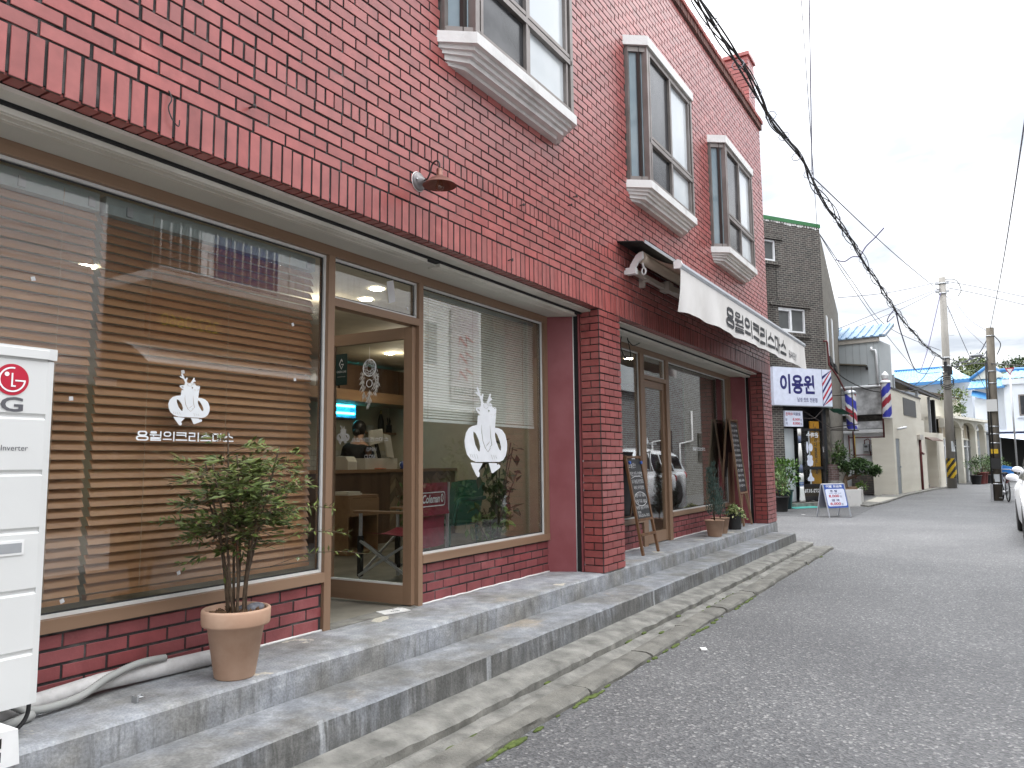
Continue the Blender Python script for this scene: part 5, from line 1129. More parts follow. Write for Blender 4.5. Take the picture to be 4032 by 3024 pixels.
# barber shop front
sf = MB(); sf.box(-2.45, -1.93, .02, .2, 0, Z(2.66)); sf.box(-1.93, -.28, .5, .6, Z(1.95), Z(2.66)); sf.box(-.28, -.12, .02, .5, .1, Z(2.66)); sf.build('black_front', 'black_tile', DB)
MB().box(-1.93, -1.42, .12, .16, .12, Z(1.98)).build('pale_panel', 'pane_frost', DB); MB().box(-1.42, -.28, .62, .66, .12, Z(2.6)).build('dark_entry', 'black', DB)
MB().box(-2.45, .2, -.35, .7, 0, .12).build('threshold', 'cement', DB)
DL = MB(); dz0, dz1 = .17, Z(1.98)
for a, b_ in ((-1.36, -1.27), (-.38, -.28)): DL.box(a, b_, -.02, .04, dz0, dz1)
for a, b_ in ((dz0, dz0+.12), (.57, .66), (Z(.75)-.03, Z(.75)+.06), (dz1-.07, dz1)): DL.box(-1.27, -.38, -.02, .04, a, b_)
DR = DL.build('door', 'black_metal', DB); MB().box(-1.27, -.38, .004, .014, dz0+.12, dz1-.07).build('door_pane', 'glass_door', DR); MB().box(-1.27, -.38, -.004, .002, dz0+.12, .57).build('kick_panel', M('brown ribbed panel', (.035, .028, .018), .5), DR); MB().box(-.37, -.33, -.07, -.02, Z(.65), Z(1.05)).build('handle', 'black', DR); MB().box(-.36, -.31, -.03, -.021, Z(1.25), Z(1.42)).build('lock_plate', 'pvc', DR)
xs = -.93
text('은하수', 'door_lettering', 'decal', DR, -1.02, -.006, Z(1.70), .5, .16, bold=.03, mirror=True)
for sh, zz, hh in (([ell(30, 50, 26, 30, 20), ell(72, 50, 14, 44, 14)], 1.22, .36), ([[(10, 20), (28, 4), (50, 12), (72, 0), (90, 16), (84, 40), (98, 58), (88, 92), (50, 100), (14, 94), (2, 60), (16, 42)]], .82, .36), ([[(50, 0), (66, 18), (74, 44), (98, 64), (96, 94), (50, 100), (6, 96), (4, 68), (30, 46), (36, 16)]], .36, .28)):
    shapes([[(100-x_, y_) for x_, y_ in c_] for c_ in sh], 'door_sticker', 'sign_white', DR, xs-.12, -.006, Z(zz), .27, hh)
text('272-3176', 'door_lettering', 'decal', DR, -1.20, -.006, Z(.02), .60, .11, bold=.02, mirror=True); shapes([ell(0, 0, 1, 1, 24)], 'door_lettering', 'decal', DR, -.53, -.006, Z(.01), .12, .12)
SG = thing('barber_sign', 'large white shop sign with dark blue writing and red and blue slanted stripes', 'sign', (0, 0, 0)); SG.parent = None
SG.location = DB.location; SG.rotation_euler = DB.rotation_euler
MB().box(-2.42, -.0, -.16, -.015, Z(2.67), Z(3.82)).build('sign_face', 'sign_white', SG); b = MB(); b.box(-2.43, .01, -.15, -.02, Z(2.645), Z(2.669)); b.box(-2.43, .01, -.15, -.02, Z(3.821), Z(3.835)); b.build('sign_rim', 'alu_silver', SG)
text('이용원', 'lettering', 'navy', SG, -2.16, -.163, Z(3.02), 1.42, .60, bold=.035); text('남성 컷트 전문점', 'small_lettering', 'navy', SG, -1.48, -.163, Z(2.78), .83, .14, bold=.012)
sr, sb_ = [], []
for i in range(-2, 8):
    z0 = 2.67-.5+i*.222; q = [(-.40, z0), (.0, z0+.50), (.0, z0+.60), (-.40, z0+.10)]
    q = [(x_, min(3.815, max(2.672, z_))) for x_, z_ in q]
    if max(p[1] for p in q)-min(p[1] for p in q) > .12: (sr if i % 2 else sb_).append(q)
for cs, m_ in ((sr, 'red'), (sb_, 'navy')):
    b = MB()
    for q in cs: nn = len(b.v); b.v += [(x_, -.1635, Z(z_)) for x_, z_ in q]; b.face((nn, nn+1, nn+2, nn+3))
    b.build('stripe', m_, SG)
MB().box(-.412, -.40, -.1632, -.16, Z(2.67), Z(3.82)).build('divider', 'navy', SG)
PS = thing('price_board', 'small white lit price board over the barber doorway', 'sign', DB.location, R(-33)); MB().box(-1.92, -1.20, -.07, .0, Z(2.03), Z(2.51)).build('board_face', 'sign_white', PS)
text('은하수', 'lettering', 'red', PS, -1.90, -.073, Z(2.36), .30, .10, bold=.02); text('이용원', 'lettering', 'navy', PS, -1.58, -.073, Z(2.36), .28, .10, bold=.02); text('8,000', 'price', 'red', PS, -1.62, -.073, Z(2.20), .29, .085, bold=.02); text('원', 'price', 'navy', PS, -1.31, -.073, Z(2.20), .06, .07); text('8,000', 'price', 'red', PS, -1.62, -.073, Z(2.08), .29, .085, bold=.02); text('원', 'price', 'navy', PS, -1.31, -.073, Z(2.08), .06, .07); text('발', 'price', 'navy', PS, -1.91, -.073, Z(2.20), .07, .08); text('색', 'price', 'navy', PS, -1.91, -.073, Z(2.08), .07, .08)
OB = thing('hanging_sign', 'narrow orange vertical sign with black writing behind the barber door', 'sign', DB.location, R(-33)); MB().box(-.79, -.41, .05, .09, Z(-.1), Z(2.21)).build('board_face', M('orange sign', (.50, .24, .02), .5), OB)
text('(\n사\n모\n래\n시\n나\n눔\n공\n작\n소\n(\n봉\n사', 'lettering', 'ink_dark', OB, -.66, .047, Z(.55), .13, 1.60, bold=.02)
b = MB(); b.beam((-1.2, .1, Z(2.3)), (-.9, -.25, Z(2.28)), .02, .02); b.beam((-.9, -.25, Z(2.28)), (-.3, -.1, Z(2.62)), .02, .02); b.beam((-1.2, .1, Z(2.62)), (-.3, -.3, Z(2.0)), .02, .02); b.beam((-.3, -.3, Z(2.0)), (.75, -.45, Z(2.12)), .025, .025); b.beam((-.3, -.3, Z(1.92)), (.75, -.45, Z(1.92)), .025, .025); b.beam((-.3, .0, .1), (-.36, -.05, Z(2.62)), .03, .03)
b.build('awning_frame', 'iron', DB)
CU = thing('door_curtain', 'gathered white cloth curtain with blue bands tied beside the barber door', 'curtain', DB.location, R(-33))
def curt(zs, nm, mat_):
    m_ = MB(); m_.lathe([(.06+.05*max(0, (1.6-z_)/1.9)+.012*math.sin(z_*9), z_) for z_ in zs], 14); m_.v = [(-1.43+x_*1.0+.0, -.12+y_*.5, z_) for x_, y_, z_ in m_.v]; m_.build(nm, mat_, CU)
curt([.14, .2, .3, .4, .5, .6], 'cloth', 'white_paint'); curt([.6, .62], 'band', 'blue'); curt([.65, .67], 'band', 'blue'); curt([.70, .72], 'band', 'blue'); curt([.62, .9, 1.0], 'cloth', 'white_paint'); mt['slate'] = M('slate blue cloth', (.11, .13, .2), .8); curt([1.0, 1.26], 'band', 'slate'); curt([1.26, 1.6, 1.9], 'cloth', 'white_paint'); curt([1.9, 2.12], 'band', 'slate'); curt([2.12, 2.2, 2.34], 'cloth', 'white_paint')
GT = thing('green_canopy', 'small green tarp canopy at the corner of the dark brick building', 'canopy', DB.location, R(-33)); MB().grid(lambda u, v: (-.1+.9*u, -.55*v+.3*u, Z(2.62)-.16*u-.04*v+.02*math.sin(u*9)), 10, 4).build('tarp', M('green tarp', (.02, .16, .11), .6), GT); b = MB(); b.tube([(-.1, -.55, Z(2.58)), (.8, -.25, Z(2.40))], .015, 6); b.tube([(.78, -.26, Z(1.9)), (.76, -.26, Z(3.3))], .022, 6); b.build('tarp_frame', 'iron', GT)
b = MB(); b.box(-.16, .14, -.14, .12, .0, Z(.87)); tag(b.build('brick_pilaster', brickmat('mauve brick', (.12, .075, .07), (.15, .095, .09), (.22, .2, .19), .2, .07, .008)), 'low mauve brick pilaster at the barber shop corner', 'pilaster').location = DB.location; bpy.data.objects['brick_pilaster'].rotation_euler = (0, 0, R(-33))
# barber poles
mt['pole_w'] = M('barber white', (.72, .71, .72), .25); mt['pole_r'] = M('barber red', (.35, .03, .05), .25); mt['pole_b'] = M('barber blue', (.05, .06, .40), .25)
def barber(name, label, loc, r_, h, hand, dome, top):
    t = thing(name, label, 'barber pole', loc); m_ = MB(); cl_ = {'pole_w': (.72, .71, .72), 'pole_r': (.36, .03, .05), 'pole_b': (.05, .06, .42)}; n1, n2 = 36, 40
    for j in range(n2):
        for i in range(n1):
            a0, a1 = 2*math.pi*i/n1, 2*math.pi*(i+1)/n1; z0, z1 = h*j/n2, h*(j+1)/n2
            ph = ((a0+a1)/2*hand/(2*math.pi)*1. + (z0+z1)/2/(h*.72)) % 1.
            mtn = 'pole_r' if ph < .27 else ('pole_w' if ph < .42 else ('pole_b' if ph < .78 else 'pole_w')); m_.col = cl_[mtn]
            nn = len(m_.v); m_.v += [(r_*math.cos(a0), r_*math.sin(a0), z0), (r_*math.cos(a1), r_*math.sin(a1), z0), (r_*math.cos(a1), r_*math.sin(a1), z1), (r_*math.cos(a0), r_*math.sin(a0), z1)]; m_.face((nn, nn+1, nn+2, nn+3))
    m_.build('cylinder', 'banded', t)
    c_ = MB(); c_.lathe([(r_*1.12, h), (r_*1.14, h+.03), (r_*1.0, h+.09), (r_*.6, h+.13), (0, h+.14)], 24); c_.build('end_cap', 'alu_silver' if dome else 'pvc', t); c_ = MB(); c_.lathe([(0, -.07), (r_*.7, -.06), (r_*1.08, -.02), (r_*1.1, 0)], 24); c_.build('end_cap', 'alu_silver' if dome else 'pvc', t)
    if top: MB().lathe([(r_*.6, h+.13), (r_*.75, h+.2), (r_*.75, h+.27), (r_*.8, h+.3), (r_*.75, h+.34), (.02, h+.46), (0, h+.47)], 20).build('finial', 'pvc', t); MB().lathe([(r_*.66, h+.135), (r_*.66, h+.25)], 20).build('finial_band', 'pole_r', t)
    b_ = MB()
    for zz in (0.02, h-.02): b_.box(-.02, .02, -.05, .62, zz-.012, zz+.012)
    b_.build('bracket', 'iron', t)
barber('barber_pole', 'barber pole with a silver dome top above the bonsai', (26.42, .50, 1.98), .165, 1.12, 1, True, False); barber('barber_pole', 'slimmer barber pole with a white pointed finial by the cream wall', (32.55, .02, 2.63), .17, 1.32, -1, False, True)
# things on the ground before the barber shop
AS = thing('price_sign', 'blue and white folding price sign standing on the road before the barber shop', 'sandwich board', (20.25, .22, G), R(-34))
# local x runs along the face
fh, fw_ = .80, .355
def onf(m_): m_.v = [(x_, y_+.17*(1-z_/.8) if y_ > 0 else y_-.17*(1-z_/.8), z_) for x_, y_, z_ in m_.v]; return m_
for sg in (-1, 1):
    b = MB(); b.box(-fw_, fw_, sg*.02-.006, sg*.02+.006, .22, fh); onf(b).build('sign_panel', 'blue' if sg < 0 else 'grey_plastic', AS)
    for sx_ in (-1, 1): b = MB(); b.box(sx_*fw_-.015, sx_*fw_+.015, sg*.024-.008, sg*.024+.008, 0, fh); onf(b).build('leg', 'alu_silver', AS)
def tl(o, e=.0):
    for v in o.data.vertices: v.co.y = -.0275-e-.17*(1-v.co.z/.8)
b = MB(); b.box(-fw_, fw_, -.03, .03, fh-.015, fh+.008); b.build('top_rail', 'pvc', AS)
tl(shapes([rr(-.315, .26, .315, .675, .05)], 'white_field', 'sign_white', AS, -.315, 0, .26, .63, .415, flip=False)); tl(text('이발 요금표', 'heading', 'decal', AS, -.27, 0, .705, .54, .065, bold=.03), .001)
tl(text('조 발', 'lettering', 'navy', AS, -.17, 0, .595, .25, .055, bold=.02), .003); tl(text('8,000', 'price', 'red', AS, -.24, 0, .465, .35, .07, bold=.02), .003); tl(text('원', 'price', 'navy', AS, .13, 0, .465, .06, .05), .003); tl(text('염 색', 'lettering', 'navy', AS, -.17, 0, .375, .25, .055, bold=.02), .003); tl(text('8,000', 'price', 'red', AS, -.24, 0, .28, .35, .07, bold=.02), .003); tl(text('원', 'price', 'navy', AS, .13, 0, .28, .06, .05), .003); tl(text('(샴푸, 세발 포함)', 'small_lettering', 'navy', AS, -.22, 0, .555, .42, .025), .003)
mt['orange'] = M('orange rubber', (.55, .09, .03), .5)
CN = thing('traffic_cone', 'orange traffic cone tucked behind the last brick pier', 'traffic cone', (19.35, 1.66, G)); MB().lathe([(.15, .05), (.13, .07), (.035, .68), (.03, .7), (0, .7)], 20).build('cone', 'orange', CN); b = MB(); b.box(-.2, .2, -.2, .2, 0, .05); b.build('base', 'orange', CN); MB().box(-.21, .21, -.21, .21, .051, .08).build('rubber_ring', 'rubber', CN)
def bigpot(loc, label, rad, n, potm, r_, h_, ca_, cb2, ln=.07, cz=None, name='potted_plant'):
    t = thing(name, label, 'potted plant', loc); MB().lathe([(r_*.75, 0), (r_*.78, .02), (r_, h_-.05), (r_*1.08, h_-.05), (r_*1.1, h_), (r_*.98, h_), (r_*.95, h_-.08), (0, h_-.08)], 26).build('pot', potm, t)
    s = MB(); cz = cz or h_+rad[2]*.8
    for i in range(5): a = i*1.26; s.tube([(.05*math.cos(a), .05*math.sin(a), h_-.1), (rad[0]*.5*math.cos(a), rad[1]*.5*math.sin(a), cz)], .012, 5)
    s.build('stem', 'stem', t); l = MB(); bush(l, (0, 0, cz), rad, n, ln, ln*.55, ca_, cb2); l.build('foliage', 'leaf', t); return t
mt['pot_green'] = M('dark green plastic pot', (.008, .03, .035), .4)
mt['pot_red'] = M('dull red pot', (.16, .035, .03), .6)
bigpot((22.9, 1.95, G), 'leafy green shrub in a big dark green plastic pot by the barber shop', (.50, .5, .48), 620, 'pot_green', .25, .55, (.05, .12, .02), (.16, .28, .06), .11)
bigpot((21.6, 1.75, G), 'smaller pale leaved shrub in a black pot beside the last brick pier', (.30, .3, .4), 320, 'rubber', .2, .42, (.06, .13, .03), (.25, .36, .14), .09)
struct(MB().box(20.0, 24.9, -.2, 4.5, G, G+.005).build('asphalt_patch', 'asphalt_dark'))
b = MB(); b.obox((23.75, 1.72, G+.012), (.55, -.36, 0), (.26, .40, 0), (0, 0, .006)); tag(b.build('door_mat', M('turquoise mat', (.06, .34, .30), .8)), 'turquoise mat on the ground before the barber door', 'mat')
b = MB(); b.obox((24.25, 2.0, G+.135), (.42, -.27, 0), (.1, .16, 0), (0, 0, .012)); tag(b.build('door_mat', 'rubber'), 'black rubber mat on the barber doorstep', 'mat')
PLN = thing('planter', 'white walled corner planter bed holding the bonsai pine', 'planter', (25.15, .19, G)); b = MB()
pts = [(-.75, .52), (0, 0), (2.3, .22), (2.3, 1.0), (-.2, 1.0)]; b.prism(pts, 0, .50); b.build('planter_wall', 'white_paint', PLN); b = MB(); b.prism([(-.62, .56), (.02, .1), (2.2, .3), (2.2, .95), (-.2, .95)], .50, .515); b.build('soil', 'soil', PLN)
BZ = thing('bonsai_tree', 'leaning dark green bonsai tree with a layered crown in the white planter', 'tree', (25.75, .62, G+.5))
b = MB(); b.tube(smooth([(-.25, .05, 0), (-.22, .05, .14), (-.1, .05, .28), (.0, .02, .40), (.1, .0, .5)]), [.10, .095, .09, .085, .08, .075, .07, .07, .065, .065, .06, .06, .06, .055, .055, .055, .05, .05, .05, .05, .05, .05, .045, .04, .04], 9)
rtx = Vector((math.sin(.15), -math.cos(.15), 0)); b.tube([(-.1, .05, .28), tuple(rtx*.3+Vector((0, 0, .42))), tuple(rtx*.65+Vector((0, 0, .52)))], [.06, .045, .02], 7); b.build('trunk', 'stem', BZ)
l = MB(); GD, GL = (.018, .045, .014), (.085, .15, .05)
for c_, rd, n_ in ((rtx*.42+Vector((0, 0, .62)), (.42, .40, .26), 1500), (rtx*.75+Vector((0, 0, .55)), (.28, .28, .18), 600), (rtx*.08+Vector((0, 0, .66)), (.36, .33, .24), 800)): bush(l, c_, rd, n_, .075, .05, GD, GL, .5, 12)
l.build('foliage', 'leaf', BZ)
SH2 = thing('garden_shrub', 'loose taller shrub growing behind the bonsai by the gas meters', 'shrub', (26.0, 1.05, G+.5)); b = MB(); [b.tube([(rnd(-.1, .1), rnd(-.1, .1), 0), (rnd(-.4, .4), rnd(-.3, .3), 1.3)], .012, 5) for _ in range(6)]; b.build('stem', 'stem', SH2); l = MB(); bush(l, (-.1, -.0, .95), (.55, .5, .75), 1200, .10, .05, (.03, .07, .02), (.12, .2, .06), .3, 16); l.build('foliage', 'leaf', SH2)
SH3 = thing('ground_shrub', 'small bright green tuft at the foot of the bonsai trunk', 'shrub', (25.8, .25, G+.5)); l = MB(); bush(l, (0, 0, .12), (.3, .2, .14), 160, .06, .04, (.06, .14, .02), (.2, .34, .05), .6, 6); l.build('foliage', 'leaf', SH3)
ST = thing('garden_lantern', 'small square stone lantern box on the white planter', 'stone box', (24.78, .85, G+.5)); b = MB(); b.box(-.16, .16, -.1, .1, 0, .05); b.box(-.16, .16, -.1, .1, .21, .26); b.box(-.16, -.11, -.1, .1, .05, .21); b.box(.11, .16, -.1, .1, .05, .21); b.v = [(x_*math.cos(R(-57))-y_*math.sin(R(-57)), x_*math.sin(R(-57))+y_*math.cos(R(-57)), z_) for x_, y_, z_ in b.v]; b.build('stone', 'cement', ST)
# sloped concrete apron along the houses
ap = MB(); ap.prism([(24.6, -.05), (27.2, -.30), (32.8, -.45), (40.2, -1.15), (43.5, -1.75), (43.5, -.9), (32.9, .4), (25.2, .4), (25.1, .2)], G, G+.05); struct(ap.build('footpath', 'cement'))
pt_ = MB(); pt_.prism([(26.6, -.12), (30.2, -.35), (30.2, .3), (27, .3)], G+.052, G+.056); struct(pt_.build('pale_footpath', M('pale cement', (.42, .40, .34), .8, col2=(.5, .47, .4))))

# grey panelled house with a blue roof
mt['panel_grey'] = M('grey metal panel', (.40, .43, .44), .5, col2=(.46, .485, .49), scale=1.2); mt['blue_roof'] = M('blue metal roof', (.17, .26, .37), .5, col2=(.23, .33, .45), scale=2)
mt['stain_conc'] = M('stained render', (.30, .30, .305), .85, col2=(.66, .665, .67), scale=2.6, lo=.36, hi=.6); mt['white_wall'] = M('white rendered wall', (.72, .73, .745), .8, col2=(.80, .81, .82), scale=1.5)
GH = thing('panelled_house', 'grey panelled upper storey with a ribbed blue roof over a stained concrete storey', 'house', (33.35, .26, G), R(-98))
b = MB(); b.box(-4, 0, 0, 1.9, Z(3.95), Z(5.78)); b.build('panel_wall', 'panel_grey', GH); b = MB()
for i in range(11): x_ = -.18-i*.27; b.box(x_-.008, x_+.008, -.012, .0, Z(4.0), Z(5.7))
b.build('panel_seam', 'grey_plastic', GH); MB().box(-4, .05, -.06, .0, Z(5.72), Z(5.93)).build('fascia', 'alu_cream', GH)
b = MB(); b.prism([(-.12, Z(5.90)), (-.12, Z(5.94)), (1.4, Z(6.62)), (1.4, Z(6.55))], -4, .3, 'x')
for i in range(13): x_ = .12-i*.32; b.prism([(-.13, Z(5.94)), (-.13, Z(5.99)), (1.4, Z(6.67)), (1.4, Z(6.62))], x_-.05, x_+.05, 'x')
b.build('roof', 'blue_roof', GH); b = MB(); b.prism([(-.1, Z(5.86)), (1.5, Z(6.5)), (1.5, Z(6.62)), (-.1, Z(5.98))], .06, .29, 'x'); b.build('side_eave', 'grey_plastic', GH)
b = MB(); b.tube([(-4, -.07, Z(3.93)), (.05, -.07, Z(3.93))], .06, 10); b.tube([(-.25, -.08, Z(5.5)), (-.25, -.12, Z(5.40)), (-.10, -.12, Z(5.36)), (-.08, -.1, Z(5.2)), (-.08, -.1, Z(3.95))], .045, 10); b.build('drain_pipe', 'pvc', GH)
MB().box(-4, .0, .02, 1.9, Z(2.82), Z(3.87)).build('stained_wall', 'stain_conc', GH); MB().box(-4, .0, .6, 1.9, Z(2.2), Z(2.82)).build('recess', 'cement', GH); MB().box(-4, .0, .1, 1.9, Z(2.25), Z(2.55)).build('step_ledge', 'stain_conc', GH)
MB().box(-4, .05, -.12, .0, Z(2.08), Z(2.22)).build('gutter', 'pvc', GH); MB().box(-4, .02, .05, 1.9, 0, Z(2.08)).build('ground_wall', 'white_wall', GH)
bm_ = MB()
for i in range(3):
    x_ = -.66+i*.26; o = MB(); o.box(x_-.105, x_+.105, -.12, .04, Z(1.35), Z(1.63)); o = o.build('gas_meter', 'grey_plastic', GH); MB().box(x_-.06, x_+.06, -.125, -.1201, Z(1.50), Z(1.58)).build('dial', 'pane_dark', o)
b = MB()
for i in range(3): x_ = -.66+i*.26; b.tube([(x_-.06, -.05, Z(1.63)), (x_-.06, -.05, Z(1.78)), (x_+.08, -.05, Z(1.84)), (x_+.14, -.05, Z(1.78)), (x_+.14, -.05, Z(1.2))], .02, 6)
b.tube([(-1.3, -.06, Z(1.9)), (.0, -.06, Z(1.9))], .022, 6); b.tube([(-1.2, -.06, Z(1.2)), (-.1, -.06, Z(1.2))], .022, 6); b.tube([(-1.3, -.06, Z(2.0)), (-1.3, -.06, Z(1.1)), (-.9, -.06, Z(1.1))], .025, 6); b.tube([(.03, -.1, Z(4.)), (.03, -.1, Z(.0))], .03, 8); b.build('gas_pipe', 'red_pipe', GH)
b = MB(); b.tube([(-1.1, -.08, Z(2.0)), (-1.1, -.08, Z(1.0))], .04, 8); b.build('gas_valve_pipe', M('yellow pipe', (.45, .32, .03), .5), GH)
b = MB(); b.box(-1.2, -.05, -.35, .0, .05, Z(.45)); tag(b.build('rubble_wall', brickmat('old brick stack', (.09, .08, .07), (.14, .11, .09), (.05, .05, .045), .2, .09, .012)), 'low crumbling stack of old bricks under the gas meters', 'wall').location = GH.location; bpy.data.objects['rubble_wall'].rotation_euler = GH.rotation_euler
# cream wall along the street
mt['cream_wall'] = M('cream block wall', (.72, .675, .575), .8, col2=(.79, .75, .65), scale=1.2, stretch=(.4, .4, 2.5), bump=.1, bscale=20)
CW = thing('cream_wall', 'tall cream rendered wall along the street with a narrow grey metal gate', 'wall', (32.864, -.122, G), R(-5.23))
b = MB(); b.prism([(0, 0), (.35, 0), (.35, Z(3.76)), (0, Z(3.76))], .0, .3, 'y'); b.box(-.0, .34, .3, .8, 0, Z(1.86)); b.prism([(.35, Z(1.83)), (1.15, Z(1.83)), (1.15, Z(3.76)), (.35, Z(3.76))], 0, .3, 'y'); b.box(1.15, 6.75, 0, .3, 0, Z(3.76)); b.box(6.75, 7.42, 0, .3, 0, Z(2.8)); b.build('wall_panel', 'cream_wall', CW)
MB().box(-.03, 6.78, -.03, .33, Z(3.76), Z(3.82)).build('coping', 'iron', CW); MB().box(.36, 1.14, .02, .06, .04, Z(1.82)).build('gate', M('grey steel gate', (.24, .26, .28), .5, col2=(.30, .32, .34), scale=5), CW); MB().cyl((1.0, -.03, Z(.72)), (.82, -.03, Z(.72)), .03, n=8).build('gate_knob', 'steel', CW)
MB().box(2.4, 5.35, -.02, .0, Z(2.85), Z(3.57)).build('dark_panel', M('charcoal panel', (.07, .068, .066), .6), CW); MB().box(5.3, 6.2, -.12, .0, Z(1.88), Z(2.1)).build('meter_box', 'alu_cream', CW); b = MB(); b.tube([(5.7, -.05, Z(1.88)), (5.65, -.05, 0)], .05, 8); b.tube([(5.55, -.09, Z(1.3)), (6.1, -.09, Z(1.25))], .05, 8); b.build('riser_pipe', 'red_pipe', CW)
b = MB(); b.tube([(.75, -.02, Z(2.2)), (.85, -.2, Z(2.25)), (1.2, -.25, Z(2.28))], .05, 8); b.build('wall_camera', 'pvc', CW)
C2 = thing('gate_wall', 'lower cream wall with a recessed roofed gateway beside the tall cream wall', 'wall', (40.249, -.798, G), R(-10.84)); b = MB(); b.box(0, .1, 0, .4, 0, Z(2.26)); b.box(2.0, 3.35, 0, .4, 0, Z(2.28)); b.box(.1, 2.0, .0, .4, Z(2.02), Z(2.27)); b.box(.1, 2.0, .9, 1.0, 0, Z(2.02)); b.build('wall_panel', 'cream_wall', C2); b = MB(); b.prism([(-.25, Z(1.92)), (-.3, Z(1.86)), (.1, Z(2.0)), (.1, Z(2.1))], .0, 2.05, 'x'); b.build('gate_roof', 'walnut', C2); MB().box(.1, 2., .1, .9, 0, .06).build('gate_sill', 'walnut', C2)
# lean-to roof on posts, with an outdoor unit
LT = thing('shelter', 'open brown metal lean-to roof on thin steel posts behind the cream wall', 'shelter', (32.864, -.122, G), R(-5.23))
b = MB(); n = len(b.v); b.v += [(.2, .9, Z(4.75)), (14.6, .1, Z(4.33)), (14.6, 5, Z(6.6)), (.2, 5.5, Z(5.35))]; b.v += [(x_, y_, z_+.05) for x_, y_, z_ in b.v[n:n+4]]
for q in ((3, 2, 1, 0), (4, 5, 6, 7), (0, 1, 5, 4), (1, 2, 6, 5), (2, 3, 7, 6), (3, 0, 4, 7)): b.face([n+i for i in q])
b.build('roof_sheet', M('brown corrugated sheet', (.085, .075, .05), .6, col2=(.12, .105, .075), scale=6, stretch=(3, .2, 1)), LT); b = MB()
for t_ in (.15, .4, .65, .9): b.beam((.2+14.4*t_, .9-.8*t_+.2, Z(4.72)-.42*t_-.03), (.2+14.4*t_, 5.2, Z(5.30)+1.2*t_-.06), .06, .08)
b.beam((.4, .9, Z(4.66)), (14.4, .2, Z(4.26)), .08, .1); b.build('rafter', 'iron', LT)
for x_, z0_, z1_ in ((3.5, 3.8, 4.65), (9.3, 2.2, 4.42), (12.9, 0, 4.3)): MB().box(x_-.06, x_+.06, .45, .57, Z(z0_), Z(z1_)).build('post', 'steel', LT)
MB().box(7.6, 15, 3.2, 3.5, 0, Z(4.2)).build('back_wall', 'oak_dim', LT); MB().box(13.9, 14.25, .4, .7, 0, Z(4.2)).build('dark_post', 'black', LT)
OU = thing('outdoor_unit', 'cream air conditioner outdoor unit with a round red badge under the lean-to roof', 'outdoor unit', (41.3, .35, 2.92), R(-55)); MB().box(-.46, .46, 0, .32, 0, .62).build('case', 'ac_white', OU); shapes([ell(0, 0, .26, .26, 32), ell(0, 0, .05, .05, 12)], 'fan_grille', 'grey_plastic', OU, -.40, -.004, .05, .52, .52); shapes([ell(0, 0, 1, 1, 20)], 'badge', 'red', OU, .22, -.005, .40, .15, .15); text('LG', 'brand_lettering', 'ink_grey', OU, .22, -.005, .29, .14, .08); b = MB(); b.box(-.4, -.34, 0, .3, -.3, 0); b.box(.34, .4, 0, .3, -.3, 0); b.build('stand', 'iron', OU)

# cream house with arched porch
mt['cream_house'] = M('cream rendered house', (.64, .60, .50), .8, col2=(.72, .69, .60), scale=1.6)
YH = thing('porch_house', 'cream house with an arched porch under a flat canopy and plants along its front', 'house', (48.98, -1.66, G), R(-12))
MB().box(-.5, 6.3, .9, 6, Z(3.24), Z(4.66)).build('upper_wall', 'cream_house', YH); MB().box(-.5, 8.3, -.35, 1.2, Z(3.25), Z(3.40)).build('canopy', 'cream_house', YH)
b = MB(); b.box(-.5, 8.1, 1.0, 6, 0, Z(3.25)); b.build('back_wall', 'cream_house', YH)
for x_ in (2.25, 5.5, 7.9): b = MB(); b.box(x_-.2, x_+.2, .0, .3, 0, Z(2.7)); b.box(x_-.27, x_+.27, -.04, .34, Z(2.7), Z(2.78)); b.build('column', 'cream_house', YH)
b = MB()
for x0, x1 in ((-.9, 2.05), (2.45, 5.3), (5.7, 7.75)):
    arc = [(x0+(x1-x0)*(.5-.5*math.cos(t*math.pi/12)), Z(2.75)+.42*math.sin(t*math.pi/12)) for t in range(13)]; b.prism([(x0-.3, Z(3.25)), (x0-.3, Z(2.75))]+arc+[(x1+.3, Z(2.75)), (x1+.3, Z(3.25))], .03, .3, 'y')
b.build('arch', 'cream_house', YH); MB().box(-.5, 7.7, .42, .5, Z(2.2), Z(3.2)).build('panel', M('tan slatted panel', (.42, .35, .25), .7), YH); b = MB()
for i in range(12): b.box(-.3+i*.66, -.22+i*.66, .38, .42, Z(2.2), Z(3.2))
b.box(-.5, 7.7, .37, .42, Z(2.14), Z(2.24)); b.build('batten', 'cream_house', YH); MB().box(-.5, 7.7, .45, .55, .0, Z(2.14)).build('glazing', 'pane_grey', YH); b = MB()
for x_ in (.0, .9, 1.6, 3.1, 3.7, 4.9, 6.6): b.box(x_, x_+.14, .38, .45, 0, Z(2.14))
b.box(-.5, 7.7, .38, .45, Z(1.72), Z(1.8)); b.build('window_frame', 'pvc', YH); b = MB(); b.prism([(.7, Z(4.66)), (.6, Z(4.72)), (3.4, Z(5.4)), (3.4, Z(5.3))], -.5, 5.4, 'x'); b.build('roof', 'walnut', YH)
for k_, (x_, z_) in enumerate(((1.8, 4.9), (4.6, 4.75))):
    l = MB(); bush(l, (x_, .5, Z(z_)), (1.0, .5, .55), 260, .16, .1, (.05, .1, .02), (.2, .25, .06), .3, 8); l.build('roof_planting', 'leaf', YH)
l = MB(); bush(l, (2.6, .2, Z(3.85)), (1.3, .4, .35), 420, .14, .08, (.04, .09, .02), (.14, .2, .06), .3, 8); l.build('canopy_planting', 'leaf', YH)
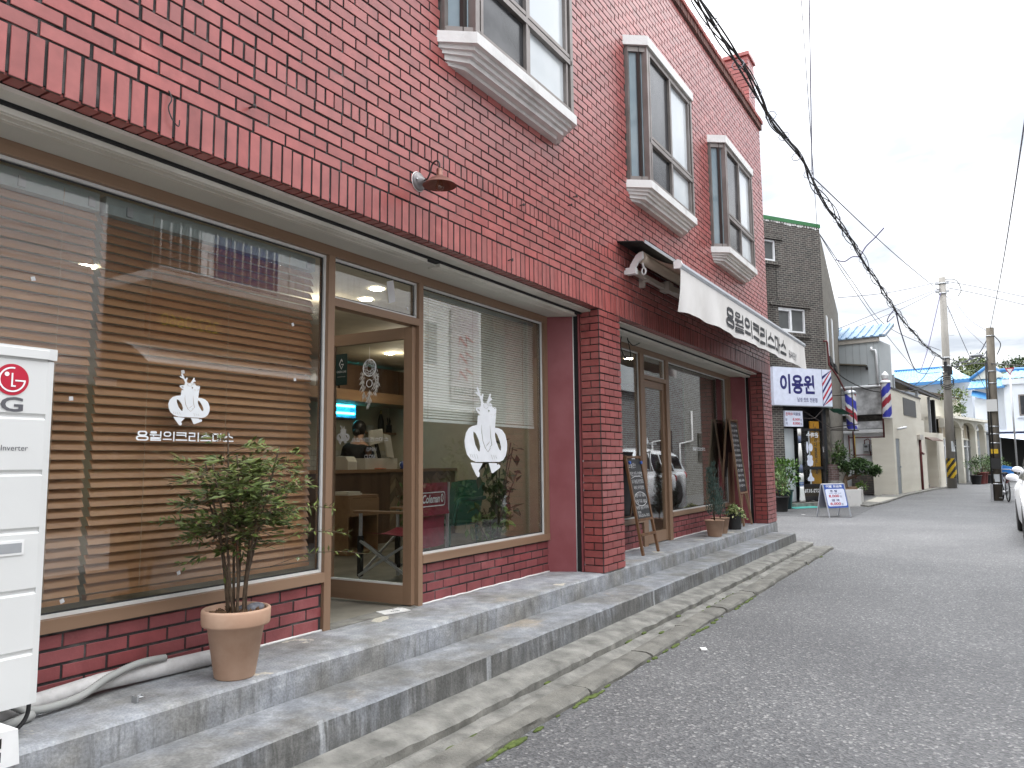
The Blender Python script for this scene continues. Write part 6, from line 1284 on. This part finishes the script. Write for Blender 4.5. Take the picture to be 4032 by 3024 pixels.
for i in range(9):
    x_ = .4+i*.80; q = Matrix.Rotation(R(-12), 3, 'Z') @ Vector((x_, -.85-rnd(0, .25), 0)); lbs = ('small dark pot with a low shrub at the foot of the striped pole', 'red pot with a thin shrub, second past the striped pole', 'red tub with a round shrub by the first porch column', 'grey pot with a leafy shrub under the first arch', 'wide red tub with a broad shrub under the middle arch', 'red tub with a tall dark shrub under the middle arch', 'tall red pot with a spreading shrub by the second porch column', 'dark pot with a bushy shrub by the far porch column', 'red pot with small pale flowers at the end of the plant row')
    t = bigpot((48.98+q.x, -1.66+q.y, G), lbs[i], (.55, .5, .55+.12*(i in (3, 4, 5))), 230, 'pot_red' if 'red' in lbs[i] else 'rubber', .27+.08*(i == 4), .5+.15*(i in (1, 2, 5, 6)), (.03, .07, .02), (.12, .19, .06), .12) if 'pot_red' in mt else None
# white house with blue tiled roofs
mt['tile_blue'] = M('blue roof tile', (.13, .32, .50), .45, col2=(.22, .42, .60), scale=6, lo=.35, hi=.65, bump=.3, bscale=9); mt['ridge_blue'] = M('deep blue ridge', (.05, .19, .42), .45)
mt['white_house'] = M('white house wall', (.62, .65, .70), .8, col2=(.68, .71, .75), scale=.7)
def tiles(fn, nu, nv, nm, parent, mat='tile_blue'):
    # courses of rounded tiles over a roof plane fn(u, v)
    def g(u, v):
        p = Vector(fn(u, v)); return p + Vector((0, 0, .05*abs(math.sin(u*nu*math.pi)) - .05*((v*nv) % 1.)))
    return MB().grid(g, nu*4, nv*3, False).build(nm, mat, parent)
WH = thing('white_house', 'white two storey house with blue tiled roofs and a pale shop awning', 'house', (58., -3.4, G), R(-100))
b = MB(); b.box(-.62, 6, 0, 8, 0, Z(2.72)); b.box(-.6, 1.1, .5, 8, Z(2.72), Z(5.6)); b.box(1.1, 8, .0, 8, Z(2.72), Z(5.72)); b.build('wall', 'white_house', WH); MB().box(1.05, 8, -.1, 1, Z(5.72), Z(6.05)).build('parapet', 'white_house', WH); MB().box(-.75, 6, -.25, .6, Z(2.72), Z(2.84)).build('ledge', 'white_house', WH)
tiles(lambda u, v: (-.9+2.2*u, -.1+2.2*v, Z(5.6)+1.0*v), 9, 6, 'roof', WH); tiles(lambda u, v: (1.0+5*u, .2+2.5*v, Z(6.1)+.75*v), 16, 6, 'roof', WH); b = MB(); b.prism([(-.95, Z(6.3)), (.17, Z(7.1)), (1.2, Z(6.35)), (.17, Z(6.3))], 1.2, 1.4, 'y'); b.build('gable', 'cream_house', WH)
b = MB(); b.tube([(-1.0, 1.1, Z(6.28)), (.17, 1.1, Z(7.15)), (.55, 1.1, Z(6.95))], .1, 8); b.tube([(.17, 1.1, Z(7.15)), (.2, 5, Z(7.1))], .13, 8); b.tube([(.6, 2.7, Z(6.92)), (6, 2.7, Z(6.85))], .13, 8); b.box(-.95, 1.2, -.25, -.1, Z(5.52), Z(5.62)); b.build('ridge', 'ridge_blue', WH)
b = MB(); b.grid(lambda u, v: (-.65+1.0*u, -.5+.6*v, Z(4.75)+.42*v+.35*(1-u)), 8, 3); b.build('small_roof', 'ridge_blue', WH); MB().box(-.6, .35, .1, .5, Z(2.72), Z(4.9)).build('bay', 'white_house', WH)
b = MB(); b.box(1.86, 3.6, -.04, .02, Z(3.70), Z(5.04)); o = b.build('window', 'alu', WH); MB().box(1.95, 3.5, -.05, -.041, Z(3.78), Z(4.96)).build('pane', 'pane_dark', o); MB().box(1.75, 3.7, -.12, 0, Z(3.58), Z(3.66)).build('sill', 'white_house', o)
MB().box(.75, 2.6, -.02, .03, .05, Z(2.6)).build('shop_opening', 'black', WH); MB().box(2.0, 4, -.05, -.02, .05, Z(1.6)).build('shutter', 'cream_house', WH); b = MB(); b.grid(lambda u, v: (.65+3.2*u, -1.6*v, Z(2.62)-.70*v*(.35+.65*u)), 6, 6); b.build('awning', M('pale blue awning', (.62, .68, .76), .6), WH); MB().box(.65, 3.9, -.03, 0, Z(2.60), Z(2.68)).build('awning_edge', 'navy', WH)
MB().box(-.42, -.2, -.1, 0, Z(1.62), Z(1.98)).build('meter_box', 'pvc', WH); b = MB(); b.tube([(-.31, -.03, Z(1.98)), (-.31, -.03, Z(2.6)), (.3, -.03, Z(2.55))], .02, 6); b.build('meter_cable', 'iron', WH)
OU2 = copy_thing(OU, (57.6, -2.9, 2.86), R(-70), 'outdoor unit on the ledge of the white house'); OU2['category'] = 'outdoor unit'
BR = thing('blue_roof_house', 'house behind the lean-to with a broad light blue tiled hip roof', 'house', (62., -1.62, G), R(-100)); MB().box(-4.2, .9, 1.2, 8, 0, Z(6.6)).build('wall', 'white_house', BR)
b = MB(); n = len(b.v); tiles(lambda u, v: (-4.6+(5.9-2.1*v)*u+.0*v, .0+3.2*v, Z(6.6)+1.25*v), 22, 8, 'roof', BR); b.tube([(-4.6, 3.2, Z(7.9)), (-.8, 3.2, Z(7.9))], .09, 8); b.box(-4.6, 1.35, -.12, .05, Z(6.36), Z(6.6)); b.build('ridge', 'ridge_blue', BR); b = MB(); b.tube([(-.8, 3.2, Z(7.88)), (.6, .6, Z(6.8))], .12, 8); b.build('hip', 'pvc', BR)

# ------------------------------------------------------------------ poles and lines
mt['pole_conc'] = M('concrete pole', (.24, .225, .20), .85, col2=(.33, .31, .28), scale=3, stretch=(1, 1, .2)); mt['pole_dark'] = M('dark concrete pole', (.11, .095, .075), .85, col2=(.2, .175, .14), scale=4, stretch=(1, 1, .2)); mt['yellow'] = M('warning yellow', (.62, .40, .02), .5)
UP1 = thing('utility_pole', 'tall grey concrete utility pole with a yellow and black striped wrap at its foot', 'utility pole', (42.5, -1.7, G))
H1 = 10.3; lx = -.2
def ax_(z): return (0, lx*z/H1*0-.0, z)
MB().cyl((0, 0, 0), (0, -.18, H1), .21, .145, 18).build('shaft', 'pole_conc', UP1)
w1 = MB(); ns = 30; z0, z1 = .48, 1.42
for i in range(ns):
    for j in range(30):
        a0, a1 = 2*math.pi*i/ns, 2*math.pi*(i+1)/ns; q0, q1 = z0+(z1-z0)*j/30, z0+(z1-z0)*(j+1)/30; am = (a0+a1)/2
        m_ = w1; m_.col = (.62, .40, .02) if ((q0+q1)/2-.30*math.cos(am+1.57)+.0) % .40 < .2 else (.02, .02, .02); nn = len(m_.v); rr2 = .214; yo = -.017
        m_.v += [(rr2*math.cos(a0), rr2*math.sin(a0)+yo, q0), (rr2*math.cos(a1), rr2*math.sin(a1)+yo, q0), (rr2*math.cos(a1), rr2*math.sin(a1)+yo, q1), (rr2*math.cos(a0), rr2*math.sin(a0)+yo, q1)]; m_.face((nn, nn+1, nn+2, nn+3))
w1.build('striped_wrap', 'banded', UP1)
b = MB()
for z_, sg in ((7.95, -1), (8.0, 1), (7.4, 1), (6.4, 1), (5.85, -1), (5.3, 1)): b.cyl((0, -.15, z_), (0, -.15-sg*.38, z_), .012, n=6)
b.build('step_bolt', 'steel', UP1); b = MB()
for z_, r_ in ((10.0, .16), (9.5, .165), (5.6, .19), (6.3, .185), (5.9, .19)): b.lathe([(r_, z_-.04), (r_+.012, z_-.04), (r_+.012, z_+.04), (r_, z_+.04)], 18, (0, -.17*z_/H1, 0))
for z_ in (10.0, 9.6): b.box(-.06, .06, -.45, .15, z_-.04, z_+.04)
b.build('clamp', 'steel', UP1); b = MB(); b.box(-.25, -.15, -.35, -.16, 5.45, 5.85); b.box(-.28, -.18, -.14, .0, 5.6, 6.1); b.build('junction_box', 'rubber', UP1); b = MB()
for k_ in range(3): b.tube([(-.22+.02*k_, -.1+.28*math.cos(t*.5), 5.0+.25*math.sin(t*.5)+.1*k_) for t in range(13)], .018, 5, closed=True)
b.tube(smooth([(0, -.3, 10.2), (0, -.75, 10.1), (0, -.95, 9.6), (0, -.8, 9.3)]), .018, 6); b.build('cable_loop', 'rubber', UP1); b = MB(); b.grid(lambda u, v: (.2*math.cos(3.4+1.2*u), -.03+.2*math.sin(3.4+1.2*u), 1.75+.5*v), 6, 2); b.build('poster', 'pane_frost', UP1)
UP2 = thing('utility_pole', 'shorter dark concrete utility pole with a street lamp, beside the bicycle', 'utility pole', (30.1, -3.33, G)); H2 = 5.78
MB().cyl((0, 0, 0), (0, -.15, H2), .155, .115, 16).build('shaft', 'pole_dark', UP2); b = MB(); b.box(-.2, -.12, -.19, .11, 2.95, 3.35); b.build('meter_box', 'ac_white', UP2); MB().box(-.165, -.145, -.12, .08, 1.55, 1.70).build('yellow_plate', 'yellow', UP2); b = MB(); b.box(-.26, -.14, -.16, .10, 1.05, 1.40); b.build('black_box', 'rubber', UP2); b = MB()
for z_ in (5.5, 4.3, 3.9, 2.45, 2.2, 1.9, .55): b.lathe([(.155-.04*z_/H2, z_-.02), (.166-.04*z_/H2, z_-.02), (.166-.04*z_/H2, z_+.02), (.155-.04*z_/H2, z_+.02)], 16, (0, -.15*z_/H2, 0))
b.build('clamp', 'steel', UP2); b = MB(); b.tube([(-.16, .12, .0), (-.14, .09, 2.5), (-.13, .05, 4.6)], .028, 7); b.tube([(-.16, .02, 1.4), (-.15, .0, 5.0)], .02, 6); b.tube(smooth([(-.05, -.25, 5.5), (-.05, -.42, 5.2), (-.05, -.3, 4.85)]), .015, 6); b.build('riser_cable', 'rubber', UP2)
b = MB(); b.tube([(-.05, -.1, 4.72), (-.1, .25, 4.85)], .025, 7); b.build('lamp_arm', 'steel', UP2); b = MB(); b.ball((-.12, .30, 4.86), .2, 14, 8, (.5, 1., .32)); b.build('lamp_head', 'grey_plastic', UP2); b = MB(); b.prism(rr(-.2, -.1, .1, .22, .05), 0, .55); b.v = [(x_*.5-.12, y_*.25+.12, z_) for x_, y_, z_ in b.v]; b.build('foot_guard', 'steel', UP2); b = MB(); b.grid(lambda u, v: (.16*math.cos(2.5+1.1*u), -.04+.16*math.sin(2.5+1.1*u), .62+.25*v), 5, 2); b.build('poster', 'pane_frost', UP2)
def wire(pts, r_, name, label, cat='cable', seg=14, mat='rubber', group=None):
    o = MB().tube(smooth([Vector(p) for p in pts], seg) if len(pts) > 2 else [Vector(p) for p in pts], r_, 6).build(name, mat); return tag(o, label, cat, group)
mt['wire_grey'] = M('weathered wire', (.16, .16, .19), .6); mt['wire_violet'] = M('dull violet wire', (.09, .08, .16), .6)
main = smooth([Vector(p) for p in ((-6, -.55, 5.75), (0, -.9, 5.3), (6.32, -1.04, 5.07), (9.72, -1.12, 4.97), (13.13, -1.19, 4.88), (17.36, -1.29, 4.75), (21.13, -1.37, 4.70), (27.07, -1.51, 4.79), (34, -1.68, 5.12), (42.4, -1.78, 5.85))], 24)
b = MB(); n = len(main)
for k_, (ph, rr3, r_) in enumerate(((0, .022, .012), (2.1, .03, .010), (4.2, .024, .011), (1.0, .05, .007), (3.6, .042, .008))):
    b.tube([p+Vector((0, rr3*math.cos(ph+i*(.21+.05*k_)), rr3*math.sin(ph+i*(.17+.06*k_))+.02*math.sin(i*.11+k_))) for i, p in enumerate(main)], r_, 6)
CBL = thing('cable_bundle', 'thick twisted bundle of black cables sagging along the street', 'cable bundle', (0, 0, 0)); b.build('cables', 'rubber', CBL); b = MB()
for i in range(10, n-4, 5):
    p = main[i]; b.tube([p+Vector((.02*math.sin(t*.785), .062*math.cos(t*.785)+rnd(-.005, .005), .062*math.sin(t*.785)-.012)) for t in range(8)], .005, 5, closed=True)
b.build('ring', 'wire_grey', CBL); b = MB(); p = Vector((15.4, -1.24, 4.82)); b.tube(smooth([p, p+Vector((.05, -.1, .18)), p+Vector((.1, -.25, .33)), p+Vector((.1, -.42, .50))]), .013, 6); b.tube(smooth([p+Vector((.1, .0, .0)), p+Vector((.1, .15, .03)), p+Vector((.1, .30, -.04)), p+Vector((.1, .45, .02))]), .011, 6); b.tube(smooth([Vector((20.8, -1.36, 4.72)), Vector((20.9, -1.2, 4.55)), Vector((21.1, -1.15, 4.45)), Vector((21.2, -1.3, 4.6))]), .012, 6); b.build('loose_end', 'wire_violet', CBL)
wire(((11.1, -1.15, 5.02), (9.0, -1.55, 6.2), (6.6, -2.0, 7.5), (3.5, -2.6, 9.2)), .007, 'overhead_wire', 'thin wire rising steeply into the sky from the cable bundle', mat='wire_violet'); wire(((25.6, 1.1, 8.5), (16, -.35, 9.5), (7, -1.7, 10.9)), .009, 'overhead_wire', 'thin wire running from the dark brick roof corner into the sky', mat='wire_grey'); wire(((11.2, -1.15, 5.0), (22, -1.5, 6.2), (42.5, -2.2, 8.75)), .010, 'overhead_wire', 'straight thin wire climbing from the cable bundle to the tall pole', mat='wire_grey')
wire(((30.04, -3.5, 5.4), (16.7, -3.55, 4.78), (6, -3.58, 4.6)), .009, 'overhead_wire', 'thin wire running up from the top of the shorter pole', mat='wire_grey'); wire(((42.5, -2.04, 9.72), (46, -3.62, 9.85), (52, -6.4, 9.95)), .018, 'power_line', 'upper power line leaving the tall pole away from the houses', mat='wire_grey'); wire(((42.5, -2.07, 9.39), (46, -3.59, 9.49), (52, -6.4, 9.45)), .018, 'power_line', 'lower power line leaving the tall pole away from the houses', mat='wire_grey')
wire(((42.5, -1.81, 9.73), (37.9, .11, 8.56), (34., 1.75, 7.8)), .018, 'power_line', 'power line from the tall pole to the end of the dark brick building', mat='wire_grey'); wire(((42.5, -1.79, 9.4), (37.9, -.6, 8.1), (33.7, 1.75, 6.44)), .015, 'power_line', 'upper of two service lines from the tall pole to the panelled house', mat='wire_grey'); wire(((42.5, -1.79, 9.38), (39.9, -.07, 8.06), (36.7, 1.95, 6.76)), .015, 'power_line', 'lower of two service lines from the tall pole to the panelled house', mat='wire_grey')
wire(((25.68, 1.13, 8.44), (29.8, .75, 7.45), (35.9, .27, 6.5), (43.9, -.34, 5.6)), .013, 'service_cable', 'nearer of the twin cables sagging from the dark brick roof corner', mat='wire_grey'); wire(((25.68, 1.13, 8.44), (29.8, .68, 7.55), (35.9, .12, 6.7), (42.4, -1.6, 6.3)), .013, 'service_cable', 'farther of the twin cables sagging from the dark brick roof corner', mat='wire_grey')
wire(((42.38, -1.78, 9.15), (39.96, -1.19, 6.2), (37.95, -.91, 4.87)), .022, 'service_cable', 'violet cable slanting from the tall pole down to the lean-to roof', mat='wire_violet'); wire(((42.5, -2.33, 8.76), (36, -2.86, 6.75), (30.1, -3.42, 5.28)), .012, 'service_cable', 'wavy thin cable between the two pole tops', mat='wire_grey'); wire(((42.5, -2.02, 8.49), (45, -2.79, 6.22), (48, -3.6, 4.2)), .015, 'service_cable', 'thin cable dropping from the tall pole toward the porch house', mat='wire_grey')
wire(((42.39, -2.04, 8.21), (30.2, -3.34, 4.77)), .011, 'service_cable', 'straight thin cable between the two poles', mat='wire_grey'); wire(((30.1, -3.41, 5.07), (36, -3.04, 5.15), (42.4, -2.2, 5.55)), .018, 'service_cable', 'upper violet cable from the shorter pole back to the tall one', mat='wire_violet'); wire(((30.1, -3.40, 4.7), (36, -3.0, 4.9), (42.4, -2.1, 5.45)), .014, 'service_cable', 'lower violet cable from the shorter pole back to the tall one', mat='wire_violet')
wire(((42.4, -1.96, 5.83), (37, -2.8, 5.0), (30.1, -3.43, 4.19), (27., -4.21, 3.72)), .02, 'service_cable', 'black cable crossing the road past the street lamp'); wire(((26.3, 1.2, 4.6), (28.5, 1.25, 4.3), (30.7, 1.37, 4.18), (31.76, .97, 3.88), (32.82, .48, 3.69), (34.88, -.07, 3.76), (37.93, -.63, 4.07), (40.96, -1.15, 4.58), (42.38, -1.62, 5.05)), .02, 'service_cable', 'black cable hanging across the stained wall and the slim barber pole')
wire(((21.2, -1.35, 4.68), (26, -1.1, 4.85), (32.94, -.94, 4.6), (37., -1.0, 4.7), (42.38, -1.51, 5.24)), .018, 'service_cable', 'violet cable drooping below the cable bundle to the tall pole', mat='wire_violet'); wire(((34.5, -1.65, 5.1), (34.6, -1.2, 4.3), (35.2, -.6, 3.9)), .014, 'service_cable', 'cable dropping from the bundle to the lean-to post', mat='wire_violet')
# ------------------------------------------------------------------ wooded hill
mt['hill_soil'] = M('hill ground', (.04, .06, .025), .9)
def hz(u): q_ = max(0, min(1, (u-.225)/.09)); return 8+(q_*q_*(3-2*q_))*(12.8+1.2*math.sin(u*2.7+.6)+1.0*math.sin(u*9.1))
HL = MB().grid(lambda u, v: (150+60*v, 34-110*u, (G-1)+(hz(u)-G)*math.sin(v*1.9)**.8), 40, 10).build('hill', 'hill_soil'); struct(HL)
random.seed(77); l = MB()
for _ in range(520):
    u, v = rnd(.05, .95), rnd(.12, .8); x_ = 150+60*v; y_ = 34-110*u; z_ = (G-1)+(hz(u)-G)*math.sin(v*1.9)**.8; r_ = rnd(1.0, 1.9); t_ = rnd(0, 1); pine = t_ > .45
    ca2, cb3 = ((.020, .040, .018), (.060, .095, .035)) if pine else ((.05, .08, .02), (.14, .16, .04))
    for _k in range(85):
        d = rvec(); p = Vector((x_, y_, z_+r_*.9)) + Vector((d.x*r_, d.y*r_, d.z*r_*(1.15 if pine else .85)))*rnd(.55, 1.); l.leaf(p, rvec(), rvec(), rnd(.35, .65), rnd(.3, .5), mixcol(ca2, cb3, rnd(0, 1)))
struct(l.build('forest', 'leaf'), 'stuff')
LTREE = thing('leafy_tree', 'yellow green tree rising behind the white house roof', 'tree', (75, -8.7, G)); b = MB(); b.tube([(0, 0, 0), (.1, 0, 4), (.2, .3, 7)], [.3, .22, .1], 8); [b.tube([(.1, 0, 3+i*.7), (rnd(-2, 2), rnd(-2, 2), 6+i*.5)], [.12, .03], 6) for i in range(6)]; b.build('trunk', 'stem', LTREE); l = MB(); bush(l, (0, 0, 7.0), (3.4, 3.4, 2.4), 1500, .42, .26, (.05, .085, .015), (.19, .20, .035), .3, 26); l.build('crown', 'leaf', LTREE)
b = MB(); b.prism([(-.2, .2), (.2, .2), (0, -.17)], -.01, .01, 'y'); 
RS = thing('road_sign', 'small red and white triangular sign high up beyond the shorter pole', 'road sign', (44, -4.42, 5.2), R(-90)); b.build('sign_plate', 'red', RS); b = MB(); b.prism([(-.13, .15), (.13, .15), (0, -.09)], -.016, -.011, 'y'); b.build('sign_field', 'pvc', RS); MB().cyl((0, .03, 0), (0, .03, -5.4), .04, n=8).build('sign_post', 'steel', RS)

# ------------------------------------------------------------------ vehicles
mt['car_white'] = M('white car paint', (.74, .75, .76), .22, spec=.6); mt['car_glass'] = M('car glass', (.012, .014, .015), .06); mt['tyre'] = M('tyre', (.018, .018, .018), .85); mt['rim'] = M('alloy rim', (.38, .39, .4), .3, metal=.8); mt['lamp_red'] = M('tail lamp', (.35, .01, .01), .2); mt['lamp_clear'] = M('head lamp', (.6, .62, .64), .1)
def car(label, loc, rz, Ln, Wd, Ht, belt, prof, roof, wheels, wr, cat='car', name='parked_car'):
    # prof: (x, z) of bonnet / boot line, roof: (x, z) of the glasshouse; local +x is forward, origin on the ground at the rear
    t = thing(name, label, cat, loc, rz); hw = Wd/2; b = MB(); n = 48; secs = []
    def ip(pts, x):
        for i in range(len(pts)-1):
            if pts[i][0] <= x <= pts[i+1][0]: k_ = (x-pts[i][0])/(pts[i+1][0]-pts[i][0]+1e-9); return pts[i][1]*(1-k_)+pts[i+1][1]*k_
        return pts[0][1] if x < pts[0][0] else pts[-1][1]
    for i in range(n+1):
        x = Ln*i/n; e = min(x, Ln-x); tp = 1-.16*max(0, 1-e/.5)**2; zt = ip(prof, x); zb = .22+.12*max(0, 1-e/.35)
        for wx in wheels:
            if abs(x-wx) < wr*1.12: zb = max(zb, math.sqrt(max(0, (wr*1.12)**2-(x-wx)**2))+wr*.95)
        zb = min(zb, zt-.12); w_ = hw*tp
        ring_ = [(0, zt+.015), (w_*.55, zt+.012), (w_*.86, zt-.01), (w_*.95, zt-.05), (w_, zt-.15), (w_*1.0, (zt+zb)/2), (w_*.97, zb+.03), (w_*.9, zb)]
        secs.append([(x, y, z) for y, z in ring_] + [(x, -y, z) for y, z in ring_[:0:-1]])
    m_ = len(secs[0]); b.v = [p for s_ in secs for p in s_]
    for i in range(n):
        for k_ in range(m_): k2 = (k_+1) % m_; b.face((i*m_+k_, i*m_+k2, (i+1)*m_+k2, (i+1)*m_+k_), True)
    b.face(list(range(m_))[::-1]); b.face([n*m_+k_ for k_ in range(m_)])
    b.build('body', 'car_white', t)
    x0, x1 = roof[0][0], roof[-1][0]; b = MB(); g = MB(); n = 30; secs = []
    for i in range(n+1):
        x = x0+(x1-x0)*i/n; zt = ip(roof, x); zb = ip(prof, x)-.03; f = max(0, min(1, (zt-zb)/(Ht-belt))); w0 = hw*.93; w1 = w0-.22*f
        secs.append([(x, w0, zb), (x, w0-.22*f*.85, zb+(zt-zb)*.85), (x, w1-.10, zt), (x, 0, zt+.02), (x, -w1+.10, zt), (x, -w0+.22*f*.85, zb+(zt-zb)*.85), (x, -w0, zb)])
    b.v = [p for s_ in secs for p in s_]
    for i in range(n):
        for k_ in range(6): b.face((i*7+k_, i*7+k_+1, (i+1)*7+k_+1, (i+1)*7+k_), True)
    b.build('cabin', 'car_white', t)
    xs = [p[0] for p in roof]; wins = [(xs[0]+.12, xs[1]+.0, 'end'), (xs[-2]+.05, xs[-1]-.08, 'end')]
    for sg in (1, -1):
        cuts = [xs[1]-.1, xs[1]+(xs[-2]-xs[1])*.35, xs[1]+(xs[-2]-xs[1])*.70, xs[-2]+(xs[-1]-xs[-2])*.45]
        for a, c_ in zip(cuts, cuts[1:]):
            g = MB(); q = []
            for i in range(7):
                x = a+.04+(c_-a-.08)*i/6; zt = ip(roof, x); zb = ip(prof, x)-.03; f = max(0, min(1, (zt-zb)/(Ht-belt))); w0 = hw*.93+.006
                for h_ in (.14, .80): g.v.append((x, sg*(w0-.22*f*h_), zb+(zt-zb)*h_))
            for i in range(6): g.face((2*i, 2*i+2, 2*i+3, 2*i+1))
            g.build('side_window', 'car_glass', t)
    for (xa, xb) in ((xs[0]+.06, xs[1]-.05), (xs[-2]+.08, xs[-1]-.10)):
        g = MB()
        for i in range(5):
            x = xa+(xb-xa)*i/4; zt = ip(roof, x)+.012; zb = ip(prof, x)-.03; f = max(0, min(1, (zt-zb)/(Ht-belt))); w1 = hw*.93-.22*f-.12; g.v += [(x, w1, zt), (x, 0, zt+.02), (x, -w1, zt)]
        for i in range(4): g.face((3*i, 3*i+1, 3*i+4, 3*i+3)); g.face((3*i+1, 3*i+2, 3*i+5, 3*i+4))
        g.build('windscreen' if xa > Ln/2 else 'rear_window', 'car_glass', t)
    for wx in wheels:
        for sg in (1, -1):
            ty_ = MB(); ty_.lathe([(wr*.62, -.10), (wr*.95, -.11), (wr, -.07), (wr, .07), (wr*.95, .11), (wr*.62, .10)], 28); ty_.v = [(wx+x_, sg*(hw-.115)+z_, wr+y_) for x_, y_, z_ in ty_.v]; o = ty_.build('wheel', 'tyre', t)
            r2 = MB(); r2.lathe([(.0, .02), (wr*.16, .03), (wr*.2, .0)], 18)
            for k_ in range(5): a = k_*1.2566; r2.beam((wr*.12*math.cos(a), wr*.12*math.sin(a), .01), (wr*.6*math.cos(a), wr*.6*math.sin(a), .03), .03, .055, (0, 0, 1))
            r2.lathe([(wr*.56, .05), (wr*.63, .06), (wr*.63, .03), (wr*.56, .02)], 24); r2.v = [(wx+x_, sg*(hw-.085+z_), wr+y_) for x_, y_, z_ in r2.v]; r2.build('rim', 'rim', o)
    for sg in (1, -1):
        mx_ = xs[-1]-(xs[-1]-xs[-2])*.62; b = MB(); b.ball((mx_, sg*(hw+.07), belt+.10), .10, 14, 8, (.55, 1., .62)); b.beam((mx_, sg*(hw-.07), belt+.03), (mx_, sg*(hw+.05), belt+.07), .06, .04); b.build('wing_mirror', 'car_white', t); b = MB(); b.box(xs[1]+.5, xs[1]+.72, sg*(hw-.01)-.02, sg*(hw-.01)+.02, belt-.17, belt-.13); b.build('door_handle', 'car_white', t)
        b = MB(); b.ball((Ln-.22, sg*(hw-.24), ip(prof, Ln-.25)-.14), .16, 12, 8, (1.1, 1.05, .45)); b.build('headlight', 'lamp_clear', t); b = MB(); b.ball((.10, sg*(hw-.17), ip(prof, .1)-.16), .14, 12, 8, (.7, .9, 1.0)); b.build('tail_light', 'lamp_red', t)
    return t
car('white hatchback parked at the edge of the road, nearest to the camera', (18.35, -4.31, G), R(180), 4.1, 1.72, 1.47, .95, ((0, .75), (.1, .92), (.7, .96), (2.7, .95), (3.6, .82), (4.0, .68), (4.1, .5)), ((.15, .95), (.75, 1.42), (1.6, 1.47), (2.2, 1.42), (3.0, .93)), (.72, 3.3), .31)
car('white sport utility vehicle parked across the road, seen reflected in the bakery window', (25.2, -5.4, G), R(180), 5.3, 1.9, 1.74, 1.08, ((0, .95), (.1, 1.08), (1.5, 1.10), (3.9, 1.08), (4.9, 1.0), (5.2, .85), (5.3, .6)), ((.2, 1.1), (.5, 1.68), (2.0, 1.75), (3.0, 1.70), (3.9, 1.06)), (1.05, 4.2), .37)
# the second white car, further back: only its near edge shows
car('white small van parked right behind the white hatchback', (21.9, -4.52, G), R(180), 4.2, 1.75, 1.75, 1.05, ((0, .9), (.1, 1.05), (2.9, 1.05), (3.8, .95), (4.1, .75), (4.2, .5)), ((.05, 1.05), (.3, 1.68), (1.6, 1.75), (2.5, 1.7), (3.4, 1.02)), (.75, 3.45), .32)
# bicycle
BI = thing('bicycle', 'silver bicycle with a blue crate on its front leaning beside the shorter pole', 'bicycle', (29.3, -3.62, G), R(8)); wr = .33
def wheel(x_):
    b = MB(); b.tube([(x_+wr*math.cos(t*.2618), 0, wr+.02+wr*math.sin(t*.2618)) for t in range(24)], .022, 8, closed=True); o = b.build('wheel', 'tyre', BI); b = MB()
    for k_ in range(14): a = k_*.449; b.tube([(x_, rnd(-.02, .02), wr+.02), (x_+(wr-.02)*math.cos(a), 0, wr+.02+(wr-.02)*math.sin(a))], .003, 4)
    b.cyl((x_, -.05, wr+.02), (x_, .05, wr+.02), .03, n=10); b.build('spokes', 'steel', o)
wheel(0); wheel(1.05); b = MB()
for p, q, r_ in (((0, 0, .35), (.42, 0, .28), .014), ((0, 0, .35), (.33, 0, .72), .012), ((.42, 0, .28), (.30, 0, .85), .017), ((.42, 0, .28), (.88, 0, .78), .02), ((.34, 0, .62), (.86, 0, .86), .015), ((.87, 0, .70), (.83, 0, 1.0), .018), ((.88, 0, .72), (1.05, 0, .35), .016)): b.tube([p, q], r_, 8)
b.build('frame', 'alu_silver', BI); b = MB(); b.tube(smooth([(.68, -.27, .98), (.80, -.24, 1.02), (.85, -.06, 1.03), (.85, .06, 1.03), (.80, .24, 1.02), (.68, .27, .98)]), .013, 7); b.build('handlebar', 'steel', BI); b = MB(); b.cyl((.60, -.29, .965), (.71, -.265, .985), .019, n=8); b.cyl((.60, .29, .965), (.71, .265, .985), .019, n=8); b.build('grip', 'rubber', BI); b = MB(); b.ball((.27, 0, .90), .12, 12, 8, (1.15, .75, .38)); b.build('saddle', 'rubber', BI); b = MB(); b.box(-.12, .22, -.07, .07, .72, .735); b.tube([(0, .06, .37), (-.06, .06, .72)], .006, 5); b.tube([(0, -.06, .37), (-.06, -.06, .72)], .006, 5); b.build('rack', 'steel', BI); b = MB(); b.box(-.14, -.12, -.03, .03, .6, .66); b.build('reflector', 'lamp_red', BI); b = MB(); b.cyl((.42, -.08, .28), (.42, .08, .28), .07, n=14); b.box(.38, .46, .1, .18, .1, .12); b.box(.38, .46, -.18, -.1, .44, .46); b.build('crank', 'steel', BI)
o = MB(); o.box(-.2, .2, -.17, .17, 0, .02); o.box(-.2, .2, -.17, -.155, .02, .24); o.box(-.2, .2, .155, .17, .02, .24); o.box(-.2, -.185, -.155, .155, .02, .24); o.box(.185, .2, -.155, .155, .02, .24); o = o.build('plastic_crate', M('blue crate', (.02, .20, .62), .4)); o.location = (29.3+1.08, -3.62-.02, G+.86); o.rotation_euler = (.25, .2, R(8)); tag(o, 'bright blue plastic crate carried on the front of the bicycle', 'crate')
